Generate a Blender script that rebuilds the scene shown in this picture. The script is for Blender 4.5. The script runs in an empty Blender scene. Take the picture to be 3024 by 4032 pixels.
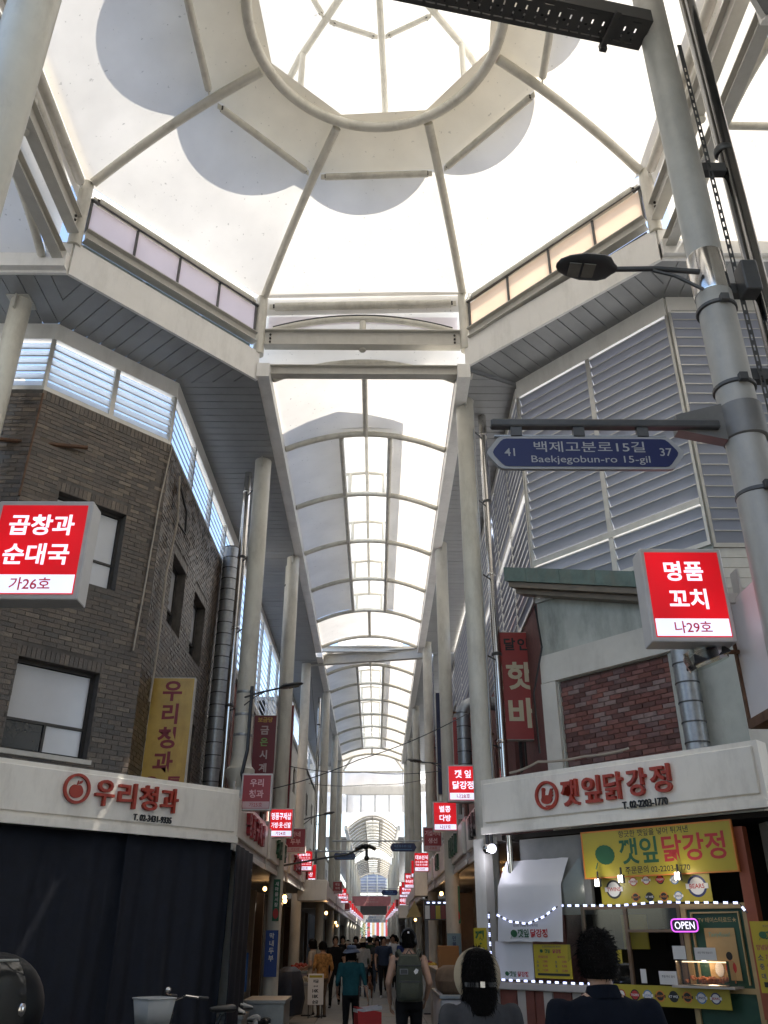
import bpy, math, random
from mathutils import Vector as V, Matrix
random.seed(7)
SC = bpy.context.scene
COL = SC.collection
# ---------------------------------------------------------------- camera, sky, sun, exposure
EXPO = 2.08
PITCH, YAW = 26.9, 0.5
cam = bpy.data.cameras.new('camera')
cam.sensor_fit = 'VERTICAL'; cam.sensor_height = 36.0; cam.sensor_width = 27.0
cam.lens = 3300 / 4032 * 36
cam.clip_start = 0.05; cam.clip_end = 2000
camo = bpy.data.objects.new('camera', cam); COL.objects.link(camo)
camo.location = (0, 0, 1.65); camo.rotation_euler = (math.radians(90 + PITCH), 0, math.radians(-YAW))
SC.camera = camo
SUN_DIR = V((-0.62, 0.03, -1)).normalized()
elev = math.asin(-SUN_DIR.z)
w = bpy.data.worlds.new('World'); SC.world = w; w.use_nodes = True
nt = w.node_tree; nt.nodes.clear()
sky = nt.nodes.new('ShaderNodeTexSky'); sky.sky_type = 'NISHITA'; sky.sun_disc = False
sky.sun_elevation = elev
sky.sun_rotation = math.atan2(-SUN_DIR.x, -SUN_DIR.y)
sky.air_density = 1.0; sky.dust_density = 1.5
bg = nt.nodes.new('ShaderNodeBackground'); bg.inputs[1].default_value = 0.115
wo = nt.nodes.new('ShaderNodeOutputWorld')
nt.links.new(sky.outputs[0], bg.inputs[0]); nt.links.new(bg.outputs[0], wo.inputs[0])
sl = bpy.data.lights.new('sun', 'SUN'); sl.energy = 5.0; sl.angle = math.radians(0.5); sl.color = (1.0, 0.93, 0.82)
so = bpy.data.objects.new('sun', sl); COL.objects.link(so)
so.rotation_euler = SUN_DIR.to_track_quat('-Z', 'Y').to_euler(); so.location = (8, 0, 30)
SC.view_settings.view_transform = 'Standard'; SC.view_settings.look = 'None'
SC.view_settings.exposure = EXPO; SC.view_settings.gamma = 1; SC.view_settings.use_curve_mapping = False
SC.cycles.use_denoising = True
SC.cycles.max_bounces = 8; SC.cycles.diffuse_bounces = 6; SC.cycles.glossy_bounces = 4
SC.cycles.transmission_bounces = 6; SC.cycles.transparent_max_bounces = 8
SC.cycles.sample_clamp_indirect = 6
E_ON = 1.0 / 2 ** EXPO          # a lit sign face then shows about white

# ---------------------------------------------------------------- helpers
class F:
    """a local frame: x right, y out of the face, z up"""
    def __init__(s, o, ex=(1, 0, 0), ey=None, ez=(0, 0, 1)):
        s.o = V(o); s.x = V(ex).normalized(); s.z = V(ez).normalized()
        s.y = V(ey).normalized() if ey is not None else s.x.cross(s.z).normalized()
    def p(s, x, y, z): return s.o + s.x * x + s.y * y + s.z * z
    def at(s, x, y, z): f = F(s.p(x, y, z)); f.x, f.y, f.z = s.x, s.y, s.z; return f
WF = F((0, 0, 0), (1, 0, 0), (0, 1, 0))

class MB:
    def __init__(s): s.v = []; s.f = []; s.mi = []
    def add(s, vs, fs, mi=0):
        b = len(s.v); s.v += [tuple(q) for q in vs]
        s.f += [tuple(b + i for i in q) for q in fs]; s.mi += [mi] * len(fs); return s
    def box(s, x0, x1, y0, y1, z0, z1, fr=WF, mi=0):
        vs = [fr.p(x, y, z) for z in (z0, z1) for x, y in ((x0, y0), (x1, y0), (x1, y1), (x0, y1))]
        return s.add(vs, [(0, 3, 2, 1), (4, 5, 6, 7), (0, 1, 5, 4), (1, 2, 6, 5), (2, 3, 7, 6), (3, 0, 4, 7)], mi)
    def bbox(s, x0, x1, y0, y1, z0, z1, fr=WF, b=0.01, mi=0):
        """box with chamfered vertical (z) edges and rims"""
        b = min(b, (x1 - x0) * .45, (y1 - y0) * .45, (z1 - z0) * .45)
        def ring(i, z):
            return [fr.p(x, y, z) for x, y in ((x0+i+b, y0+i), (x1-i-b, y0+i), (x1-i, y0+i+b), (x1-i, y1-i-b), (x1-i-b, y1-i), (x0+i+b, y1-i), (x0+i, y1-i-b), (x0+i, y0+i+b))]
        return s.loft([ring(b*.6, z0), ring(0, z0 + b), ring(0, z1 - b), ring(b*.6, z1)], mi=mi)
    def loft(s, rings, closed=True, caps=True, mi=0):
        n = len(rings[0]); b = len(s.v)
        for r in rings: s.v += [tuple(q) for q in r]
        k = 0
        for i in range(len(rings) - 1):
            for j in range(n if closed else n - 1):
                a = b + i * n + j; c = b + i * n + (j + 1) % n
                s.f.append((a, c, c + n, a + n)); k += 1
        if caps:
            s.f.append(tuple(b + j for j in reversed(range(n)))); s.f.append(tuple(b + (len(rings) - 1) * n + j for j in range(n))); k += 2
        s.mi += [mi] * k; return s
    def tube(s, pts, r, n=10, caps=True, mi=0):
        pts = [V(p) for p in pts]; rs = r if isinstance(r, (list, tuple)) else [r] * len(pts)
        rings = []; up = None
        for i, p in enumerate(pts):
            t = (pts[min(i + 1, len(pts) - 1)] - pts[max(i - 1, 0)]).normalized()
            if up is None:
                up = V((0, 0, 1)) if abs(t.z) < .9 else V((1, 0, 0))
            up = (up - t * up.dot(t)).normalized(); sd = t.cross(up)
            rings.append([p + (up * math.cos(a) + sd * math.sin(a)) * rs[i] for a in (2 * math.pi * k / n for k in range(n))])
        return s.loft(rings, caps=caps, mi=mi)
    def prism(s, poly, y0, y1, fr=WF, mi=0):
        """2-D polygon (x,z) pushed from y0 to y1 in the frame"""
        return s.loft([[fr.p(x, y0, z) for x, z in poly], [fr.p(x, y1, z) for x, z in poly]], mi=mi)
    def slab(s, poly, z0, z1, mi=0):
        return s.loft([[V((x, y, z0)) for x, y in poly], [V((x, y, z1)) for x, y in poly]], mi=mi)
    def quad(s, a, b, c, d, mi=0): return s.add([a, b, c, d], [(0, 1, 2, 3)], mi)
    def thick(s, a, b, c, d, t, mi=0):
        a, b, c, d = V(a), V(b), V(c), V(d); n = (b - a).cross(d - a).normalized() * t
        return s.loft([[a, b, c, d], [a + n, b + n, c + n, d + n]], mi=mi)
    def sphere(s, c, r, nu=12, nv=8, sc=(1, 1, 1), mi=0, fr=None):
        c = V(c); rings = []
        for i in range(1, nv):
            t = math.pi * i / nv
            rings.append([(fr.p if fr else lambda x, y, z: c + V((x, y, z)))(r * sc[0] * math.sin(t) * math.cos(p), r * sc[1] * math.sin(t) * math.sin(p), -r * sc[2] * math.cos(t)) for p in (2 * math.pi * k / nu for k in range(nu))])
        return s.loft(rings, mi=mi)
    def lathe(s, prof, fr=WF, n=16, mi=0):
        return s.loft([[fr.p(r * math.cos(2*math.pi*k/n), r * math.sin(2*math.pi*k/n), z) for k in range(n)] for r, z in prof], mi=mi)
    def mesh(s, name, mats, smooth=False):
        m = bpy.data.meshes.new(name); m.from_pydata(s.v, [], s.f)
        for q in (mats if isinstance(mats, (list, tuple)) else [mats]): m.materials.append(q)
        if isinstance(mats, (list, tuple)) and len(mats) > 1: m.polygons.foreach_set('material_index', s.mi)
        if smooth:
            m.polygons.foreach_set('use_smooth', [True] * len(m.polygons))
            try: m.set_sharp_from_angle(angle=math.radians(40))
            except Exception: pass
        m.update(); return m

def link(o, parent=None):
    COL.objects.link(o)
    if parent is not None:
        o.parent = parent; o.matrix_parent_inverse = parent_inv(parent)
    return o
def parent_inv(p):
    return Matrix.Translation(-p.location) if p.parent is None else Matrix.Identity(4)
def tag(o, label=None, cat=None, group=None, kind=None):
    if label: o['label'] = label
    if cat: o['category'] = cat
    if group: o['group'] = group
    if kind: o['kind'] = kind
    return o
def obj(name, mb, mat, parent=None, smooth=False, **k):
    me = mb if isinstance(mb, bpy.types.Mesh) else mb.mesh(name, mat, smooth)
    o = link(bpy.data.objects.new(name, me), parent); return tag(o, **k)
def thing(name, label, cat, loc=(0, 0, 0), group=None):
    o = bpy.data.objects.new(name, None); o.location = loc; o.empty_display_size = .2
    COL.objects.link(o); return tag(o, label, cat, group)
def children(o): return list(o.children)
def copy_tree(o, delta, label=None, rot=None):
    """a copied thing: same meshes, moved as a whole"""
    def rec(q, par):
        c = q.copy(); COL.objects.link(c)
        if par is not None: c.parent = par; c.matrix_parent_inverse = q.matrix_parent_inverse.copy()
        for ch in children(q): rec(ch, c)
        return c
    c = rec(o, None); c.location = V(o.location) + V(delta)
    if rot is not None: c.rotation_euler = (0, 0, rot)
    if label: c['label'] = label
    return c

# ---------------------------------------------------------------- materials
MATS = {}
def M(name, col, rough=.6, metal=0.0, var=.12, scale=4.0, bump=0.0, bscale=40.0, spec=.5, stain=None, obj_co=False, coat=0):
    if name in MATS: return MATS[name]
    m = bpy.data.materials.new(name); m.use_nodes = True; n = m.node_tree.nodes; L = m.node_tree.links
    b = n['Principled BSDF']; b.inputs['Roughness'].default_value = rough; b.inputs['Metallic'].default_value = metal
    b.inputs['Specular IOR Level'].default_value = spec
    if coat: b.inputs['Coat Weight'].default_value = coat
    tc = n.new('ShaderNodeTexCoord'); geo = n.new('ShaderNodeNewGeometry')
    co = tc.outputs['Object'] if obj_co else geo.outputs['Position']
    if var or stain:
        nz = n.new('ShaderNodeTexNoise'); nz.inputs['Scale'].default_value = scale; nz.inputs['Detail'].default_value = 6; nz.inputs['Roughness'].default_value = .65
        L.new(co, nz.inputs['Vector'])
        cr = n.new('ShaderNodeValToRGB'); e = cr.color_ramp.elements
        e[0].position = .3; e[1].position = .7
        e[0].color = (*[c * (1 - var) for c in col], 1); e[1].color = (*[min(1, c * (1 + var)) for c in col], 1)
        L.new(nz.outputs[0], cr.inputs[0]); out = cr.outputs[0]
        if stain:
            scol, amt, ssc = stain
            mp = n.new('ShaderNodeMapping'); mp.inputs['Scale'].default_value = (ssc, ssc, ssc * .3); L.new(co, mp.inputs[0])
            n2 = n.new('ShaderNodeTexNoise'); n2.inputs['Scale'].default_value = 1; n2.inputs['Detail'].default_value = 7; n2.inputs['Roughness'].default_value = .7; L.new(mp.outputs[0], n2.inputs['Vector'])
            r2 = n.new('ShaderNodeValToRGB'); r2.color_ramp.elements[0].position = .48; r2.color_ramp.elements[1].position = .72
            r2.color_ramp.elements[0].color = (0, 0, 0, 1); r2.color_ramp.elements[1].color = (amt, amt, amt, 1); L.new(n2.outputs[0], r2.inputs[0])
            mx = n.new('ShaderNodeMix'); mx.data_type = 'RGBA'; L.new(r2.outputs[0], mx.inputs[0]); L.new(out, mx.inputs[6]); mx.inputs[7].default_value = (*scol, 1); out = mx.outputs[2]
        L.new(out, b.inputs['Base Color'])
        mr = n.new('ShaderNodeMapRange'); mr.inputs[3].default_value = max(0, rough - .08); mr.inputs[4].default_value = min(1, rough + .1)
        L.new(nz.outputs[0], mr.inputs[0]); L.new(mr.outputs[0], b.inputs['Roughness'])
    else: b.inputs['Base Color'].default_value = (*col, 1)
    if bump:
        n3 = n.new('ShaderNodeTexNoise'); n3.inputs['Scale'].default_value = bscale; n3.inputs['Detail'].default_value = 4; L.new(co, n3.inputs['Vector'])
        bp_ = n.new('ShaderNodeBump'); bp_.inputs['Strength'].default_value = bump; bp_.inputs['Distance'].default_value = .02
        L.new(n3.outputs[0], bp_.inputs['Height']); L.new(bp_.outputs[0], b.inputs['Normal'])
    MATS[name] = m; return m
def ME(name, col, strength=1.0, base=None, patch=0):
    """a surface that gives off light"""
    if name in MATS: return MATS[name]
    m = bpy.data.materials.new(name); m.use_nodes = True; n = m.node_tree.nodes; L = m.node_tree.links
    b = n['Principled BSDF']; b.inputs['Base Color'].default_value = (*(base or col), 1); b.inputs['Roughness'].default_value = .35
    b.inputs['Emission Color'].default_value = (*col, 1); b.inputs['Emission Strength'].default_value = strength * E_ON
    if patch:
        geo = n.new('ShaderNodeNewGeometry'); nz = n.new('ShaderNodeTexNoise'); nz.inputs['Scale'].default_value = 2.2; L.new(geo.outputs['Position'], nz.inputs['Vector'])
        mr = n.new('ShaderNodeMapRange'); mr.inputs[1].default_value = .3; mr.inputs[2].default_value = .7; mr.inputs[3].default_value = strength * E_ON * (1 - patch); mr.inputs[4].default_value = strength * E_ON * (1 + patch)
        L.new(nz.outputs[0], mr.inputs[0]); L.new(mr.outputs[0], b.inputs['Emission Strength'])
    MATS[name] = m; return m
def MT(name, dif, tra, t=.5, rough=.5, var=.06, scale=2, spots=0):
    """translucent sheet: diffuse + translucent, faint grain"""
    if name in MATS: return MATS[name]
    m = bpy.data.materials.new(name); m.use_nodes = True; n = m.node_tree.nodes; L = m.node_tree.links; n.clear()
    o = n.new('ShaderNodeOutputMaterial'); d = n.new('ShaderNodeBsdfDiffuse'); tr = n.new('ShaderNodeBsdfTranslucent'); mx = n.new('ShaderNodeMixShader'); mx.inputs[0].default_value = t
    geo = n.new('ShaderNodeNewGeometry')
    for q, c in ((d, dif), (tr, tra)):
        nz = n.new('ShaderNodeTexNoise'); nz.inputs['Scale'].default_value = scale; nz.inputs['Detail'].default_value = 8; L.new(geo.outputs['Position'], nz.inputs['Vector'])
        cr = n.new('ShaderNodeValToRGB'); cr.color_ramp.elements[0].position = .3; cr.color_ramp.elements[1].position = .65
        cr.color_ramp.elements[0].color = (*[x * (1 - var) for x in c], 1); cr.color_ramp.elements[1].color = (*c, 1); L.new(nz.outputs[0], cr.inputs[0]); out = cr.outputs[0]
        if spots:
            n2 = n.new('ShaderNodeTexNoise'); n2.inputs['Scale'].default_value = 16; n2.inputs['Detail'].default_value = 3; L.new(geo.outputs['Position'], n2.inputs['Vector'])
            r2 = n.new('ShaderNodeValToRGB'); r2.color_ramp.elements[0].position = .685; r2.color_ramp.elements[1].position = .74; r2.color_ramp.elements[0].color = (1, 1, 1, 1); r2.color_ramp.elements[1].color = (1 - spots,) * 3 + (1,); L.new(n2.outputs[0], r2.inputs[0])
            mm = n.new('ShaderNodeMix'); mm.data_type = 'RGBA'; mm.blend_type = 'MULTIPLY'; mm.inputs[0].default_value = 1; L.new(out, mm.inputs[6]); L.new(r2.outputs[0], mm.inputs[7]); out = mm.outputs[2]
        L.new(out, q.inputs[0])
    L.new(d.outputs[0], mx.inputs[1]); L.new(tr.outputs[0], mx.inputs[2]); L.new(mx.outputs[0], o.inputs[0])
    MATS[name] = m; return m
def MG(name, col=(1, 1, 1), rough=.05, tint=.75):
    """thin window glass: see-through with a gloss"""
    if name in MATS: return MATS[name]
    m = bpy.data.materials.new(name); m.use_nodes = True; n = m.node_tree.nodes; L = m.node_tree.links; n.clear()
    o = n.new('ShaderNodeOutputMaterial'); g = n.new('ShaderNodeBsdfGlossy'); g.inputs['Roughness'].default_value = rough
    t = n.new('ShaderNodeBsdfTransparent'); t.inputs[0].default_value = (*[c * tint for c in col], 1)
    fr = n.new('ShaderNodeFresnel'); fr.inputs[0].default_value = 1.5; mx = n.new('ShaderNodeMixShader')
    L.new(fr.outputs[0], mx.inputs[0]); L.new(t.outputs[0], mx.inputs[1]); L.new(g.outputs[0], mx.inputs[2]); L.new(mx.outputs[0], o.inputs[0])
    MATS[name] = m; return m

PAINT = M('cream_painted_steel', (.62, .595, .52), .42, var=.07, scale=3, stain=((.22, .19, .15), .38, 4))
BEAM = M('grey_cream_beam_paint', (.52, .50, .45), .45, var=.06, stain=((.25, .23, .19), .2, 6))
FASCIA = M('white_fascia_panel', (.82, .80, .76), .4, var=.04, scale=1.5, stain=((.42, .40, .36), .35, 2.5))
SOFF = M('grey_soffit_board', (.27, .272, .268), .38, var=.12, scale=2)
DECK = M('roof_deck_metal', (.30, .31, .32), .5)
BOLT = M('dark_bolt', (.05, .045, .04), .4, .6, var=0)
STEEL = M('brushed_stainless', (.62, .60, .57), .16, 1.0, var=.08, scale=12)
GALV = M('galvanised_sheet', (.36, .375, .39), .42, .7, var=.15, scale=14)
DARKSTEEL = M('dark_painted_steel', (.085, .085, .085), .45, .3, var=.2)
BLACK = M('black_plastic', (.02, .02, .021), .35, var=.2)
RUST = M('rusty_iron', (.14, .075, .045), .8, .2, var=.4, scale=9)
MEMB = MT('roof_membrane', (.86, .85, .83), (.92, .89, .835), .18, spots=.35, var=.16, scale=.9)
MEMB2 = MT('tan_roof_membrane', (.80, .77, .70), (.86, .79, .66), .24, spots=.3, var=.12, scale=1.3)  # tan tint for the panels nearest the ring
CAPM = MT('cap_membrane', (.86, .85, .83), (.88, .86, .82), .155, spots=.3, var=.12)
FROST = MT('frosted_pane', (.72, .68, .69), (.86, .80, .84), .5)
FROSTP = MT('cream_frosted_pane', (.80, .70, .62), (.92, .80, .68), .5)
GREENP = M('grey_green_glass_strip', (.30, .36, .35), .2, var=.1)
def clip(poly, a, b, c):
    """keep the part of a 2-D polygon with a*x+b*y<=c"""
    out = []
    for i, p in enumerate(poly):
        q = poly[(i + 1) % len(poly)]; dp = a*p[0]+b*p[1]-c; dq = a*q[0]+b*q[1]-c
        if dp <= 0: out.append(p)
        if dp * dq < 0:
            t = dp / (dp - dq); out.append((p[0]+(q[0]-p[0])*t, p[1]+(q[1]-p[1])*t))
    return out
def hbeam(a, b, h=.22, w=.16, t=.016, up=(0, 0, 1), mb=None):
    mb = mb or MB(); a, b = V(a), V(b); d = (b - a).normalized(); u = V(up); u = (u - d * u.dot(d)).normalized(); s = d.cross(u); L = (b - a).length
    fr = F(a); fr.x, fr.y, fr.z = d, s, u
    mb.box(0, L, -w/2, w/2, -h/2, -h/2 + t, fr); mb.box(0, L, -w/2, w/2, h/2 - t, h/2, fr); mb.box(0, L, -t/2, t/2, -h/2 + t, h/2 - t, fr)
    return mb
def lug(p, d, mb, up=(0, 0, 1)):
    """bolted end plate with two bolts, at a pipe end"""
    d = V(d).normalized(); u = V(up); u = (u - d * u.dot(d)).normalized(); fr = F(p); fr.x, fr.y, fr.z = d, d.cross(u), u
    mb.box(-.10, .02, -.008, .008, -.055, .055, fr, 0)
    for q in (-.025, .025): mb.box(-.075, -.045, -.03, .03, q - .014, q + .014, fr, 1)
# ---------------------------------------------------------------- ground
g = MB(); g.slab([(-80, -60), (80, -60), (80, 220), (-80, 220)], -.2, 0)
obj('ground', g, M('asphalt_ground', (.07, .068, .065), .9, var=.25, scale=6, bump=.3), kind='structure')

# ---------------------------------------------------------------- dome over the crossing
ZS, ZT = 10.3, 11.93
RC = V((-.05, 7.5, 0))
OCT = {'PL': (-2.13, 12.0), 'PR': (1.57, 12.0), 'R': (4.2, 9.35), 'NR': (4.2, 5.65), 'BR': (1.57, 3.05), 'BL': (-2.13, 3.05), 'NL': (-4.55, 5.65), 'L': (-4.55, 9.4)}
ORD = ['PL', 'PR', 'R', 'NR', 'BR', 'BL', 'NL', 'L']
SHIFT = {'PL': 0, 'PR': .12, 'R': .3, 'NR': .3, 'BR': .1, 'BL': 0, 'NL': 0, 'L': 0}   # the right-hand eaves sit a little higher
def ov(k, z): return V((OCT[k][0], OCT[k][1], z + SHIFT[k]))
RA = {}
for k in ORD:
    a = math.atan2(OCT[k][1] - 7.5, OCT[k][0] + .19)
    base = round((math.degrees(a) - 22.5) / 45) * 45 + 22.5 - 4
    RA[k] = math.radians(base)
def rv(k, z=13.42, r=1.84): return RC + V((r * math.cos(RA[k]), r * math.sin(RA[k]), z))
def rib_pt(k, t, off=0):
    a = ov(k, ZT + .12); b = rv(k); p = a.lerp(b, t); p.z += .17 * 4 * t * (1 - t) + off; return p
TM = .69
dome = thing('dome_roof', 'octagonal white membrane dome with steel ribs and round skylight ring overhead', 'roof', (-.05, 7.5, 10.9))
for k in ORD:
    mb = MB(); mb.tube([rib_pt(k, t) for t in [.035 + .93 * i / 12 for i in range(13)]], .072, 12)
    obj('rib', mb, PAINT, dome, True)
    mb = MB(); d = (rib_pt(k, .1) - rib_pt(k, 0)); lug(rib_pt(k, .03), d, mb); d = rib_pt(k, .9) - rib_pt(k, 1); lug(rib_pt(k, .985), d, mb); obj('lug_plate', mb, [PAINT, BOLT], dome)
    mb = MB(); a = ov(k, ZT); mb.tube([(a.x, a.y, ZS + .55 + SHIFT[k]), (a.x, a.y, a.z + .2)], .10, 14); mb.sphere((a.x, a.y, a.z + .2), .10, 12, 8, (1, 1, .35)); obj('post', mb, PAINT, dome, True)
for i, k in enumerate(ORD):
    k2 = ORD[(i + 1) % 8]
    a, b = ov(k, ZT), ov(k2, ZT); d = (b - a).normalized()
    mb = MB(); mb.tube([a + d * .24, b - d * .24], .075, 12); obj('eave_tube', mb, PAINT, dome, True)
    mb = MB(); lug(a + d * .16, -d, mb); lug(b - d * .16, d, mb); obj('lug_plate', mb, [PAINT, BOLT], dome)
    a, b = rib_pt(k, TM, -.02), rib_pt(k2, TM, -.02); d = (b - a).normalized()
    mb = MB(); mb.tube([a + d * .2, b - d * .2], .058, 12); obj('purlin', mb, PAINT, dome, True)
    mb = MB(); lug(a + d * .14, -d, mb); lug(b - d * .14, d, mb); obj('lug_plate', mb, [PAINT, BOLT], dome)
    a, b = ov(k, ZT - .12), ov(k2, ZT - .12); oo = ((a + b)/2 - RC); oo.z = 0; oo = oo.normalized() * .1; mb = MB(); mb.loft([[a + oo, b + oo], [a + oo*.6 + V((0, 0, .37)), b + oo*.6 + V((0, 0, .37))]], closed=False, caps=False); obj('edge_flap', mb, MEMB, dome)
    for t0, t1, mt in ((0, TM, MEMB), (TM, 1.02, MEMB2)):
        mb = MB(); nu, nv = 8, 8; rows = []
        for j in range(nv + 1):
            t = t0 + (t1 - t0) * j / nv; p, q = rib_pt(k, t, .085), rib_pt(k2, t, .085)
            rows.append([p.lerp(q, u / nu) for u in range(nu + 1)])
        mb.loft(rows, closed=False, caps=False); obj('membrane_panel', mb, mt, dome, True)
mb = MB(); n = 72; rc = V((RC.x, RC.y, 13.42))
ringp = [rc + V((1.84 * math.cos(2*math.pi*j/n), 1.84 * math.sin(2*math.pi*j/n), 0)) for j in range(n + 1)]
mb.tube(ringp, .08, 12, caps=False); obj('compression_ring', mb, PAINT, dome, True)
# cap above the ring
CA = [RA['PR'] + math.radians(22.5 + 45 * j) for j in range(8)]
def cap_pt(a, r): return RC + V((r * math.cos(a), r * math.sin(a), 15.2 - .62 * (r / 1.9) - .62 * max(0, (r - 1.9) / 1.3)))
for j, a in enumerate(CA):
    mb = MB(); mb.tube([cap_pt(a, r) for r in (.05, 1.0, 1.9, 3.05)], .055, 10); obj('cap_rib', mb, PAINT, dome, True)
    a2 = CA[(j + 1) % 8]; p, q = cap_pt(a, 1.25), cap_pt(a2, 1.25); d = (q - p).normalized()
    mb = MB(); mb.tube([p + d * .12, q - d * .12], .045, 10); obj('cap_purlin', mb, PAINT, dome, True)
    mb = MB(); lug(p + d * .09, -d, mb); lug(q - d * .09, d, mb); obj('lug_plate', mb, [PAINT, BOLT], dome)
    pb = RC + V((1.84 * math.cos(a), 1.84 * math.sin(a), 13.5))
    if j % 2: mb = MB(); mb.tube([pb, cap_pt(a, 1.84)], .05, 10); obj('cap_post', mb, PAINT, dome, True)
    mb = MB(); rows = []
    for r in (.02, .7, 1.3, 1.9, 2.5, 3.2): rows.append([cap_pt(a + (a2 - a + (2*math.pi if a2 < a else 0)) * u / 16, r + (max(0, r - 1.9)/1.3)*(.04 - .38*(1 - abs(u/8 - 1))**2.2)) + V((0, 0, .07)) for u in range(17)])
    mb.loft(rows, closed=False, caps=False); obj('cap_panel', mb, CAPM, dome, True)
# clerestory strip and rail below each diagonal eave tube
def clerestory(k, k2, pane, strip):
    a, b = ov(k, 0), ov(k2, 0); d = V((b.x - a.x, b.y - a.y, 0)); L = d.length; out = V((d.y, -d.x, 0)).normalized()
    if out.dot(V((a.x, a.y, 0)) - V((RC.x, RC.y, 0))) < 0: out = -out
    fr = F(a + V((0, 0, 0)), d, out); sl = (b.z - a.z) / L
    n = 4; x0 = .13; w = (L - .26) / n
    for i in range(n):
        xa, xb = x0 + i * w, x0 + (i + 1) * w
        mb = MB(); mb.thick(fr.p(xa + .02, .02, 11.24 + sl*xa), fr.p(xb - .02, .02, 11.24 + sl*xb), fr.p(xb - .02, .02, 11.84 + sl*xb), fr.p(xa + .02, .02, 11.84 + sl*xa), .02); obj('clerestory_pane', mb, pane, dome)
        mb = MB(); mb.box(xa - .018, xa + .018, -.02, .05, 11.22 + sl*xa, 11.86 + sl*xa, fr); obj('mullion', mb, DARKSTEEL, dome)
    mb = MB(); mb.box(L - .15, L - .115, -.02, .05, 11.22 + sl*L, 11.86 + sl*L, fr); obj('mullion', mb, DARKSTEEL, dome)
    mb = MB(); mb.thick(fr.p(.1, -.05, 11.86), fr.p(L - .1, -.05, 11.86 + sl*L), fr.p(L - .1, .0, 11.86 + sl*L), fr.p(.1, 0, 11.86), .03); obj('pane_rail', mb, DARKSTEEL, dome)
    hb = hbeam(fr.p(.12, -.04, 11.12), fr.p(L - .12, -.04, 11.12 + sl*L), .2, .16); obj('eave_beam', hb, BEAM, dome)
    n = 3; w = (L - .26) / n
    for i in range(n):
        xa, xb = x0 + i * w, x0 + (i + 1) * w
        mb = MB(); mb.thick(fr.p(xa + .03, .10, 10.72 + sl*xa), fr.p(xb - .03, .10, 10.72 + sl*xb), fr.p(xb - .03, .06, 11.02 + sl*xb), fr.p(xa + .03, .06, 11.02 + sl*xa), .02); obj('strip_pane', mb, strip, dome)
        mb = MB(); mb.box(xa - .03, xa + .03, .05, .12, 10.6 + sl*xa, 11.02 + sl*xa, fr); obj('strip_post', mb, BEAM, dome)
clerestory('L', 'PL', FROST, GREENP); clerestory('PR', 'R', FROSTP, DARKSTEEL)
clerestory('NR', 'BR', FROSTP, DARKSTEEL); clerestory('BL', 'NL', FROST, GREENP)

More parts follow.
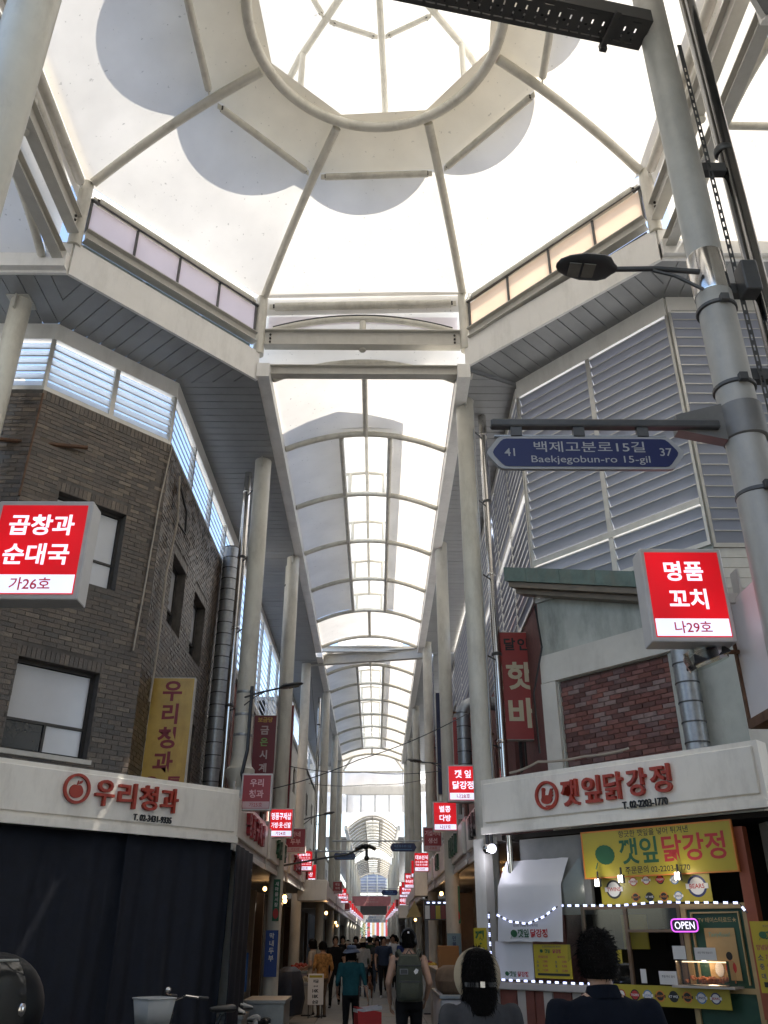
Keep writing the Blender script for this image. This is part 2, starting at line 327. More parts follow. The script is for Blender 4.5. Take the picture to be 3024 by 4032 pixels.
# ---------------------------------------------------------------- vaulted arcade roofs along the four streets
def arcade(name, label, fr, hw, starts, zc=0, detail=True, rise=.38):
    """fr: x across, y along, z up; hw half width; starts: list of rib positions"""
    th = thing(name, label, 'roof', fr.p(0, starts[0], ZS + zc))
    ZA = 10.5 + zc; mw = .5
    def arc(x, dz=0): return ZA + rise * (1 - (x / hw) ** 2) + dz
    def pt(x, y, dz=0): return fr.p(x, y, arc(x, dz))
    for i, y in enumerate(starts):
        mb = MB(); mb.tube([pt(-hw + 2*hw*t/16, y) for t in range(17)], .06, 10); obj('arch_rib', mb, PAINT, th, True)
        if detail:
            mb = MB(); lug(pt(-hw, y), pt(-hw, y) - pt(-hw + .2, y), mb); lug(pt(hw, y), pt(hw, y) - pt(hw - .2, y), mb); obj('lug_plate', mb, [PAINT, BOLT], th)
        if i == len(starts) - 1: break
        y2 = starts[i + 1]
        def panel(xa, xb, dz, mat, nm, ya=y, yb=y2):
            mb = MB(); mb.loft([[pt(xa + (xb - xa)*u/6, yy, dz) for u in range(7)] for yy in (ya, (ya + yb)/2, yb)], closed=False, caps=False); obj(nm, mb, mat, th, True)
        if i == 0:
            panel(-hw - .1, hw + .1, .075, MEMB, 'membrane_panel')
            mb = MB(); mb.tube([pt(0, y, -.0), pt(0, y2, -.03)], .055, 10); obj('ridge_pipe', mb, PAINT, th, True); continue
        last = i == len(starts) - 2
        if last:
            panel(-hw - .1, hw + .1, .075, MEMB, 'membrane_panel')
            mb = MB(); mb.tube([pt(0, y, 0), pt(0, y2, 0)], .05, 8); obj('ridge_pipe', mb, PAINT, th, True); continue
        panel(-hw - .1, -mw, .075, MEMB, 'membrane_panel'); panel(mw, hw + .1, .075, MEMB, 'membrane_panel')
        for s in (-1, 1):
            mb = MB(); mb.tube([pt(s*mw, y + .05, -.01), pt(s*mw, y2 - .05, -.01)], .055, 10); obj('purlin', mb, PAINT, th, True)
            if detail and i < 9:
                mb = MB(); mb.tube([pt(s*(mw - .1), y2, .02), fr.p(s*(mw - .1), y2, ZA + rise + .52)], .045, 8); obj('monitor_post', mb, PAINT, th, True)
        # raised monitor roof
        zm = ZA + rise + .6
        mb = MB(); mb.tube([fr.p(-.5, y2, zm - .09), fr.p(0, y2, zm - .04), fr.p(.5, y2, zm - .09)], .04, 8); obj('monitor_tie', mb, PAINT, th, True)
        mb = MB(); mb.tube([fr.p(0, y, zm - .06), fr.p(0, y2, zm - .06)], .045, 8); obj('monitor_ridge', mb, PAINT, th, True)
        ya = y - .45 if i == 1 else y; yb = y2 + .3 if i == len(starts) - 3 else y2
        mb = MB(); MW = 1.22
        tip = .35 if i == 1 else 0
        mb.loft([[fr.p(MW*u/5, yy - (tip*(1 - abs(u)/5) if yy == ya else 0), zm + .30 - .18*(abs(u)/5)**1.6) for u in range(-5, 6)] for yy in (ya, (ya+yb)/2, yb)], closed=False, caps=False); obj('monitor_panel', mb, CAPM, th, True)
        for ye in ([ya + .3] if i == 1 else []) + ([yb - .05] if i == len(starts) - 3 else []): mb = MB(); mb.loft([[fr.p(-.6, ye, arc(-.6, .08)), fr.p(.6, ye, arc(.6, .08))], [fr.p(-.6, ye, zm + .24), fr.p(.6, ye, zm + .24)]], closed=False, caps=False); obj('monitor_end', mb, MEMB, th)
    for s in (-1, 1):
        ya, yb = starts[0] - .35, starts[-1] + .1
        mb = MB(); mb.box(min(s*(hw+.02), s*(hw+.24)), max(s*(hw+.02), s*(hw+.24)), ya, yb, ZS + zc + .02, ZS + zc + .3, fr); obj('gutter_beam', mb, FASCIA, th)
    return th
def steps(a, b, d):
    n = max(1, round((b - a) / d)); return [a + (b - a) * i / n for i in range(n + 1)]
main_fr = F((-.25, 0, 0), (1, 0, 0), (0, 1, 0))
arcade('arcade_roof', 'long vaulted membrane roof with skylight strip over the street beyond the dome', main_fr, 1.62, [12.25] + steps(14.65, 27.65, 2.6))
arcade('arcade_roof', 'second stretch of vaulted membrane roof beyond the slanting cross beam', main_fr, 1.62, [28.6] + steps(31.0, 46.6, 2.6) + [48.4])
arcade('arcade_roof', 'vaulted membrane roof over the cross street on the left of the dome', F((-4.55, 7.52, 0), (0, 1, 0), (-1, 0, 0)), 1.7, [.35] + steps(2.6, 15.6, 2.6), 0, False)
arcade('arcade_roof', 'vaulted membrane roof over the cross street on the right of the dome', F((4.2, 7.5, 0), (0, -1, 0), (1, 0, 0)), 1.7, [.35] + steps(2.6, 15.6, 2.6), .3, False)

arcade('arcade_roof', 'added short vaulted membrane roof, unseen behind the viewer on the near side of the dome', F((-.28, 3.05, 0), (-1, 0, 0), (0, -1, 0)), 1.65, [.35] + steps(2.4, 7.2, 2.4), 0, False)  # unseen; added, cut short, to shade the foreground from open sky
# portal frames at the four street mouths: tube is part of the dome; here arch, two H-beams and infill
def portal(k, k2, label, sh=0, inner=True):
    a, b = ov(k, 0), ov(k2, 0); a.z = b.z = 0; d = (b - a); L = d.length
    out = V((d.y, -d.x, 0)).normalized()
    if out.dot((a + b) / 2 - V((RC.x, RC.y, 0))) < 0: out = -out
    fr = F(a + V((0, 0, sh)), d, out)
    th = thing('portal_frame', label, 'roof frame', fr.p(L/2, 0, 10.4))
    obj('beam', hbeam(fr.p(.1, .0, 11.18), fr.p(L - .1, .0, 11.18), .34, .17, .02), BEAM, th)
    obj('beam', hbeam(fr.p(-.1, .12, 10.56), fr.p(L + .1, .12, 10.56), .2, .16), BEAM, th)
    pts = [fr.p(.22 + (L - .44)*t/16, .06, 11.42 + .28*(1 - (2*t/16 - 1)**2)) for t in range(17)]
    mb = MB(); mb.tube(pts, .055, 10); obj('arch', mb, PAINT, th, True)
    mb = MB(); mb.tube([p + V((0, 0, .085)) for p in pts], .016, 6); obj('arch_rail', mb, DARKSTEEL, th, True)
    mb = MB(); mb.tube([fr.p(L/2, .06, 11.62), fr.p(L/2, .06, 10.98)], .06, 10); obj('hanger', mb, PAINT, th, True)
    mb = MB(); n = 12
    top = [fr.p(.12 + (L - .24)*t/n, .16, 11.83) for t in range(n + 1)]
    bot = [fr.p(.12 + (L - .24)*t/n, .16, 11.40 + .27*(1 - (2*t/n - 1)**2)) for t in range(n + 1)]
    mb.loft([bot, top], closed=False, caps=False); obj('infill_pane', mb, FROST, th)
    mb = MB(); mb.loft([[fr.p(-.1, .3, 10.5), fr.p(L*.25, .3, 10.83), fr.p(L*.5, .3, 10.93), fr.p(L*.75, .3, 10.83), fr.p(L + .1, .3, 10.5)], [fr.p(x, .3, 12.3) for x in (-.1, L*.25, L*.5, L*.75, L + .1)]], closed=False, caps=False); obj('closing_membrane', mb, MEMB, th)
    mb = MB(); mb.loft([[fr.p(-.15, -.06, 12.24), fr.p(L + .15, -.06, 12.24)], [fr.p(-.15, .34, 12.31), fr.p(L + .15, .34, 12.31)]], closed=False, caps=False); obj('closing_strip', mb, MEMB, th)  # strip added to block sun slipping between flap and closing membrane
    for q in (.2, L - .2):
        for z in (11.26, 11.18, 11.10): mb = MB(); mb.sphere(fr.p(q, -.03, z), .022, 6, 4); obj('bolt', mb, BOLT, th)
    return th
portal('PL', 'PR', 'pair of cream cross beams under a shallow arch at the far side of the dome', .02)
portal('NL', 'L', 'pair of cream cross beams at the left street mouth beside the thick near column', 0)
portal('R', 'NR', 'bundle of cream cross beams at the right street mouth behind the steel pole', .3)
portal('BR', 'BL', 'pair of cream cross beams on the near side of the dome', .05)

# ---------------------------------------------------------------- eaves: soffit boards, fascia, deck
def boards(poly, d, width, z, th, mat=SOFF, gap=.014, limit=300, name='soffit_board'):
    """planks along direction d clipped to a convex polygon"""
    d = V((d[0], d[1], 0)).normalized(); n = V((-d.y, d.x, 0))
    lo = min(p[0]*n.x + p[1]*n.y for p in poly); hi = max(p[0]*n.x + p[1]*n.y for p in poly)
    k = max(1, round((hi - lo) / width)); wd = (hi - lo) / k
    for i in range(k):
        c = clip(poly, -n.x, -n.y, -(lo + i*wd + gap/2)); c = clip(c, n.x, n.y, lo + (i+1)*wd - gap/2) if c else c
        if len(c) < 3: continue
        mb = MB(); zz = z + random.uniform(-.002, .002); mb.slab(c, zz, zz + .018); obj(name, mb, mat, th)
def eaves(label, inner, outer, z, fasc=True, bw=.23):
    """inner: fascia polyline (2-D), outer: wall polyline of equal length"""
    th = thing('eaves_canopy', label, 'eaves', (*inner[0], z))
    for i in range(len(inner) - 1):
        a, b, c, d = inner[i], inner[i+1], outer[i+1], outer[i]
        e = V((b[0]-a[0], b[1]-a[1])).normalized(); nn = (-e.y, e.x)
        boards([a, b, c, d], nn, bw, z, th)
        mb = MB(); mb.slab([a, b, c, d], z + .035, z + .10); mb.slab([a, b, c, d], z + .30, z + .36); obj('roof_deck', mb, DECK, th)
        if fasc:
            fr = F((*a, 0), (b[0]-a[0], b[1]-a[1], 0)); L = math.dist(a, b)
            side = 1 if fr.y.dot(V((d[0]-a[0], d[1]-a[1], 0))) < 0 else -1
            y0, y1 = (0, .05) if side > 0 else (-.05, 0)
            mb = MB(); mb.box(0, L, y0, y1, z - .02, z + .58, fr); obj('fascia', mb, FASCIA, th)
    return th
WL, WR = -3.48, 2.55
eaves('grey boarded eaves with white fascia over the left brick corner', [OCT['L'], OCT['PL']], [(-5.06, 10.51), (-3.48, 12.1)], ZS)
eaves('grey boarded eaves with white fascia over the right louvred corner', [OCT['PR'], OCT['R']], [(2.53, 12.47), (4.5, 10.2)], ZS + .3)
eaves('boarded eaves along the left side of the covered street', [(-2.10, 12.0), (-2.1, 28.5)], [(WL, 12.1), (-3.4, 28.5)], ZS, False, .22)
eaves('boarded eaves along the right side of the covered street', [(1.60, 12.0), (1.6, 28.2)], [(WR, 12.47), (2.75, 28.2)], ZS + .2, False, .22)
eaves('far boarded eaves on the left past the slanting beam', [(-2.1, 28.55), (-2.1, 49)], [(-3.5, 28.55), (-3.5, 49)], ZS, False, .5)
eaves('far boarded eaves on the right past the slanting beam', [(1.6, 28.25), (1.6, 49)], [(2.95, 28.25), (2.95, 49)], ZS + .1, False, .5)
eaves('boarded eaves along the cross street on the left', [(-16, 9.38), OCT['L']], [(-16, 10.51), (-5.06, 10.51)], ZS, True, .25)
eaves('boarded eaves along the cross street on the right', [OCT['R'], (16, 9.35)], [(4.5, 10.2), (16, 10.2)], ZS + .3, True, .25)
eaves('boarded eaves over the near left corner', [OCT['BL'], OCT['NL']], [(-3.4, 2.6), (-5.4, 4.6)], ZS)
eaves('boarded eaves over the near right corner', [OCT['NR'], OCT['BR']], [(5.2, 4.6), (3.0, 2.6)], ZS + .3)
eaves('boarded eaves behind the viewer on the left', [(-2.13, -4.5), OCT['BL']], [(-3.4, -4.5), (-3.4, 2.6)], ZS, True, .5)
eaves('boarded eaves behind the viewer on the right', [OCT['BR'], (1.57, -4.5)], [(3.0, 2.6), (3.0, -4.5)], ZS + .3, True, .5)
eaves('near boarded eaves of the left cross street', [OCT['NL'], (-16, 5.65)], [(-5.4, 4.6), (-16, 4.6)], ZS, True, .5)
eaves('near boarded eaves of the right cross street', [(16, 5.65), OCT['NR']], [(16, 4.6), (5.2, 4.6)], ZS + .3, True, .5)
# ---------------------------------------------------------------- columns and pipes
def column(x, y, z1, r, label, z0=0.0, flare=False, base=False, cat='column'):
    th = thing('steel_column', label, cat, (x, y, z0), 'cream round columns carrying the roof')
    mb = MB(); mb.tube([(x, y, z0), (x, y, z1)], r, 20); obj('shaft', mb, PAINT, th, True)
    mb = MB(); mb.box(x - r*1.1, x + r*1.1, y - r*1.1, y + r*1.1, z1, z1 + .02); mb.box(x - .012, x + .012, y - r*1.4, y + r*1.4, z1 - .25, z1); obj('cap_plate', mb, BEAM, th)
    if flare:
        mb = MB(); fr = F((x, y, 0), (1, 0, 0), (0, 1, 0)); mb.lathe([(r*1.02, 3.9), (r*1.18, 4.0), (r*1.5, 4.12), (r*1.5, 4.2), (r*1.15, 4.26), (r*1.02, 4.4)], fr, 20); obj('collar', mb, PAINT, th, True)
        for zz in (4.75, 5.1, 5.5): mb = MB(); fr = F((x, y, 0), (1, 0, 0), (0, 1, 0)); mb.lathe([(r*1.005, zz), (r*1.03, zz + .01), (r*1.03, zz + .04), (r*1.005, zz + .05)], fr, 20); obj('band', mb, GALV, th, True)
    return th
column(-2.33, 14.8, 10.35, .165, 'thick cream column beside the left shop sign, first on the left of the street', flare=True)
column(-2.15, 19.7, 10.35, .155, 'second cream column on the left of the street, with a strapped rain pipe')
column(1.60, 12.9, 10.5, .16, 'thick cream column in front of the right red hanging sign, first on the right')
column(1.60, 19.2, 10.5, .15, 'second cream column on the right of the street, by the shop lightboxes')
column(-2.5, 29.0, 10.6, .16, 'cream column under the left end of the slanting cross beam')
column(1.68, 27.2, 10.5, .15, 'cream column under the right end of the slanting cross beam')
for i, y in enumerate((33.0, 41.0, 47.5)):
    column(-2.0, y, 10.35, .15, ['third', 'fourth', 'fifth'][i] + ' cream column beyond the slanting beam on the left side'.replace('third', ''))
for i, y in enumerate((35.5, 42.0, 48.0)):
    column(1.66, y, 10.4, .15, ['first', 'second', 'third'][i] + ' cream column past the slanting beam along the right side')
column(-2.72, 4.1, 11.5, .18, 'thick grey cream column close to the viewer at the upper left edge')
column(-5.44, 10.0, 10.28, .155, 'cream column under the left eaves in front of the louvred brick corner')
column(6.6, 9.9, 10.5, .155, 'cream column of the right cross street behind the louvred corner')
def rain_pipe(x, y, z0, z1, r, label, toward, mat=STEEL, joints=3):
    th = thing('rain_pipe', label, 'pipe', (x, y, z0), 'rain pipes beside the columns')
    mb = MB(); mb.tube([(x, y, z0), (x, y, z1)], r, 16); obj('pipe', mb, mat, th, True)
    for i in range(joints):
        z = z0 + (z1 - z0) * (i + .7) / joints
        fr = F((x, y, 0), (1, 0, 0), (0, 1, 0)); mb = MB(); mb.lathe([(r*1.01, z - .03), (r*1.12, z - .02), (r*1.12, z + .02), (r*1.01, z + .03)], fr, 16); obj('joint', mb, DARKSTEEL if i % 2 else mat, th, True)
        mb = MB(); mb.tube([(x, y, z - .1), (x + toward[0], y + toward[1], z - .1)], .014, 6); obj('bracket', mb, DARKSTEEL, th)
    return th
rain_pipe(-2.68, 15.2, 2.9, 10.25, .075, 'polished steel rain pipe just left of the first left column', (.25, -.4), joints=5)
rain_pipe(1.98, 13.4, 3.4, 10.5, .075, 'polished steel rain pipe just right of the first right column', (-.25, -.35), joints=5)
rain_pipe(-2.32, 20.1, 3.0, 10.25, .06, 'painted rain pipe strapped to the second left column', (.1, -.2), PAINT, 4)
rain_pipe(1.85, 27.6, 3.0, 10.25, .06, 'steel rain pipe by the right column under the slanting beam', (-.1, -.2), STEEL, 3)
rain_pipe(-2.3, 33.5, 3.0, 10.25, .06, 'thin rain pipe behind a far left column', (.2, -.2), STEEL, 2)
# slanting cross beam half-way down the street
th = thing('cross_beam', 'slanting cream steel beam spanning the street half-way along', 'beam', (-.4, 28.6, 10.3))
obj('beam', hbeam((-2.5, 29.15, 10.45), (1.7, 28.0, 10.4), .36, .2), BEAM, th)
obj('beam', hbeam((-1.95, 28.3, 10.62), (1.62, 28.3, 10.62), .2, .16), BEAM, th)

# ---------------------------------------------------------------- brick and block walls
BRK = [M('brown_brick_%s' % n, (c[0]*.49, c[1]*.43, c[2]*.37), .32, var=.3, scale=8, bump=.25, bscale=60, spec=.75, stain=((.035, .032, .03), .6, 1.2)) for n, c in (('a', (.175, .140, .112)), ('b', (.15, .122, .10)), ('c', (.205, .165, .13)), ('d', (.13, .108, .092)), ('e', (.30, .25, .20)), ('f', (.09, .075, .065)), ('g', (.17, .135, .11)), ('h', (.155, .125, .10)))]
RBK = [M('red_brick_%s' % n, c, .75, var=.25, scale=8, bump=.3, bscale=50) for n, c in (('a', (.19, .075, .06)), ('b', (.155, .06, .052)), ('c', (.22, .10, .085)), ('d', (.17, .10, .095)), ('e', (.24, .17, .16)), ('f', (.11, .05, .045)))]
MORT = M('dark_mortar', (.085, .075, .066), .9, var=.3, scale=10, stain=((.22, .20, .18), .4, 2))
MORT2 = M('reddish_mortar', (.11, .065, .055), .9, var=.2)
PLAST = M('stained_grey_plaster', (.48, .50, .46), .8, var=.14, scale=1.6, bump=.12, bscale=18, stain=((.16, .17, .15), .75, 1.6))
PLAST2 = M('cream_plaster', (.62, .60, .55), .75, var=.1, scale=1.5, stain=((.3, .28, .24), .4, 2))
PLAST3 = M('grey_render', (.34, .33, .31), .85, var=.2, scale=1.2, stain=((.16, .15, .14), .5, 1.5))
WFRAME = M('dark_window_frame', (.045, .04, .036), .5, var=.1)
WPANE = M('milky_window_pane', (.60, .60, .61), .16, var=.06, scale=1.2, spec=.7)
WDARK = M('dark_window_glass', (.025, .025, .024), .06, var=.2, spec=.8)
def rects_minus(L, z0, z1, holes):
    xs = sorted({0, L, *[h[0] for h in holes], *[h[1] for h in holes]}); out = []
    for a, b in zip(xs, xs[1:]):
        hs = sorted([(max(z0, h[2]), min(z1, h[3])) for h in holes if h[0] < b - 1e-6 and h[1] > a + 1e-6]); z = z0
        for p, q in hs:
            if p > z + 1e-6: out.append((a, b, z, p))
            z = max(z, q)
        if z < z1 - 1e-6: out.append((a, b, z, z1))
    return out
def wall_piece(fr, L, z0, z1, holes, mat, th, t=.22, name='wall'):
    mb = MB()
    for a, b, p, q in rects_minus(L, z0, z1, holes): mb.box(a, b, -t, 0, p, q, fr)
    return obj(name, mb, mat, th)
camF = V((math.sin(math.radians(YAW))*math.cos(math.radians(PITCH)), math.cos(math.radians(YAW))*math.cos(math.radians(PITCH)), math.sin(math.radians(PITCH))))
def lay_bricks(faces, th, mats, size=(.195, .058), joint=.010, proud=.007, limit=300):
    """faces: (frame, L, z0, z1, holes). The bricks that show largest become parts, the rest one joined part"""
    bl, bh = size; lst = []
    for fr, L, z0, z1, holes in faces:
        rows = int((z1 - z0) / (bh + joint)); 
        for r in range(rows):
            za = z0 + r * (bh + joint); zb = za + bh; x = -(bl + joint) / 2 * (r % 2) if r % 2 else 0
            while x < L:
                a, b = max(0, x), min(L, x + bl); x += bl + joint
                cut = [(a, b)]
                for h in holes:
                    if h[3] > za + .01 and h[2] < zb - .01:
                        nc = []
                        for p, q in cut:
                            if h[0] > p: nc.append((p, min(q, h[0])))
                            if h[1] < q: nc.append((max(p, h[1]), q))
                        cut = [(p, q) for p, q in nc if q - p > .02]
                for p, q in cut:
                    if q - p < .025: continue
                    c = fr.p((p+q)/2, 0, (za+zb)/2); dv = c - V((0, 0, 1.65)); dd = dv.length
                    u = dv.dot(V((1, 0, 0))) / max(.1, dv.dot(camF)); 
                    area = (q-p) * bh * max(0, -dv.dot(fr.y)) / dd ** 3 if abs(u) < .47 else 0
                    lst.append((area, fr, p, q, za, zb))
    lst.sort(key=lambda t: -t[0])
    meshes = []
    for m in mats:
        mb = MB(); mb.box(-.5, .5, -.02, proud, -.5, .5); meshes.append(mb.mesh('brick', m))
    for area, fr, p, q, za, zb in lst[:limit]:
        o = bpy.data.objects.new('brick', random.choice(meshes)); c = fr.p((p+q)/2, random.uniform(-.002, .002), (za+zb)/2)
        R = Matrix((fr.x, fr.y, fr.z)).transposed().to_4x4() @ Matrix.Rotation(random.gauss(0, .018), 4, 'Z') @ Matrix.Rotation(random.gauss(0, .03), 4, 'X')
        o.matrix_local = Matrix.Translation(c - th.location) @ R @ Matrix.Diagonal((q-p, 1, zb-za, 1))
        COL.objects.link(o); o.parent = th
    rest = lst[limit:]
    if rest:
        mb = MB()
        for area, fr, p, q, za, zb in rest:
            y1 = proud + random.uniform(-.002, .002); mi = random.randrange(len(mats))
            tz = random.gauss(0, .0022); tx = random.gauss(0, .0022); vs = [fr.p(x, y, z) for y, x, z in ((-.004, p, za), (-.004, q, za), (-.004, q, zb), (-.004, p, zb), (y1 - tz - tx, p, za), (y1 - tz + tx, q, za), (y1 + tz + tx, q, zb), (y1 + tz - tx, p, zb))]
            mb.add(vs, [(4, 5, 6, 7), (0, 1, 5, 4), (1, 2, 6, 5), (2, 3, 7, 6), (3, 0, 4, 7)], mi)
        obj('brick', mb, list(mats), th, kind='stuff')
def window(fr, x0, x1, z0, z1, th, panes, depth=.14, frame=.045, sill=None):
    """recessed window: panes = list of (x0,x1,z0,z1,material) in window fractions"""
    y = -depth; mb = MB()
    for a, b, p, q in ((x0, x1, z0, z0 + frame), (x0, x1, z1 - frame, z1), (x0, x0 + frame, z0 + frame, z1 - frame), (x1 - frame, x1, z0 + frame, z1 - frame)): mb.box(a, b, y - .03, y + .03, p, q, fr)
    W, H = x1 - x0 - 2*frame, z1 - z0 - 2*frame
    w = obj('window', mb, WFRAME, th)
    for a, b, p, q, m in panes:
        A, B, P, Q = x0 + frame + a*W, x0 + frame + b*W, z0 + frame + p*H, z0 + frame + q*H
        mb = MB(); mb.box(A + .012, B - .012, y - .012, y + .004, P + .012, Q - .012, fr); obj('pane', mb, m, w)
        if a > 0: mb = MB(); mb.box(A - .02, A + .012, y - .025, y + .028, P, Q, fr); obj('mullion', mb, WFRAME, w)
        if p > 0: mb = MB(); mb.box(A, B, y - .025, y + .026, P - .025, P + .012, fr); obj('transom', mb, WFRAME, w)
    if sill: mb = MB(); mb.box(x0 - .05, x1 + .05, -depth, .05, z0 - .06, z0, fr); obj('sill', mb, sill, th)
# left corner building
LROOF = M('pale_roof_concrete', (.62, .61, .58), .9, var=.08)  # kept pale so the roof throws sunlight up to the louvres
th = thing('brick_building', 'dark brown brick corner building with milky windows on the left', 'building', (-6, 14, 0))
cl = F((-5.06, 10.51, 0), (1.58, 1.59, 0)); CLL = math.hypot(1.58, 1.59)
sl_ = F((-3.48, 12.1, 0), (.08, 7.4, 0)); SLL = 7.4
fl = F((-14, 10.51, 0), (1, 0, 0)); FLL = 8.94
def cx(x): return (x + 5.06) * 2.241 / 1.58
w1 = (cx(-4.68), cx(-3.90), 6.24, 7.50); w2 = (cx(-4.75), cx(-3.92), 3.78, 4.98)
sw = [(1.0, 1.95, 6.3, 7.5), (2.75, 3.75, 6.3, 7.5), (5.2, 6.2, 6.3, 7.5), (1.2, 2.1, 4.0, 5.0), (2.9, 3.9, 4.0, 5.2), (5.2, 6.2, 4.0, 5.2)]
ZW = 9.04
wall_piece(cl, CLL, 2.9, ZW, [w1, w2], MORT, th); wall_piece(sl_, SLL, 2.9, ZW, sw, MORT, th); wall_piece(fl, FLL, 2.9, ZW, [], MORT, th)
mb = MB(); mb.slab([(-14, 10.8), (-5.2, 10.8), (-3.75, 12.3), (-3.72, 19.5), (-14, 19.5)], 9.0, 9.15); obj('roof', mb, LROOF, th)
mb = MB(); mb.slab([(-14, 14.5), (-7.5, 14.5), (-7.5, 26), (-14, 26)], 9.2, 12.2); mb.slab([(-16, 12.4), (-9.5, 12.4), (-9.5, 14.4), (-16, 14.4)], 9.2, 12.0); obj('added_bounce_block', mb, LROOF, th)  # unseen pale blocks added to bounce sun onto the left louvres
mb = MB(); mb.slab([(-14, 11.4), (-5.4, 11.4), (-4.2, 12.6), (-4.2, 19.3), (-14, 19.3)], 2.9, 8.9); obj('inner_block', mb, M('dark_interior', (.03, .028, .026), .9, var=.1), th)
solds = []
for fr, hs in ((cl, [w1, w2]), (sl_, sw)):
    for h in hs: solds.append((fr, h[0] - .05, h[1] + .05, h[3], h[3] + .16))
holes_cl = [w1, w2] + [(h[0] - .05, h[1] + .05, h[3], h[3] + .16) for h in (w1, w2)] + [(0, CLL, ZW - .17, ZW)]
holes_sl = sw + [(h[0] - .05, h[1] + .05, h[3], h[3] + .16) for h in sw]
lay_bricks([(cl, CLL, 2.95, ZW, holes_cl), (sl_, SLL, 2.95, ZW, holes_sl), (fl.at(4.5, 0, 0), FLL - 4.5, 3.4, ZW, [])], th, BRK)
mb = MB()
for fr, a, b, p, q in solds + [(cl, 0, CLL, ZW - .17, ZW)]:
    x = a
    while x < b - .03: mb.box(x, min(b, x + .058), -.01, .008 + random.uniform(-.002, .002), p + .005, q - .008, fr, random.randrange(len(BRK))); x += .068
obj('soldier_course', mb, BRK, th, kind='stuff')
window(cl, *w1, th, [(0, 1, .33, 1, WPANE), (0, 1, 0, .32, WPANE)], .16)
window(cl, *w2, th, [(0, 1, .34, 1, WPANE), (.5, 1, 0, .33, WPANE), (0, .48, 0, .33, WDARK)], .16, sill=PLAST2)
for h in sw: window(sl_, *h, th, [(0, 1, .33, 1, WPANE), (0, 1, 0, .32, WDARK)], .18)

# louvre screens under the eaves
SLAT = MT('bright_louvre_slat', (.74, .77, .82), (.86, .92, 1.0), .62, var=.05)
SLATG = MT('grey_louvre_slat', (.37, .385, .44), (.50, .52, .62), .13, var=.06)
ALU = M('aluminium_frame', (.56, .55, .52), .35, .5, var=.08, stain=((.25, .23, .2), .2, 5))
def louvre(label, fr, L, z0, z1, bays, pitch, slat, hdr=.3, rails=(), tilt=24, wd=1.05):
    th = thing('louvre_screen', label, 'louvre', fr.p(L/2, 0, z0))
    if hdr: mb = MB(); mb.box(0, L, -.06, .05, z1 - hdr, z1, fr); obj('header', mb, FASCIA, th)
    zt = z1 - hdr
    mb = MB(); mb.box(0, L, -.05, .045, z0, z0 + .06, fr); obj('bottom_rail', mb, ALU, th)
    for i in range(bays + 1):
        x = L * i / bays; mb = MB(); mb.box(max(0, x - .04), min(L, x + .04), -.05, .04, z0 + .06, zt, fr); obj('mullion', mb, ALU, th)
    for z in rails:
        mb = MB(); mb.box(.04, L - .04, -.045, .05, z - .05, z + .05, fr); obj('rail', mb, ALU, th)
    c, s_ = math.cos(math.radians(tilt)), math.sin(math.radians(tilt)); meshes = {}
    for i in range(bays):
        xa, xb = L * i / bays + .045, L * (i + 1) / bays - .045; z = z0 + .08
        while z + pitch < zt + pitch * .4:
            if not any(abs(z + pitch/2 - r) < .12 for r in rails):
                h = pitch * wd
                mb = MB(); a = (.03, z) if tilt > 0 else (-.03, z); b = (a[0] - h * s_, z + h * c)
                mb.loft([[fr.p(xa, a[0] - .012 - .0, a[1]), fr.p(xa, a[0], a[1] + .002), fr.p(xa, b[0] , b[1]), fr.p(xa, b[0] - .012, b[1] - .004)],
                         [fr.p(xb, a[0] - .012 - .0, a[1]), fr.p(xb, a[0], a[1] + .002), fr.p(xb, b[0], b[1]), fr.p(xb, b[0] - .012, b[1] - .004)]])
                obj('slat', mb, slat, th)
                mb = MB()
                if tilt > 0: mb.box(xa, xb, .018, .032, z - .012, z + .004, fr)
                else: mb.box(xa, xb, b[0] + .003, b[0] + .014, b[1] - .014, b[1] + .002, fr)
                obj('slat_lip', mb, ALU, th)
            z += pitch
    return th
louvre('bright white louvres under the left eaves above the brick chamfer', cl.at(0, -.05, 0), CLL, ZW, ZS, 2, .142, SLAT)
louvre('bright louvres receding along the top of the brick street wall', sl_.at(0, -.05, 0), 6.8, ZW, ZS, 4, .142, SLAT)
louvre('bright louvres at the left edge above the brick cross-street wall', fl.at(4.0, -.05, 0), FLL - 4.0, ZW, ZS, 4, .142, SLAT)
cr_ = F((2.53, 12.47, 0), (1.97, -2.27, 0)); CRL = math.hypot(1.97, 2.27)
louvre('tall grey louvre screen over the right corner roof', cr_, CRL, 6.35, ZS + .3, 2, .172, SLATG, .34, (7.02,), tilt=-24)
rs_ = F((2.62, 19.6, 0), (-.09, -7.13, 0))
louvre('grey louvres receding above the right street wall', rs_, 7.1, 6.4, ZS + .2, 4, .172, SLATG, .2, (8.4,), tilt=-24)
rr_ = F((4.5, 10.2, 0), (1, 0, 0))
louvre('grey louvre screen at the right edge behind the street pole', rr_, 6, 6.3, ZS + .3, 4, .172, SLATG, .3, tilt=-24)

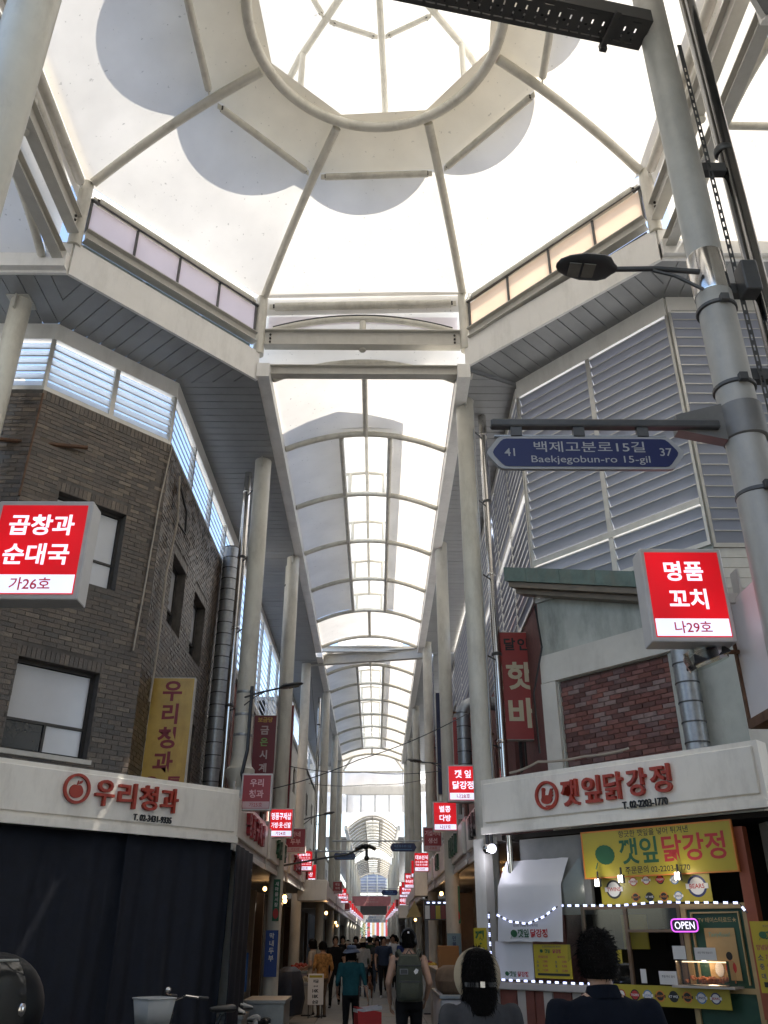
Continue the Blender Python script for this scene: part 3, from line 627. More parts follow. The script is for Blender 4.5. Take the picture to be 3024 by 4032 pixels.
# right corner building
th = thing('plaster_building', 'stained plaster corner building with red brick panel on the right', 'building', (4, 13, 0))
pn = (.27, 2.1, 3.75, 5.05)
wall_piece(cr_, CRL, 2.9, 6.4, [pn], PLAST, th)
mb = MB(); mb.box(pn[0], pn[1], -.2, -.05, pn[2], pn[3], cr_); obj('panel_backing', mb, MORT2, th)
mb = MB(); mb.box(.0, CRL, .002, .055, 5.06, 5.48, cr_); obj('ledge', mb, PLAST2, th)
mb = MB(); mb.box(-.02, .25, .002, .05, 2.9, 5.055, cr_); obj('pilaster', mb, PLAST2, th)
lay_bricks([(cr_.at(0, -.045, 0), CRL, pn[2] + .0, pn[3], [(0, pn[0], 0, 9), (pn[1], 9, 0, 9)])], th, RBK, (.19, .057), .010, .008)
fr = F((2.53, 19.4, 0), (0, -6.93, 0)); wall_piece(fr, 6.93, 0, 6.4, [(1.2, 2.4, 4.2, 5.4), (3.8, 5.0, 4.2, 5.4)], RBK[1], th)
for h in ((1.2, 2.4, 4.2, 5.4), (3.8, 5.0, 4.2, 5.4)): window(fr, *h, th, [(0, .5, 0, 1, WDARK), (.5, 1, 0, 1, WDARK)], .1)
fr = F((4.5, 10.2, 0), (1, 0, 0)); wall_piece(fr, 9.5, 0, 6.3, [], PLAST2, th)
for k in range(9): mb = MB(); mb.box(0.02, 3, .0, .018, 5.0 + k*.145, 5.135 + k*.145, fr); obj('siding_board', mb, PLAST2, th)
mb = MB(); mb.slab([(2.6, 12.6), (4.6, 10.3), (13, 10.3), (13, 19.3), (2.6, 19.3)], 6.2, 6.3); obj('roof', mb, DECK, th)
mb = MB(); mb.slab([(3.2, 12.9), (4.9, 10.9), (13, 10.9), (13, 19.3), (3.2, 19.3)], 2.9, 6.1); obj('inner_block', mb, MATS['dark_interior'], th)
COPPER = M('weathered_green_metal', (.12, .17, .155), .6, .2, var=.25, scale=5, stain=((.18, .15, .11), .6, 4))
BROWNS = M('brown_soffit_metal', (.20, .16, .12), .5, var=.15)
def rake(x): return 6.86 - .346 * x
mb = MB(); mb.prism([(-.28, rake(-.28) - .23), (3.1, rake(3.1) - .23), (3.1, rake(3.1)), (-.28, rake(-.28))], .10, .42, cr_); obj('eave_fascia', mb, COPPER, th)
mb = MB(); mb.prism([(-.24, rake(-.24) - .32), (3.06, rake(3.06) - .32), (3.06, rake(3.06) - .235), (-.24, rake(-.24) - .235)], .003, .37, cr_); obj('eave_soffit', mb, BROWNS, th)
mb = MB(); mb.prism([(-.20, rake(-.20) - .40), (3.02, rake(3.02) - .40), (3.02, rake(3.02) - .325), (-.20, rake(-.20) - .325)], .003, .25, cr_); obj('eave_moulding', mb, BROWNS, th)
for k in range(5): mb = MB(); x = .15 + k*.62; mb.prism([(x, rake(x) - .232), (x + .012, rake(x + .012) - .232), (x + .012, rake(x + .012) + .004), (x, rake(x) + .004)], .415, .426, cr_); obj('eave_joint', mb, COPPER, th)
fr = F((4, 10.88, 0)); mb = MB(); fv = cr_.at(1.32, 0, 5.28); mb.lathe([(.05, 0), (.05, .03), (.03, .03)], F((fv.o), fv.x, fv.z, fv.y), 14); obj('vent', mb, BLACK, th)
# crumpled foil at the foot of the right louvres
th2 = MB()
rows = []
for i in range(7):
    rows.append([cr_.p(-.35 + .5*j/7, .12 + random.uniform(-.04, .05) + .05*i/6, 6.95 - .32*i/6 + random.uniform(-.03, .03) - .05*j/7) for j in range(8)])
th2.loft(rows, closed=False, caps=False); tag(obj('foil_flashing', th2, M('crumpled_foil', (.7, .71, .72), .22, .9, var=.1)), 'crumpled silver foil flashing at the corner below the right louvres', 'flashing')

def flex_duct(pts, r, label, step=.05):
    th = thing('flexible_duct', label, 'duct', pts[-1])
    path = [V(p) for p in pts]; seg = []
    for a, b in zip(path, path[1:]):
        n = max(1, int((b - a).length / (step / 2)))
        seg += [a.lerp(b, i / n) for i in range(n)]
    seg.append(path[-1])
    mb = MB(); mb.tube(seg, [r * (1.0 if i % 2 else .955) for i in range(len(seg))], 18); obj('pipe', mb, GALV, th, True)
    mb = MB(); k = 3
    for i in range(0, len(seg) - 2, 10): mb.tube([seg[i], seg[i] + (seg[i+1] - seg[i]).normalized() * .018], r * 1.04, 18)
    o = obj('seam', mb, DARKSTEEL, th, kind='stuff')
    return th
flex_duct([sl_.p(4.9, .2, 9.35), sl_.p(4.9, .2, 3.2)], .17, 'grey ribbed duct running down the left brick street wall')
flex_duct([cr_.p(2.42, .19, 5.55), cr_.p(2.42, .19, 3.6)], .145, 'shiny ribbed duct beside the red brick panel on the right')
ang = [math.pi/2 * i / 8 for i in range(9)]
flex_duct([(2.6, 17.2, 5.95)] + [(2.02 - .25 * math.sin(a) + .0, 17.2, 5.70 + .25 * math.cos(a)) for a in ang] + [(1.77, 17.2, 4.2)], .14, 'grey elbow duct hanging by the right row of red signs')
def cable(pts, r, label, mat, sag=0, name='cable', cat='cable'):
    path = []
    for a, b in zip(pts, pts[1:]):
        a, b = V(a), V(b)
        for i in range(8): t = i / 8; p = a.lerp(b, t); p.z -= sag * 4 * t * (1 - t); path.append(p)
    path.append(V(pts[-1])); mb = MB(); mb.tube(path, r, 6); return tag(obj(name, mb, mat, None, True), label, cat)
WIRE = M('pale_old_cable', (.38, .33, .27), .7, var=.2)
cable([cl.p(2.24, .05, 9.0), cl.p(2.15, .05, 7.9), cl.p(2.1, .04, 6.4), cl.p(2.05, .05, 5.4)], .012, 'thin old cable running down the brick corner edge', WIRE)
cable([sl_.p(.55, .06, 8.75), sl_.p(.62, .1, 7.9), sl_.p(.48, .06, 6.9), sl_.p(.52, .06, 5.6), sl_.p(.45, .06, 4.8)], .018, 'pale bundled cable hanging down the left brick street wall', WIRE)
cable([sl_.p(.6, .07, 8.6), sl_.p(1.05, .12, 8.3), sl_.p(1.2, .1, 7.95), sl_.p(.75, .07, 7.95)], .02, 'dark looped cable sticking out from the left brick wall', BLACK)
cable([cl.p(.0, .03, 8.95), cl.p(-.02, .03, 7.2)], .018, 'rusty thin pipe at the left brick edge', RUST, 0, 'wall_pipe', 'pipe')
cable([(-6.6, 9.75, 7.83), (-4.42, 10.98, 8.3)], .035, 'rusty horizontal pipe poking across the left brick wall', RUST, 0, 'wall_pipe', 'pipe')
cable([cr_.p(.02, .08, 6.3), cr_.p(.1, .1, 5.6), cr_.p(-.05, .2, 4.9), cr_.p(.05, .3, 4.0)], .015, 'black cable bundle dropping past the rusty box on the right', BLACK)
mb = MB(); mb.bbox(2.64, 2.86, 12.6, 12.85, 4.75, 5.25); tag(obj('junction_box', mb, RUST), 'rusty corrugated box on the right wall beside the red hanging sign', 'box')
# ---------------------------------------------------------------- lettering
TC = bpy.data.curves.new('lettering', 'FONT'); TC.size = 1; TC.resolution_u = 3
TO = bpy.data.objects.new('lettering', TC); TCACHE = {}
TS = bpy.data.scenes.new('lettering'); TS.collection.objects.link(TO)
def glyphs(s, bold, ext):
    k = (s, bold, ext)
    if k not in TCACHE:
        TC.body = s; TC.offset = bold; TC.extrude = ext
        TC.update_tag(); TS.view_layers[0].update(); dg = TS.view_layers[0].depsgraph; e = TO.evaluated_get(dg); m = e.to_mesh()
        TCACHE[k] = ([tuple(v.co) for v in m.vertices], [tuple(p.vertices) for p in m.polygons]); e.to_mesh_clear()
    return TCACHE[k]
def text(mb, s, fr, cx, cz, h=None, w=None, y=.004, bold=.012, ext=0.0, mi=0, slant=0, maxw=None):
    """flat (or raised) lettering centred on cx,cz; h or w sets its size"""
    vs, fs = glyphs(s, bold, ext / (h or .1) if ext else 0)
    x0, x1 = min(v[0] for v in vs), max(v[0] for v in vs); y0, y1 = min(v[1] for v in vs), max(v[1] for v in vs)
    sz = h / (y1 - y0) if h else w / (x1 - x0); sx = w / (x1 - x0) if w else sz
    if maxw and sx * (x1 - x0) > maxw: sx = maxw / (x1 - x0)
    zm = min(v[2] for v in vs)
    mb.add([fr.p(cx + (v[0] - (x0+x1)/2) * sx + slant * (v[1] - (y0+y1)/2) * sz, y + (v[2] - zm) * sz, cz + (v[1] - (y0+y1)/2) * sz) for v in vs], fs, mi)
def vtext(mb, s, fr, cx, z_top, h, gap, **k):
    for c in s:
        if c != ' ': text(mb, c, fr, cx, z_top - h/2, h=h, **k)
        z_top -= h + gap if c != ' ' else gap * 2
HOUS = M('grey_sign_housing', (.56, .54, .52), .4, var=.06)
RED_L = ME('lit_red_face', (.56, .004, .010), .88, patch=.28); WHT_L = ME('lit_white_plate', (.78, .80, 1.0), .95, patch=.08); LET_L = ME('lit_white_lettering', (.86, .84, 1.0), 1.05)
NUM_R = ME('lit_red_lettering', (.32, .008, .03), .8)
RED_U = M('red_sign_face', (.30, .018, .024), .3, var=.05); WHT_U = M('pale_sign_plate', (.52, .34, .34), .35, var=.05); LET_U = M('faded_white_lettering', (.70, .40, .40), .4, var=.05); NUM_U = M('dull_red_lettering', (.38, .05, .06), .4, var=0)
WHITEP = M('white_sign_panel', (.90, .85, .76), .35, var=.05, scale=1.5, stain=((.45, .40, .33), .45, 2.2))
RED3 = M('raised_red_lettering', (.40, .034, .012), .45, var=.08)
BLACKT = M('black_lettering', (.012, .012, .014), .5, var=0)
LIGHTBOX = 'red and white numbered lightboxes'
def lightbox(cx, y, cz, lines, num, label, w=.57, h=.75, lit=True, depth=.14, side=1, far=False):
    fr = F((cx, y, cz), (1, 0, 0), (0, -1, 0)); th = thing('lightbox_sign', label, 'lightbox sign', (cx, y, cz), LIGHTBOX)
    mb = MB(); mb.bbox(-w/2, w/2, -depth, 0, -h/2, h/2, fr, .008); obj('housing', mb, HOUS, th)
    b = .03 * w / .57; hn = h * .19
    mb = MB(); mb.box(-w/2 + b, w/2 - b, 0, .004, -h/2 + b, h/2 - b, fr); obj('face', mb, RED_L if lit else RED_U, th)
    mb = MB(); mb.box(-w/2 + b + .008, w/2 - b - .008, .004, .007, -h/2 + b + .008, -h/2 + b + hn, fr); obj('number_plate', mb, WHT_L if lit else WHT_U, th)
    zc = (-h/2 + b + hn + h/2 - b) / 2; H = h - 2*b - hn; n = len(lines)
    mb = MB(); tot = sum(r for _, r in lines); z = zc + H * .42
    for s, r in lines:
        sh = H * .84 * r / tot; text(mb, s, fr, 0, z - sh/2, h=sh * .72, y=.006, bold=.026 if r > .5 else .01, maxw=w * .80); z -= sh
    if lines: obj('lettering', mb, LET_L if lit else LET_U, th)
    mb = MB(); text(mb, num, fr, 0, -h/2 + b + hn/2 + .004, h=hn * .66, y=.009, bold=.012, maxw=w*.7); obj('number_lettering', mb, NUM_R if lit else NUM_U, th)
    if not far: mb = MB(); x = side * w/2; mb.box(min(x, x + side*.12), max(x, x + side*.12), -depth*.6, -depth*.4, -.04, .04, fr); mb.box(min(x + side*.11, x + side*.13), max(x + side*.11, x + side*.13), -depth*.8, -depth*.2, -h*.3, h*.3, fr); obj('bracket', mb, HOUS, th)
    return th
lightbox(-2.66, 6.0, 4.36, [('곱창과', 1), ('순대국', 1)], '가26호', 'large lit red lightbox numbered 26 at the left edge in front of the brick wall', .76, .84, side=-1, depth=.2)
lightbox(2.38, 6.0, 4.00, [('명품', 1), ('꼬치', 1)], '나29호', 'large lit red lightbox numbered 29 below the blue street name sign', .64, .76, side=1, depth=.2)
def lbl(y, lines, num, label, w=.49, h=.56, lit=True, x=-2.15, zt=3.97, **k): lightbox(x + w/2, y, zt - h/2, lines, num, label, w, h, lit, .13, -1, **k)
def lbr(y, lines, num, label, w=.49, h=.56, lit=True, x=1.60, zt=4.05, **k): lightbox(x - w/2, y, zt - h/2, lines, num, label, w, h, lit, .13, 1, **k)
lbl(13.9, [('우리', 1), ('청과', 1)], '가25호', 'unlit red lightbox numbered 25 at the right end of the left white shop sign', lit=False, zt=3.99)
lbl(17.8, [('명품구제샵', 1), ('가방·옷·신발', .8)], '가24호', 'lit red lightbox numbered 24 just past the unlit one on the left')
lbl(21.2, [('가네', 1), ('두부', 1)], '가23호', 'unlit red lightbox numbered 23 half hidden behind the lit one on the left', lit=False)
lbl(24.2, [('금거래소', 1), ('다이아·순금 14K·18K', .4), ('최고가매입', 1), ('명품시계·구두·가방·보석', .4)], '가22호', 'lit red lightbox numbered 22 with four lines of small writing on the left', .45, .52, x=-2.14, zt=3.73)
lbl(26.6, [('마을', 1), ('농산', 1)], '가21호', 'lit red lightbox numbered 21 above the blank white box on the left', .42, .50, x=-2.16, zt=3.56)
lbr(13.6, [('깻 잎', 1), ('닭강정', 1)], '나28호', 'lit red lightbox numbered 28 at the left end of the right white shop sign', zt=4.08)
lbr(17.4, [('별콩', 1), ('다방', 1)], '나27호', 'lit red lightbox numbered 27 just below and beyond number 28')
lbr(21.7, [('기섭이네', 1), ('생선', 1)], '나26호', 'unlit red lightbox numbered 26 beyond the lit one on the right', .46, .56, lit=False)
lbr(24.9, [('대보선식', 1), ('선식·잡곡·곡물', .5), ('직접 한 견과류', .45)], '나25호', 'lit red lightbox numbered 25 with small lines below its name on the right', .42, .50, x=1.46, zt=3.74)
lbr(27.3, [('꼬마', 1), ('김밥', 1)], '나24호', 'lit red lightbox numbered 24 mostly behind number 25 on the right', .42, .50, x=1.46, zt=3.73)
lbr(32.9, [('왕만두', 1), ('즉석손만두', 1)], '나23호', 'lit red lightbox numbered 23 low in the right row', .43, .52, x=1.45, zt=3.73)
lbr(37.7, [('생생', 1), ('땡땡이네', 1)], '나22호', 'lit red lightbox numbered 22 in the far part of the right row', .42, .50, x=1.46, zt=3.69, far=True)
lbr(40.3, [('멋', 1)], '나21호', 'lit red lightbox numbered 21 behind number 22 in the right row', .42, .48, x=1.44, zt=3.67, far=True)
lbr(42.6, [('바베큐', 1)], '나20호', 'lit red lightbox numbered 20, lowest of the near cluster in the right row', .40, .42, x=1.47, zt=3.33, far=True)
lbr(45.4, [('찬', 1)], '나19호', 'lit red lightbox numbered 19 just below number 20 in the right row', .40, .42, x=1.50, zt=3.30, far=True)
lbl(36.9, [('매일', 1), ('야채', 1)], '가20호', 'unlit red lightbox above the far left shop awnings', .40, .46, lit=False, x=-1.75, zt=3.66, far=True)
lbl(42.4, [('삼', 1), ('건강식품', 1)], '가18호', 'lit red lightbox numbered 18 with two lines in the far left row', .40, .46, x=-1.75, zt=3.67, far=True)
lbl(45.1, [('식품', 1)], '가17호', 'lit red lightbox just behind number 18 in the far left row', .40, .44, x=-1.74, zt=3.56, far=True)
ORDN = ['first', 'second', 'third', 'fourth', 'fifth', 'sixth', 'seventh', 'eighth', 'ninth', 'tenth']
for i in range(10):
    y = 52 + i * 5.4
    lbl(y, [], '가%d호' % (16 - i), 'small distant lit red lightbox in the far left row, %s from its near end' % ORDN[i], .42, .5, x=-1.78, zt=3.5 + .03*i, far=True)
    lbr(y, [], '나%d호' % (18 - i), 'small distant lit red lightbox in the far right row, %s from its near end' % ORDN[i], .42, .5, x=1.46, zt=3.55 + .03*i, far=True)
lightbox(-1.62, 50, 3.1, [], '가19호', 'dull unlit red box low in the far left row beside the pink banner', .45, .4, lit=False, far=True)
lightbox(1.25, 49.5, 3.25, [], '나18호', 'dull unlit red box low in the far right row beside the pink banner', .40, .45, lit=False, far=True)

# ---------------------------------------------------------------- the two corner shop signs
def ring_emblem(mb, fr, cx, cz, rx, rz, t, y0, y1, n=40):
    o = [(cx + rx*math.cos(2*math.pi*k/n), cz + rz*math.sin(2*math.pi*k/n)) for k in range(n)]; i_ = [(cx + (rx-t)*math.cos(2*math.pi*k/n), cz + (rz-t)*math.sin(2*math.pi*k/n)) for k in range(n)]
    b = len(mb.v)
    vs = [fr.p(x, y, z) for ring, y in ((o, y0), (o, y1), (i_, y1), (i_, y0)) for x, z in ring]
    fs = []
    for r in range(3):
        for k in range(n): fs.append((r*n + k, r*n + (k+1) % n, (r+1)*n + (k+1) % n, (r+1)*n + k))
    mb.add(vs, fs)
def blob(mb, fr, pts, y0, y1): mb.prism(pts, y0, y1, fr)
def ell(cx, cz, rx, rz, n=18, a0=0, a1=2*math.pi): return [(cx + rx*math.cos(a0 + (a1-a0)*k/n), cz + rz*math.sin(a0 + (a1-a0)*k/n)) for k in range(n)]
def corner_sign(fr, L, z0, z1, label, return_len=.5, end_left=True):
    th = thing('shop_sign', label, 'shop sign', fr.p(L/2, 0, z0))
    mb = MB(); mb.box(0, L, -.25, 0, z0, z1, fr); obj('sign_box', mb, WHITEP, th)
    mb = MB(); mb.bbox(.06, L - .06, 0, .035, z0 + .13, z1 - .06, fr, .01); obj('face_panel', mb, WHITEP, th)
    mb = MB(); mb.box(0, L, 0, .05, z0 - .02, z0 + .07, fr); obj('bottom_trim', mb, WHITEP, th)
    return th
SL = F((-4.84, 10.66, 0), (1, 1, 0)); LL = 3.88     # left sign, right end at (-2.09,13.4)
th = corner_sign(SL, LL, 2.92, 3.66, 'white shop sign with raised red lettering and apple emblem on the left')
YF = .036
mb = MB(); cxe = LL - 2.65; ring_emblem(mb, SL, cxe, 3.39, .185, .19, .035, YF, YF + .04); obj('emblem_ring', mb, RED3, th)
mb = MB()
ap = [(cxe + .095*math.sin(2*math.pi*k/24) * (1 - .12*math.cos(2*math.pi*k/24)), 3.365 + .09*math.cos(2*math.pi*k/24) - .022*math.exp(-((k if k < 12 else k - 24) / 1.6)**2)) for k in range(24)]
mb.prism(ap[::-1], YF, YF + .02, SL); mb.prism([(cxe + .0, 3.44), (cxe + .008, 3.44), (cxe + .02, 3.49), (cxe + .01, 3.495)], YF, YF + .02, SL)
mb.prism([(cxe + .02, 3.45), (cxe + .055, 3.46), (cxe + .075, 3.50), (cxe + .04, 3.49)], YF, YF + .02, SL); obj('emblem_apple', mb, RED3, th)
for i, c in enumerate('우리청과'): mb = MB(); text(mb, c, SL, LL - 2.255 + i*.335, 3.375, h=.33, w=.27, y=YF, bold=.018, ext=.03); obj('letter', mb, RED3, th)
mb = MB(); text(mb, 'T. 02-3431-9335', SL, LL - 1.47, 3.115, h=.085, w=.60, y=YF, bold=.012, ext=.008); obj('phone_lettering', mb, BLACKT, th)
SR = F((1.47, 12.24, 0), (1, -1, 0)); LR = 3.92
th = corner_sign(SR, LR, 2.92, 3.62, 'white shop sign with raised red lettering and hen emblem on the right')
mb = MB(); cxe = 1.12; ring_emblem(mb, SR, cxe, 3.30, .175, .18, .032, YF, YF + .04); obj('emblem_ring', mb, RED3, th)
mb = MB(); mb.prism(ell(cxe - .01, 3.25, .085, .055), YF, YF + .02, SR); mb.prism([(cxe - .085, 3.26), (cxe - .045, 3.24), (cxe - .03, 3.36), (cxe - .05, 3.39), (cxe - .075, 3.37)], YF, YF + .02, SR); mb.prism(ell(cxe - .05, 3.375, .028, .028), YF, YF + .02, SR)
for k in range(3): mb.prism([(cxe + .02, 3.25 + .02*k), (cxe + .05, 3.25 + .02*k), (cxe + .10, 3.30 + .04*k), (cxe + .06, 3.31 + .035*k)], YF + .001*k, YF + .021, SR)
mb.prism([(cxe - .03, 3.16), (cxe + .07, 3.16), (cxe + .07, 3.175), (cxe - .03, 3.175)], YF, YF + .02, SR); obj('emblem_hen', mb, RED3, th)
for i, c in enumerate('깻잎닭강정'): mb = MB(); text(mb, c, SR, 1.49 + i*.315, 3.295 + .008*i, h=.32, w=.255, y=YF, bold=.018, ext=.03); obj('letter', mb, RED3, th)
mb = MB(); text(mb, 'T. 02-2203-1770', SR, 2.49, 3.075, h=.085, w=.59, y=YF, bold=.012, ext=.008); obj('phone_lettering', mb, BLACKT, th)

# ---------------------------------------------------------------- shop fronts along the street: fascia boards, soffits
UNDER = M('dim_awning_soffit', (.30, .29, .28), .7, var=.1)
PALEP = M('pale_fascia_board', (.50, .46, .44), .3, var=.06, stain=((.28, .24, .2), .3, 2))
GREEN3 = M('raised_green_lettering', (.03, .09, .05), .4, var=.1); DKRED3 = M('raised_crimson_lettering', (.34, .03, .04), .4, var=.1); BLK3 = M('raised_black_lettering', (.03, .03, .03), .4, var=.1)
def shop_front(x, ya, yb, side, z0, z1, word, lm, label, wallx, sub='', lmat2=None, out=.0):
    """side -1: left row (faces +x); +1: right row (faces -x)"""
    fr = F((x, ya if side < 0 else yb, 0), (0, 1, 0), (1, 0, 0)) if side < 0 else F((x, yb, 0), (0, -1, 0), (-1, 0, 0))
    L = yb - ya; th = thing('shop_awning', label, 'shop awning', fr.p(L/2, 0, z0))
    mb = MB(); mb.box(.02, L - .02, -.08, 0, z0, z1, fr); obj('fascia_board', mb, PALEP, th)
    mb = MB(); mb.bbox(.12, L - .12, 0, .06, z0 + .16, z1 - .08, fr); obj('name_panel', mb, WHITEP, th)
    mb = MB(); mb.box(0, L, 0, .03, z0 - .04, z0 + .05, fr); obj('bottom_trim', mb, FASCIA, th)
    dx = abs(wallx - x); mb = MB(); mb.box(0, L, -dx, -.08, z0 - .02, z0 + .02, fr); obj('soffit', mb, UNDER, th)
    n = len(word); hh = min((z1 - z0) * .5, L * .8 / max(1, n) * .9)
    for i, c in enumerate(word): mb = MB(); text(mb, c, fr, L/2 + (i - (n-1)/2) * hh * 1.12, (z0+z1)/2 + .05, h=hh * .9, y=.062, bold=.035, ext=.03); obj('letter', mb, lm, th)
    if sub: mb = MB(); text(mb, sub, fr, L * .78, z0 + .22, h=.08, y=.062); obj('sub_lettering', mb, BLACKT, th)
    return th
rows_l = [(13.5, 17.6, '명품구제샵', DKRED3, 'white fascia with dark red raised letters behind the unlit lightbox'), (17.65, 21.6, '가네두부', GREEN3, 'white fascia with dark green raised letters on the left row'), (21.65, 25.2, '금거래소', DKRED3, 'white fascia with crimson letters past the green-lettered one on the left'), (25.25, 28.0, '농산', DKRED3, 'narrow fascia with crimson letters before the blank white box')]
for ya, yb, wd, lm, lab in rows_l: shop_front(-2.18 + (ya-13.5)*.008, ya, yb, -1, 2.86, 3.66, wd, lm, lab, -3.5, '영업중' if False else '')
rows_r = [(12.6, 16.4, '별콩다방', BLK3, 'white fascia with black raised letters behind lightbox number 28'), (16.45, 20.6, '기섭이네', GREEN3, 'white fascia with green letters on the right row'), (20.65, 24.6, '생선', GREEN3, 'pale fascia with dark green letters deeper in the right row'), (24.65, 29.0, '선식', BLK3, 'pale fascia with black letters in the right row near number 25')]
for ya, yb, wd, lm, lab in rows_r: shop_front(1.70 - (ya-12.6)*.012, ya, yb, 1, 2.86, 3.66, wd, lm, lab, 2.75)
for i in range(9):
    ya = 30 + i * 9.5
    shop_front(-1.75 - .0*i, ya, ya + 9.0, -1, 2.75, 3.35, '', DKRED3, 'distant pale fascia in the left row of shops, %s beyond the blank box' % ['first', 'second', 'third', 'fourth', 'fifth', 'sixth', 'seventh', 'eighth', 'ninth'][i], -3.5)
    shop_front(1.42 + .0*i, ya, ya + 9.0, 1, 2.75, 3.35, '', DKRED3, 'distant pale fascia in the right row of shops, %s beyond number 25' % ['first', 'second', 'third', 'fourth', 'fifth', 'sixth', 'seventh', 'eighth', 'ninth'][i], 2.9)

# buildings lining the street
SHUT = M('dim_shop_interior', (.045, .04, .036), .7, var=.3, scale=2)
WARMW = M('warm_timber_wall', (.13, .08, .045), .6, var=.25, scale=3)
def block(side, ya, yb, h, mat, label, wins=2, x=None, topl=True):
    x = x or (-3.45 if side < 0 else 2.75)
    fr = F((x, ya, 0), (0, 1, 0), (1, 0, 0)) if side < 0 else F((x, yb, 0), (0, -1, 0), (-1, 0, 0))
    L = yb - ya; th = thing('shop_building', label, 'building', fr.p(L/2, -3, 0))
    hs = []
    for i in range(wins):
        c = L * (i + .5) / wins
        hs.append((c - .55, c + .55, 4.6, 5.8))
        if h > 8.2: hs.append((c - .5, c + .5, 7.0, 8.0))
    wall_piece(fr, L, 2.9, h, hs, mat, th); 
    for q in hs: window(fr, *q, th, [(0, .5, 0, 1, WDARK), (.5, 1, 0, 1, WPANE if random.random() < .3 else WDARK)], .1)
    mb = MB(); mb.box(0, L, -6, -.5, 0, h - .1, fr); obj('inner_block', mb, MATS['dark_interior'], th)
    mb = MB(); mb.box(0, L, -.5, -.2, 0, 2.9, fr); obj('shop_back_wall', mb, SHUT, th)
    mb = MB(); mb.box(-.05, L + .05, -6, .08, h, h + .12, fr); obj('roof', mb, DECK, th)
    for k in range(int(L / 2.2) + 1): mb = MB(); mb.box(min(L - .2, k*2.2), min(L, k*2.2 + .2), -.2, .02, 0, 2.9, fr); obj('pier', mb, PLAST3 if k % 2 else WARMW, th)
    return th
block(-1, 12.6, 19.45, 3.2, PLAST3, 'dark ground floor of the left corner shops below the brick wall', 0, -3.55)
block(-1, 19.6, 28.2, 7.2, RBK[0], 'red brick building beyond the dark brick corner on the left', 3)
block(-1, 28.25, 38.15, 8.8, PLAST2, 'pale rendered building past the slanting beam on the left', 3)
block(-1, 38.2, 49, 8.95, PLAST3, 'grey rendered building deeper in on the left of the street', 3)
block(1, 12.9, 19.3, 3.2, PLAST3, 'dark ground floor of the right shops below the red brick wall', 0, 2.8)
block(1, 19.35, 28.2, 7.7, RBK[2], 'red brick building with dark windows on the right of the street', 3)
block(1, 28.25, 38.15, 9.0, PLAST3, 'grey rendered building past the slanting beam on the right', 3, 2.85)
block(1, 38.2, 49, 9.05, PLAST2, 'pale rendered building deeper in on the right of the street', 3, 2.85)
for i, (ya, yb) in enumerate(((56, 70), (70.3, 88), (88.3, 108))):
    block(-1, ya, yb, 6.4, [PLAST3, PLAST2, RBK[0]][i], ['distant grey', 'distant pale', 'distant brick'][i] + ' building lining the far left of the street', 3)
    block(1, ya, yb, 6.2, [PLAST2, PLAST3, PLAST2][i], ['distant pale', 'distant grey', 'farthest pale'][i] + ' building lining the far right of the street', 3)
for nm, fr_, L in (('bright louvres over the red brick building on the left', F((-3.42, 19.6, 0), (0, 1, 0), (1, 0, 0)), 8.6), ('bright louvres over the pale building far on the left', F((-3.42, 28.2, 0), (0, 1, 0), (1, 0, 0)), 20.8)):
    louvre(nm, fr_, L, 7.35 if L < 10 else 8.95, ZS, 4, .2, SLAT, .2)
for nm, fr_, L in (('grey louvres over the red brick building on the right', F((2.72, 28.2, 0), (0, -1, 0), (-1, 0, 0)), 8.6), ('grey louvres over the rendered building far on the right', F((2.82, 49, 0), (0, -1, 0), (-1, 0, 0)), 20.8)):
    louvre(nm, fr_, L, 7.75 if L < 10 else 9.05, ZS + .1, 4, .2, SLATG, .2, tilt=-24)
# buildings around and behind the viewer (they close off the light there)
def plain(pts, h, mat, label):
    th = thing('shop_building', label, 'building', (*pts[0], 0)); mb = MB(); mb.slab(pts, 0, h); obj('wall', mb, mat, th)
    mb = MB(); cx_ = sum(p[0] for p in pts)/len(pts); cy_ = sum(p[1] for p in pts)/len(pts); mb.slab([(cx_ + (p[0]-cx_)*1.01, cy_ + (p[1]-cy_)*1.01) for p in pts], h, h + .12); obj('roof', mb, DECK, th)
plain([(-16, 4.6), (-16, -14), (-3.4, -14), (-3.4, 2.6), (-5.4, 4.6)], 7.2, PLAST2, 'grey building at the near left corner of the crossing')
plain([(5.2, 4.6), (3.0, 2.6), (3.0, -14), (16, -14), (16, 4.6)], 10.5, PLAST2, 'grey building at the near right corner of the crossing')
# ---------------------------------------------------------------- right corner shop
Q = F((1.59, 12.32, 0), (1, -1, 0))
YEL = M('yellow_banner_vinyl', (.40, .32, .02), .4, var=.06, scale=2); YEL2 = M('yellow_menu_board', (.44, .34, .02), .35, var=.05)
REDP = M('printed_red', (.42, .03, .03), .5, var=0); GRNP = M('printed_dark_green', (.02, .10, .04), .5, var=0); BLKP = M('printed_black', (.015, .015, .015), .5, var=0); NAVP = M('printed_navy', (.02, .03, .12), .5, var=0); WHTP = M('printed_white', (.72, .70, .68), .5, var=0); PURP = M('printed_crimson', (.30, .02, .08), .5, var=0); SKYP = M('printed_blue', (.08, .20, .42), .5, var=0); ORNP = M('printed_orange', (.60, .20, .03), .5, var=0)
WHITEV = M('white_vinyl_sheet', (.66, .65, .66), .42, var=.05, scale=1.5)
REDWOOD = M('dark_red_board', (.16, .05, .035), .6, var=.2, scale=6); TRIM = M('pale_trim_board', (.42, .38, .34), .6, var=.1); TAN = M('tan_frame_moulding', (.36, .26, .12), .5, var=.15); DGREEN = M('dark_green_board', (.012, .055, .032), .5, var=.2)
DARKI = MATS['dark_interior']; GLASS = MG('window_glass'); PLASTIC = MG('clear_plastic', (.95, 1, .95), .18, .8)
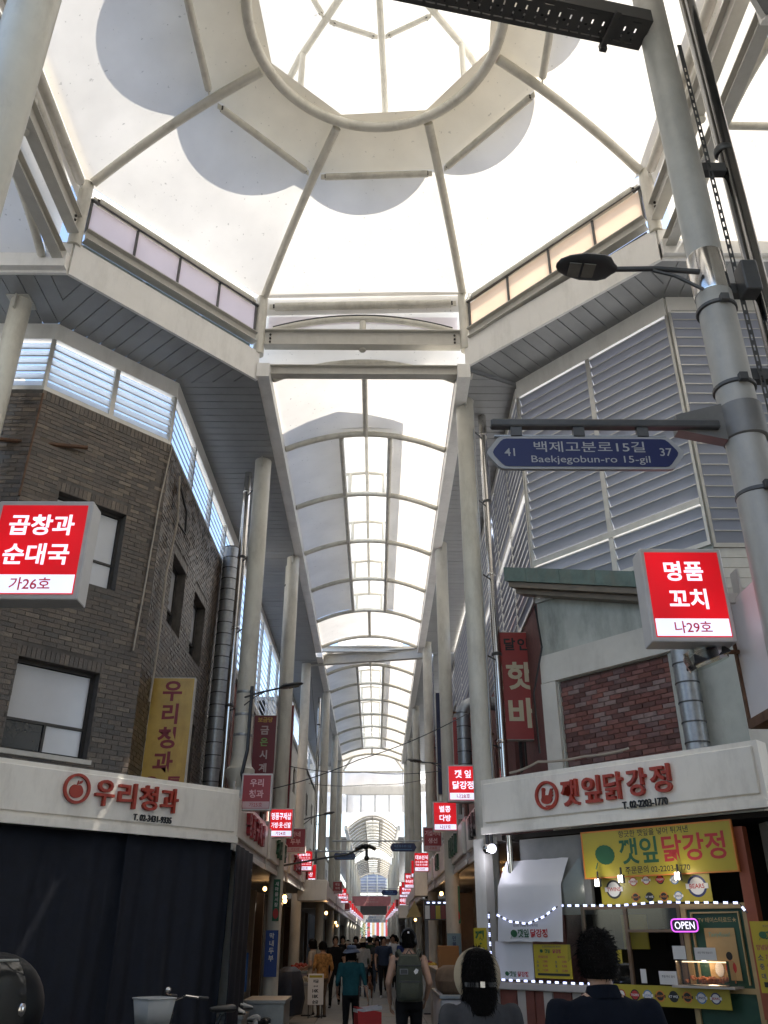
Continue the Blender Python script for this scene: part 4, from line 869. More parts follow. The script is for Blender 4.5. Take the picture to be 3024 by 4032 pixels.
GREYP = M('grey_shop_panel', (.20, .20, .19), .6, var=.15)
LED = ME('cool_white_led', (.55, .62, 1.0), 2.8); GLOBE = ME('lit_white_globe', (.86, .86, 1.0), 2.2); WARM = ME('warm_bulb', (1.0, .52, .16), 12.0); SPOT = ME('white_spot_lens', (1.0, .92, .80), 7.0)
NEONP = ME('purple_neon', (.62, .10, .85), 1.6); NEONW = ME('white_neon', (.85, .82, 1.0), 1.5)
th = thing('corner_shop', 'fried chicken corner shop with striped counter under the right white sign', 'shop', Q.p(1.6, 0, 0))
mb = MB(); mb.box(.1, 4.2, -2.2, -2.1, 0, 2.9, Q); mb.box(.1, 4.2, -2.1, -.1, 2.84, 2.9, Q); mb.box(4.1, 4.2, -2.1, .05, 0, 2.84, Q); obj('back_room', mb, DARKI, th)
mb = MB(); mb.box(-.26, -.08, -.1, .08, 0, 2.86, Q); obj('pillar', mb, PLAST2, th)
mb = MB(); mb.box(.42, 1.46, -.12, -.06, 1.9, 2.82, Q); obj('wall_panel', mb, GREYP, th)
mb = MB(); mb.box(3.38, 3.50, -.1, .02, .9, 2.75, Q); obj('post', mb, M('orange_red_post', (.28, .07, .03), .5), th)
mb = MB(); mb.bbox(-.05, 2.0, -.5, .06, 1.06, 1.14, Q); obj('counter_top', mb, TRIM, th)
x = 0.0
for i in range(14):
    wd = .135; mb = MB(); mb.box(x + .005, x + wd - .005, -.05, .015 if i % 2 else .0, .02, 1.055, Q); obj('board', mb, TRIM if i % 3 == 2 else REDWOOD, th); x += wd + (.0 if i % 3 else 0)
mb = MB()
for a, b, p, q in ((1.30, 1.34, 1.16, 2.0), (1.88, 1.92, 1.16, 2.0), (2.56, 2.60, 1.16, 2.0), (1.34, 1.88, 1.95, 2.0), (1.92, 2.56, 1.95, 2.0), (1.92, 2.56, 1.70, 1.73), (1.30, 2.6, 1.14, 1.165)): mb.box(a, b, -.06, -.02, p, q, Q)
win = obj('window', mb, M('brown_window_frame', (.15, .10, .065), .5), th)
mb = MB(); mb.box(1.34, 1.88, -.045, -.04, 1.165, 1.95, Q); obj('pane', mb, GLASS, win)
mb = MB(); mb.box(1.92, 2.56, -.045, -.04, 1.73, 1.95, Q); obj('pane', mb, GLASS, win)
mb = MB(); mb.box(1.52, 1.86, -.6, -.58, 1.52, 1.9, Q); obj('menu_inside', mb, YEL2, th)
# green framed board
mb = MB(); mb.box(2.64, 3.36, -.06, -.03, 0, 1.97, Q); gb = obj('green_board', mb, DGREEN, th)
for a, b, p, q in ((2.62, 2.68, 0, 1.985), (3.33, 3.39, 0, 1.985), (2.68, 3.33, 1.93, 1.985), (2.68, 3.33, 1.12, 1.17), (2.73, 2.745, 1.2, 1.9), (3.27, 3.285, 1.2, 1.9), (2.745, 3.27, 1.885, 1.9)): mb = MB(); mb.box(a, b, -.03, .0, p, q, Q); obj('moulding', mb, TAN, gb)
mb = MB(); text(mb, 'TV 테이스티로드★', Q, 3.02, 1.82, w=.44, y=-.026, bold=.01); obj('board_lettering', mb, TAN, gb)
# the white sheet awning
AW = thing('sheet_awning', 'white vinyl sheet awning with green leaf and shop name over the counter', 'awning', Q.p(.6, .2, 1.6))
mb = MB(); rows = []
for y, z, xa, xb in ((-.04, 2.56, .20, 1.18), (.03, 2.43, .18, 1.16), (.105, 2.285, .165, 1.145), (.12, 2.26, .16, 1.14), (.128, 2.22, .157, 1.138), (.12, 1.92, .13, 1.12), (.12, 1.60, .10, 1.10)):
    rows.append([Q.p(xa + (xb - xa)*u/10, y + .006*math.sin(u*1.7 + z*3), z + .004*math.sin(u*2.3)) for u in range(11)])
mb.loft(rows, closed=False, caps=False); obj('sheet', mb, WHITEV, AW, True)
mb = MB(); text(mb, '깻잎', Q, .52, 1.695, h=.095, y=.132, bold=.03); obj('leaf_lettering', mb, GRNP, AW)
mb = MB(); text(mb, '닭강정', Q, .76, 1.695, h=.095, y=.132, bold=.03); obj('name_lettering', mb, REDP, AW)
mb = MB(); text(mb, '향긋한 깻잎을 넣어 튀겨낸', Q, .56, 1.785, w=.38, y=.132, bold=.005); obj('slogan_lettering', mb, BLKP, AW)
def leaf(mb, fr, cx, cz, r, y, mi=0):
    pts = []
    for k in range(36):
        a = 2*math.pi*k/36; rr = r * (1 + .045*(k % 2)) * (1 - .18*abs(math.sin(a/2 - .4))**6)
        pts.append((cx + rr*1.05*math.cos(a), cz + rr*.88*math.sin(a)))
    mb.prism(pts, y, y + .002, fr, mi); mb.tube([fr.p(cx - r*.8, y, cz - r*.6), fr.p(cx - r*1.05, y, cz - r*1.15)], r*.06, 5, mi=mi)
mb = MB(); leaf(mb, Q, .375, 1.69, .05, .132); obj('leaf_print', mb, GRNP, AW)
mb = MB(); mb.loft([[Q.p(1.15 + .2*u/5 + .02*math.sin(t), .11 - .15*u/5, 2.26 + .3*(u/5) - t*.22 - (.1*u/5 if t > 2 else 0)) for u in range(6)] for t in range(5)], closed=False, caps=False); obj('side_sheet', mb, PLASTIC, AW, True)
# lower white board and yellow menu
def poster(fr, x0, x1, z0, z1, y, mat, label, cat='poster', name='poster', t=.008):
    th = thing(name, label, cat, fr.p((x0+x1)/2, y, z0)); mb = MB(); mb.box(x0, x1, y, y + t, z0, z1, fr); obj('board', mb, mat, th); return th
p_ = poster(Q, -.01, .58, 1.17, 1.60, .03, WHITEV, 'small white shop board with leaf and shop name below the sheet awning')
mb = MB(); leaf(mb, Q, .16, 1.235, .03, .04); text(mb, '깻잎', Q, .25, 1.235, h=.06, y=.04, bold=.03); obj('leaf_lettering', mb, GRNP, p_)
mb = MB(); text(mb, '닭강정', Q, .41, 1.235, h=.06, y=.04, bold=.03); obj('name_lettering', mb, REDP, p_)
def menu(fr, x0, x1, z0, z1, y, label):
    p = poster(fr, x0, x1, z0, z1, y, YEL2, label, 'menu', 'menu_board', .01); W = x1 - x0; H = z1 - z0; yy = y + .013
    mb = MB(); text(mb, '깻잎', fr, x0 + W*.38, z0 + H*.80, h=H*.12, y=yy, bold=.03); leaf(mb, fr, x0 + W*.22, z0 + H*.8, H*.06, yy); obj('leaf_lettering', mb, GRNP, p)
    mb = MB(); text(mb, '닭강정', fr, x0 + W*.64, z0 + H*.80, h=H*.12, y=yy, bold=.03); text(mb, '양념닭강정', fr, x0 + W*.25, z0 + H*.63, h=H*.08, y=yy, maxw=W*.4); text(mb, '후라이드', fr, x0 + W*.75, z0 + H*.63, h=H*.08, y=yy, maxw=W*.4)
    for j, (s, a, b) in enumerate((('소', '7,000', '7,000'), ('중', '9,500', '9,000'), ('대', '13,000', '12,000'))):
        text(mb, a, fr, x0 + W*.30, z0 + H*(.49 - .13*j), h=H*.075, y=yy, maxw=W*.2); text(mb, b, fr, x0 + W*.82, z0 + H*(.49 - .13*j), h=H*.075, y=yy, maxw=W*.2)
    obj('price_lettering', mb, PURP, p)
    mb = MB()
    for j, s in enumerate('소중대'):
        for xx in (.1, .6): text(mb, s, fr, x0 + W*xx, z0 + H*(.49 - .13*j), h=H*.08, y=yy)
    text(mb, '향긋한 깻잎을 넣어 튀겨낸', fr, x0 + W*.5, z0 + H*.93, w=W*.5, y=yy, bold=0); obj('size_lettering', mb, NAVP, p)
    mb = MB(); mb.box(x0 + W*.08, x1 - W*.06, yy - .002, yy, z0 + H*.08, z0 + H*.15, fr); obj('black_strip', mb, BLKP, p)
menu(Q, .61, 1.15, 1.20, 1.57, .05, 'yellow price menu beside the small white shop board')
menu(Q, 3.42, 3.95, 1.14, 1.80, .06, 'yellow price menu at the right edge past the green board')
# yellow main banner
th = thing('shop_banner', 'big yellow banner with leaf and green and red shop name under the white sign', 'banner', Q.p(2.45, .08, 2.3))
mb = MB(); mb.box(1.49, 3.40, .06, .085, 2.30, 2.81, Q); obj('sheet', mb, YEL, th)
mb = MB()
for a, b, p, q in ((1.475, 3.415, 2.285, 2.30), (1.475, 3.415, 2.81, 2.825), (1.475, 1.49, 2.30, 2.81), (3.40, 3.415, 2.30, 2.81)): mb.box(a, b, .055, .092, p, q, Q)
obj('edging', mb, ORNP, th)
mb = MB(); leaf(mb, Q, 1.78, 2.54, .13, .087); obj('leaf_print', mb, GRNP, th)
mb = MB(); text(mb, '깻잎', Q, 2.24, 2.57, h=.29, w=.50, y=.087, bold=.02); obj('leaf_lettering', mb, GRNP, th)
mb = MB(); text(mb, '닭강정', Q, 2.93, 2.57, h=.29, w=.76, y=.087, bold=.02); obj('name_lettering', mb, REDP, th)
mb = MB(); text(mb, '향긋한 깻잎을 넣어 튀겨낸', Q, 2.45, 2.765, w=.9, y=.087, bold=.005); text(mb, '주문문의 02-2203-1770', Q, 2.45, 2.36, w=.82, y=.087, bold=.01); obj('small_lettering', mb, BLKP, th)
def badge(mb, fr, cx, cz, r, y, word, ringm, fillm, txtm):
    mb.prism(ell(cx, cz, r, r, 20), y, y + .002, fr, ringm); mb.prism(ell(cx, cz, r*.78, r*.78, 20), y, y + .004, fr, fillm)
    if word: mb.box(cx - r*1.15, cx + r*1.15, y, y + .005, cz - r*.24, cz + r*.24, fr, fillm); text(mb, word, fr, cx, cz, h=r*.42, y=y + .006, bold=.02, mi=txtm, maxw=r*2.2)
PM = [REDP, WHTP, NAVP, BLKP, ORNP, SKYP, YEL]
def team_banner(fr, x0, x1, z0, z1, y, lst, label):
    th = thing('emblem_banner', label, 'banner', fr.p((x0+x1)/2, y, z0)); mb = MB(); mb.box(x0, x1, y, y + .008, z0, z1, fr); obj('sheet', mb, YEL, th)
    for (cx, cz, r, word, a, b, c) in lst: mb = MB(); badge(mb, fr, cx, cz, r, y + .008, word, a, b, c); obj('emblem', mb, PM, th)
team_banner(Q, 1.62, 3.02, 2.0, 2.30, -.02, [(1.80, 2.165, .105, 'TWINS', 3, 1, 0), (2.86, 2.165, .115, 'BEARS', 2, 1, 0), (2.07, 2.24, .05, 'HEROES', 0, 1, 0), (2.24, 2.25, .05, 'DINOS', 0, 1, 2), (2.42, 2.25, .05, 'TIGERS', 3, 0, 1), (2.60, 2.24, .05, 'LIONS', 5, 1, 5), (2.08, 2.07, .05, 'GIANTS', 4, 3, 4), (2.26, 2.07, .05, 'KT WIZ', 3, 3, 1), (2.44, 2.07, .05, 'EAGLES', 4, 3, 4), (2.62, 2.07, .05, 'DINOS', 5, 1, 2)], 'yellow banner with round sports emblems above the shop window')
team_banner(Q.at(0, .02, 0), 1.66, 3.08, .97, 1.17, .05, [(1.80, 1.07, .05, '', 0, 1, 0), (1.97, 1.07, .055, 'TIGERS', 3, 0, 1), (2.13, 1.07, .055, 'LIONS', 5, 1, 5), (2.28, 1.07, .055, 'GIANTS', 4, 3, 4), (2.44, 1.07, .055, 'KT WIZ', 3, 3, 1), (2.60, 1.07, .055, 'EAGLES', 4, 3, 4), (2.76, 1.07, .055, 'DINOS', 5, 1, 2), (2.92, 1.07, .055, 'BEARS', 2, 1, 0)], 'low yellow banner with a row of round sports emblems below the counter')
# narrow upright banner at the corner
th = thing('corner_banner', 'narrow yellow upright banner with green and red letters at the shop corner', 'banner', Q.p(-.2, .1, 1.1)); mb = MB(); mb.box(-.30, -.09, .1, .11, .9, 1.76, Q); obj('sheet', mb, YEL, th)
mb = MB(); vtext(mb, '깻잎', Q, -.195, 1.73, .17, .03, y=.112, bold=.04); obj('leaf_lettering', mb, GRNP, th); mb = MB(); vtext(mb, '닭강정', Q, -.195, 1.33, .17, .03, y=.112, bold=.04); obj('name_lettering', mb, REDP, th)
GRNF = M('dark_green_flag', (.02, .12, .06), .5, var=.1)
def flag_strip(fr, x0, x1, z0, z1, y, word, label, mat=GRNF, lm=WHTP, disc=True):
    th = thing('upright_flag', label, 'flag', fr.p((x0+x1)/2, y, z0)); mb = MB(); mb.box(x0, x1, y, y + .012, z0, z1, fr); obj('sheet', mb, mat, th); h = min(.16, (z1 - z0 - .3) / max(1, len(word)) * .8)
    mb = MB(); vtext(mb, word, fr, (x0+x1)/2, z1 - .05, h, h*.25, y=y + .014, bold=.02, maxw=(x1-x0)*.8); obj('lettering', mb, lm, th)
    if disc: mb = MB(); mb.prism(ell((x0+x1)/2, z0 + .14, (x1-x0)*.42, .1), y, y + .015, fr); obj('round_print', mb, REDP, th)
flag_strip(F((1.55, 13.0, 0), (1, 0, 0), (0, -1, 0)), -.10, .04, 1.9, 2.72, .06, '새마을시장', 'green upright flag with red disc hung beside the right shop pillar')
# lamps and LED strings of the shop
def globe(c, r, label, mat=GLOBE):
    th = thing('globe_lamp', label, 'lamp', c); mb = MB(); mb.sphere(c, r, 16, 10); obj('globe', mb, mat, th, True)
    mb = MB(); mb.tube([V(c) + V((0, 0, r*.8)), V(c) + V((0, 0, r + .12))], r*.35, 10); obj('holder', mb, BLACK, th)
globe(Q.p(.09, .12, 2.72), .062, 'glowing white globe lamp under the left end of the right shop sign')
globe(Q.p(.0, .10, 2.72), .07, 'unlit steel globe lamp next to the glowing one', STEEL)
mb = MB(); mb.tube([Q.p(.30, 0, 2.2), Q.p(.30, 0, 2.88)], .045, 12); tag(obj('steel_flue', mb, STEEL, None, True), 'short polished flue pipe behind the white sheet awning', 'pipe')
def led_string(pts, label, n):
    th = thing('led_string', label, 'led string', pts[0], 'LED strings around the shop window'); path = [V(p) for p in pts]
    mb = MB(); mb.tube(path, .007, 6); obj('wire', mb, BLACK, th)
    tot = sum((b - a).length for a, b in zip(path, path[1:])); segs = list(zip(path, path[1:]))
    me = None
    for i in range(n):
        d = tot * (i + .5) / n
        for a, b in segs:
            l = (b - a).length
            if d <= l: c = a.lerp(b, d / l); dr = (b - a).normalized(); break
            d -= l
        mb = MB(); u = Q.y
        for k in (-1, 0, 1): mb.box(-.0045 + k*.018, .0045 + k*.018, -.005, .005, -.012, .012, F(c + u*.012, dr, u, dr.cross(u)))
        o = obj('led_cluster', mb, LED, th)
    return th
led_string([Q.p(.0, .14, 1.95), Q.p(.0, .14, 1.60), Q.p(-.02, .1, 1.20)], 'LED string running down the left edge of the shop front', 7)
led_string([Q.p(-.02, .1, 1.17), Q.p(.6, .1, 1.165), Q.p(1.26, .1, 1.16), Q.p(1.7, .1, 1.17)], 'LED string along the counter edge of the shop front', 15)
led_string([Q.p(.12, .15, 1.92), Q.p(.35, .15, 1.83), Q.p(.62, .15, 1.80), Q.p(.88, .15, 1.88), Q.p(1.08, .15, 1.99)], 'LED string sagging across the white sheet awning', 10)
led_string([Q.p(1.06, .1, 2.0), Q.p(1.9, .06, 1.985), Q.p(2.4, .06, 2.01), Q.p(3.34, .06, 1.98), Q.p(3.42, .08, 1.88)], 'LED string along the top of the shop window', 22)
def spot(c, label):
    th = thing('spot_lamp', label, 'lamp', c); mb = MB(); mb.box(-.03, .03, -.03, .03, -.05, .04, F(c)); obj('body', mb, BLACK, th); mb = MB(); mb.box(-.028, .028, .03, .034, -.045, .035, F(c, Q.x, Q.y)); obj('lens', mb, SPOT, th)
    mb = MB(); mb.tube([V(c), V(c) + V((0, 0, .12))], .012, 6); obj('stem', mb, BLACK, th)
spot(Q.p(1.70, .16, 2.24), 'small white spotlight at the left end below the yellow banner'); spot(Q.p(2.74, .16, 2.27), 'small white spotlight right of the middle below the yellow banner'); spot(Q.p(2.02, .16, 2.27), 'small white spotlight between the others below the yellow banner')
# OPEN sign
th = thing('open_sign', 'glowing OPEN sign with purple outline in the shop window', 'neon sign', Q.p(2.69, .1, 1.76))
def rrect(x0, x1, z0, z1, r, n=5): return [(cx + r*math.cos(a), cz + r*math.sin(a)) for cx, cz, a0 in ((x1-r, z1-r, 0), (x0+r, z1-r, math.pi/2), (x0+r, z0+r, math.pi), (x1-r, z0+r, 1.5*math.pi)) for a in (a0 + math.pi/2*k/n for k in range(n+1))]
mb = MB(); mb.prism(rrect(2.53, 2.85, 1.70, 1.835, .045), .06, .08, Q); obj('backing', mb, BLACK, th)
mb = MB(); pts = rrect(2.535, 2.845, 1.705, 1.83, .04); mb.tube([Q.p(x, .088, z) for x, z in pts + pts[:1]], .007, 8); obj('outline_tube', mb, NEONP, th)
mb = MB(); text(mb, 'OPEN', Q, 2.69, 1.7675, h=.075, w=.235, y=.085, bold=.005); obj('lettering', mb, NEONW, th)
# food case and small notices on the counter
mb = MB(); mb.box(2.5, 3.2, -.06, .2, 1.165, 1.185, Q); tag(obj('serving_shelf', mb, TRIM), 'serving shelf in front of the green board', 'shelf')
th = thing('food_case', 'glass case on the serving shelf with fried chicken inside', 'food case', Q.p(2.85, .1, 1.185))
for a, b, y0, y1, p, q in ((2.56, 3.14, .17, .176, 1.185, 1.42), (2.56, 2.566, -.02, .17, 1.185, 1.42), (3.134, 3.14, -.02, .17, 1.185, 1.42), (2.566, 3.134, -.02, .17, 1.42, 1.426)): mb = MB(); mb.box(a, b, y0, y1, p, q, Q); obj('pane', mb, GLASS, th)
mb = MB(); mb.box(2.6, 3.1, .07, .09, 1.405, 1.417, Q); obj('light_tube', mb, ME('warm_tube', (1, .78, .5), 3), th)
FRY = M('fried_chicken', (.38, .12, .035), .35, var=.4, scale=30, bump=.5, bscale=60)
mb = MB(); mb.bbox(2.66, 3.10, -.0, .15, 1.186, 1.2, Q); tag(obj('steel_tray', mb, STEEL), 'steel tray inside the glass food case', 'tray')
mb = MB()
for i in range(70): mb.sphere(Q.p(random.gauss(2.88, .1), random.uniform(.02, .13), 1.215 + random.uniform(0, .05)), random.uniform(.015, .03), 6, 5, (1, .8, .8))
tag(obj('chicken_pieces', mb, FRY, None, True), 'heap of glazed fried chicken pieces in the glass case', 'food', kind='stuff')
PAPER = M('white_paper_notice', (.62, .61, .60), .6, var=.04)
for i, (x, z, w_, h_, y, s, lab) in enumerate(((2.63, 1.50, .15, .13, .18, '안내문', 'white paper notice at the left of the glass case top'), (2.93, 1.49, .24, .12, .185, '포장 주문 받습니다', 'wide white paper notice on the glass case'), (2.42, 1.25, .22, .13, .1, '주문 하신 음식', 'white paper card standing on the counter by the case'), (1.72, 1.30, .13, .11, .1, '안내문', 'white paper card low on the left of the shop window'), (2.12, 1.26, .07, .14, .1, '', 'narrow white card beside the till on the counter'))):
    p_ = poster(Q, x - w_/2, x + w_/2, z - h_/2, z + h_/2, y, PAPER, lab, 'notice', 'paper_notice', .003)
    if s and not s.startswith('안내'): mb = MB(); text(mb, s, Q, x, z + h_*.1, w=w_*.7, y=y + .005, bold=.005); obj('lettering', mb, BLKP, p_)
p_ = poster(Q, 1.64, 1.86, 1.38, 1.52, .08, YEL2, 'small yellow price card low in the shop window', 'price card', 'price_card', .004)
mb = MB(); mb.box(1.66, 1.84, .084, .087, 1.40, 1.415, Q); obj('black_strip', mb, BLKP, p_)
p_ = poster(Q, 2.86, 3.2, 1.24, 1.74, -.024, M('tan_poster', (.42, .28, .12), .5, var=.1), 'tan restaurant poster on the green board')
mb = MB(); text(mb, 'TastyRoad', Q, 3.02, 1.67, w=.24, y=-.012, bold=.0, slant=.25); obj('lettering', mb, M('printed_teal', (.12, .32, .26), .5, var=0), p_)
mb = MB(); mb.prism(ell(3.1, 1.36, .06, .07), -.016, -.012, Q, 0); mb.prism(ell(2.97, 1.34, .05, .07), -.016, -.011, Q, 1); mb.prism(ell(3.1, 1.47, .035, .04), -.016, -.012, Q, 2); obj('picture_print', mb, [REDP, WHTP, BLKP], p_)
mb = MB(); mb.bbox(.62, 1.3, -.2, -.12, 1.15, 1.16, Q); 
# low lamp on a bar at the right, wrapped in plastic
th = thing('flood_lamp', 'black flood lamp wrapped in plastic on a bar below lightbox number 29', 'lamp', (2.5, 6.2, 3.55))
mb = MB(); mb.tube([(2.62, 6.2, 3.6), (3.6, 6.2, 3.62)], .018, 8); obj('bar', mb, RUST, th)
fr = F((2.52, 6.2, 3.57), (.94, 0, .34), (0, -1, 0), (-.34, 0, .94)); mb = MB(); mb.loft([[fr.p(x*a, y*a, z) for x, y in ((-.15, -.1), (.15, -.1), (.15, .1), (-.15, .1))] for a, z in ((1, -.045), (1, -.03), (.8, .03), (.4, .055))]); obj('housing', mb, BLACK, th)
mb = MB(); mb.box(-.14, .14, -.09, .09, -.05, -.046, fr); obj('lens', mb, M('amber_lens', (.55, .36, .14), .2, .4, var=.2), th)
mb = MB(); mb.loft([[fr.p((.17 + random.uniform(-.02, .02))*math.cos(a), (.115 + random.uniform(-.015, .015))*math.sin(a), z) for a in (2*math.pi*k/12 for k in range(12))] for z in (-.07, -.03, .03, .07)], caps=False); obj('plastic_wrap', mb, PLASTIC, th, True)
# sign board of the near right shop and its awning
NR_ = F((2.78, 6.22, 0), (0, -1, 0), (-1, 0, 0))
th = thing('side_sign', 'glossy white shop sign board at the right edge reflecting the red lightbox', 'shop sign', NR_.p(1.5, 0, 3.1)); mb = MB(); mb.box(0, 3.4, -.2, 0, 3.09, 4.0, NR_); obj('panel', mb, M('glossy_white_panel', (.80, .76, .76), .22, var=.03, spec=.6), th)
mb = MB(); mb.box(-.03, 0, -.22, .02, 3.03, 4.03, NR_); mb.box(0, 3.4, -.21, .02, 3.02, 3.09, NR_); obj('edge_trim', mb, RUST, th)
mb = MB(); rows = [[NR_.p(-.1 + 3.3*u/6, .0 + .55*t/3 - .6, 2.95 - .25*t/3 + .015*math.sin(u*2)) for u in range(7)] for t in range(4)]; mb.loft(rows, closed=False, caps=False); tag(obj('awning_sheet', mb, M('ochre_awning', (.40, .27, .08), .6, var=.15), None, True), 'ochre awning sheet below the glossy white side sign', 'awning')

# ---------------------------------------------------------------- left: navy curtain
CURT = M('navy_curtain_cloth', (.012, .0145, .024), .85, var=.25, scale=6, bump=.1, bscale=120)
def curtain(x0, x1, y, z0, z1, label, ph, ret=None):
    th = MB(); nx = int((x1 - x0) / .025); rows = []; rows2 = []
    def fold(x, t): return .05*math.sin(x*9 + ph + .6*math.sin(x*2.3 + t)) * (.35 + .65*t) + .028*math.sin(x*23 + ph*2 + 1.2*t) * (.3 + t*.7) + .02*math.sin(x*4 + t*2)
    for j in range(15):
        t = j / 14; z = z1 + (z0 - z1)*t
        pl = [(x0 + (x1 - x0)*i/nx + .03*math.sin(t*3 + i*.2)*t) for i in range(nx + 1)]
        rows.append([SL.p(x, y + fold(x, t), z + (.02*abs(math.sin(x*11)) if j == 0 else 0)) for x in pl])
    th.loft(rows, closed=False, caps=False)
    o = obj('curtain', th, CURT, None, True); m = o.modifiers.new('thickness', 'SOLIDIFY'); m.thickness = .006
    return tag(o, label, 'curtain', 'navy curtains closing the left shop')
curtain(-2.2, 2.7, -.19, .05, 2.90, 'wide navy curtain hanging below the left shop sign', 0)
curtain(2.12, 3.92, -.12, .05, 2.90, 'narrower navy curtain at the right end of the left shop', 1.7)
mb = MB(); rows = []
for j in range(9):
    t = j / 8; rows.append([(-2.06 + .035*math.sin(i*.55 + t*2)*(.3 + .7*t) - .02*(1 - min(1, i/6)), 13.36 + 1.75*i/40, 2.88 + (.05 - 2.88)*t) for i in range(41)])
mb.loft(rows, closed=False, caps=False); o = obj('curtain', mb, CURT, None, True); o.modifiers.new('thickness', 'SOLIDIFY').thickness = .006; tag(o, 'navy curtain return running along the street side of the left corner', 'curtain', 'navy curtains closing the left shop')
mb = MB(); mb.box(-2.3, 3.95, -.3, -.26, 2.85, 2.92, SL); tag(obj('curtain_rail', mb, DARKSTEEL), 'dark curtain rail under the left white sign', 'rail')
mb = MB(); mb.box(-3, 3.9, -.6, -.5, 0, 2.9, SL); tag(obj('shutter_wall', mb, DARKI), 'dark wall behind the navy curtains', 'wall')
# yellow upright banner and other hanging signs
def hang_sign(x0, x1, y, z0, z1, label, mat, chars, d=.12, frame=M('pale_sign_edge', (.46, .44, .40), .5)):
    """chars: list of (char, z_centre_fraction, height_fraction, material, x_fraction)"""
    fr = F((x0, y, 0), (1, 0, 0), (0, -1, 0)); W = x1 - x0; H = z1 - z0; th = thing('hanging_sign', label, 'hanging sign', ((x0+x1)/2, y, z0), 'upright hanging signs')
    mb = MB(); mb.box(0, W, -d, 0, z0, z1, fr); obj('box', mb, frame, th); mb = MB(); mb.box(.012, W - .012, .0, .006, z0 + .012, z1 - .012, fr); obj('face', mb, mat, th)
    for c, zf, hf, m, xf in chars: mb = MB(); text(mb, c, fr, W*xf, z0 + H*zf, h=H*hf, y=.009, bold=.03, maxw=W*.9); obj('letter', mb, m, th)
    mb = MB(); s = -1 if x0 < 0 else 1; xe = 0 if s < 0 else W
    for z in (z0 + H*.25, z0 + H*.8): mb.box(min(xe, xe + s*.35), max(xe, xe + s*.35), -d*.7, -d*.3, z - .02, z + .02, fr)
    obj('bracket', mb, RUST, th); return th
OLDY = M('weathered_yellow_sign', (.46, .30, .06), .4, var=.2, scale=2, stain=((.28, .14, .03), .8, 2)); MAROON = M('maroon_lettering', (.19, .02, .025), .5, var=.1)
hang_sign(-3.47, -2.81, 12.78, 3.40, 5.24, 'weathered yellow upright sign with maroon letters in front of the brick corner', OLDY, [('우', .885, .17, MAROON, .5), ('리', .695, .17, MAROON, .5), ('청', .50, .175, MAROON, .48), ('과', .305, .17, MAROON, .46), ('유', .13, .13, MAROON, .25), ('통', .13, .13, MAROON, .75)])
HRED = M('faded_red_sign', (.34, .045, .04), .35, var=.1); CREAM = M('cream_lettering', (.62, .56, .40), .5, var=.05); GOLD = M('gold_lettering', (.55, .35, .06), .5, var=0); LGRN = M('green_print', (.22, .38, .12), .5, var=0); DRED = M('dark_red_sign', (.17, .018, .022), .35, var=.1); WHT2 = M('dull_white_lettering', (.52, .42, .42), .5, var=0)
hang_sign(2.06, 2.62, 13.62, 4.47, 6.28, 'red upright sign with cream letters behind the first right column', HRED, [('달', .88, .12, BLKP, .32), ('인', .88, .12, BLKP, .72), ('핫', .58, .26, CREAM, .55), ('바', .24, .27, CREAM, .55)])
hang_sign(-2.62, -2.13, 18, 4.66, 5.89, 'dark red upright sign with green and white letters on the left', DRED, [('보금당', .92, .09, GOLD, .5), ('금', .74, .15, WHT2, .5), ('은', .54, .14, LGRN, .5), ('시', .33, .15, WHT2, .5), ('계', .11, .15, WHT2, .5)])
hang_sign(-2.58, -2.17, 22, 4.5, 7.1, 'tall plain dark red upright sign behind the green and white lettered one', DRED, [])
hang_sign(1.58, 2.10, 17.6, 4.05, 5.77, 'red upright sign with pale letters behind the grey elbow duct', HRED, [('대', .80, .17, WHT2, .62), ('코', .50, .17, WHT2, .62), ('너', .22, .17, WHT2, .62)])
hang_sign(1.48, 1.87, 21, 4.7, 7.18, 'tall navy upright sign between the right columns', M('navy_sign', (.014, .018, .07), .4, var=.1), [('귀', .85, .10, NAVP, .5), ('금', .70, .10, NAVP, .5), ('속', .55, .10, NAVP, .5), ('20', .07, .05, WHT2, .5)])
# ---------------------------------------------------------------- steel street pole and what hangs on it
PX, PY, PR_ = 2.68, 5.18, .140
POLE = M('weathered_grey_pole', (.40, .385, .35), .4, .1, var=.12, scale=2, stain=((.12, .12, .11), .35, 2))
th = thing('street_pole', 'tall weathered grey steel pole on the right with bands and straps', 'pole', (PX, PY, 0))
mb = MB(); mb.tube([(PX - .06, PY, 0), (PX, PY, 5.5), (PX + .03, PY, 11.5)], PR_, 28); obj('shaft', mb, POLE, th, True)
pf = F((PX, PY, 0), (1, 0, 0), (0, 1, 0))
mb = MB(); mb.lathe([(PR_*1.01, 6.22), (PR_*1.03, 6.23), (PR_*1.03, 6.62), (PR_*1.01, 6.63)], pf, 28); obj('steel_sleeve', mb, STEEL, th, True)
for z in (6.05, 5.30, 4.40): mb = MB(); mb.lathe([(PR_*1.03, z), (PR_*1.12, z + .005), (PR_*1.12, z + .03), (PR_*1.03, z + .035)], pf, 28); mb.box(-.03, .03, -PR_*1.35, -PR_*1.05, z - .01, z + .05, pf); obj('strap', mb, DARKSTEEL, th)
mb = MB(); mb.lathe([(PR_*1.04, 4.86), (PR_*1.14, 4.87), (PR_*1.14, 5.14), (PR_*1.04, 5.15)], pf, 28); mb.prism([(-.50, 4.93), (-.15, 4.85), (-.15, 5.16), (-.50, 5.06)], -.05, .05, pf); obj('clamp', mb, M('grey_clamp_steel', (.19, .185, .175), .45, .3, var=.15), th, True)
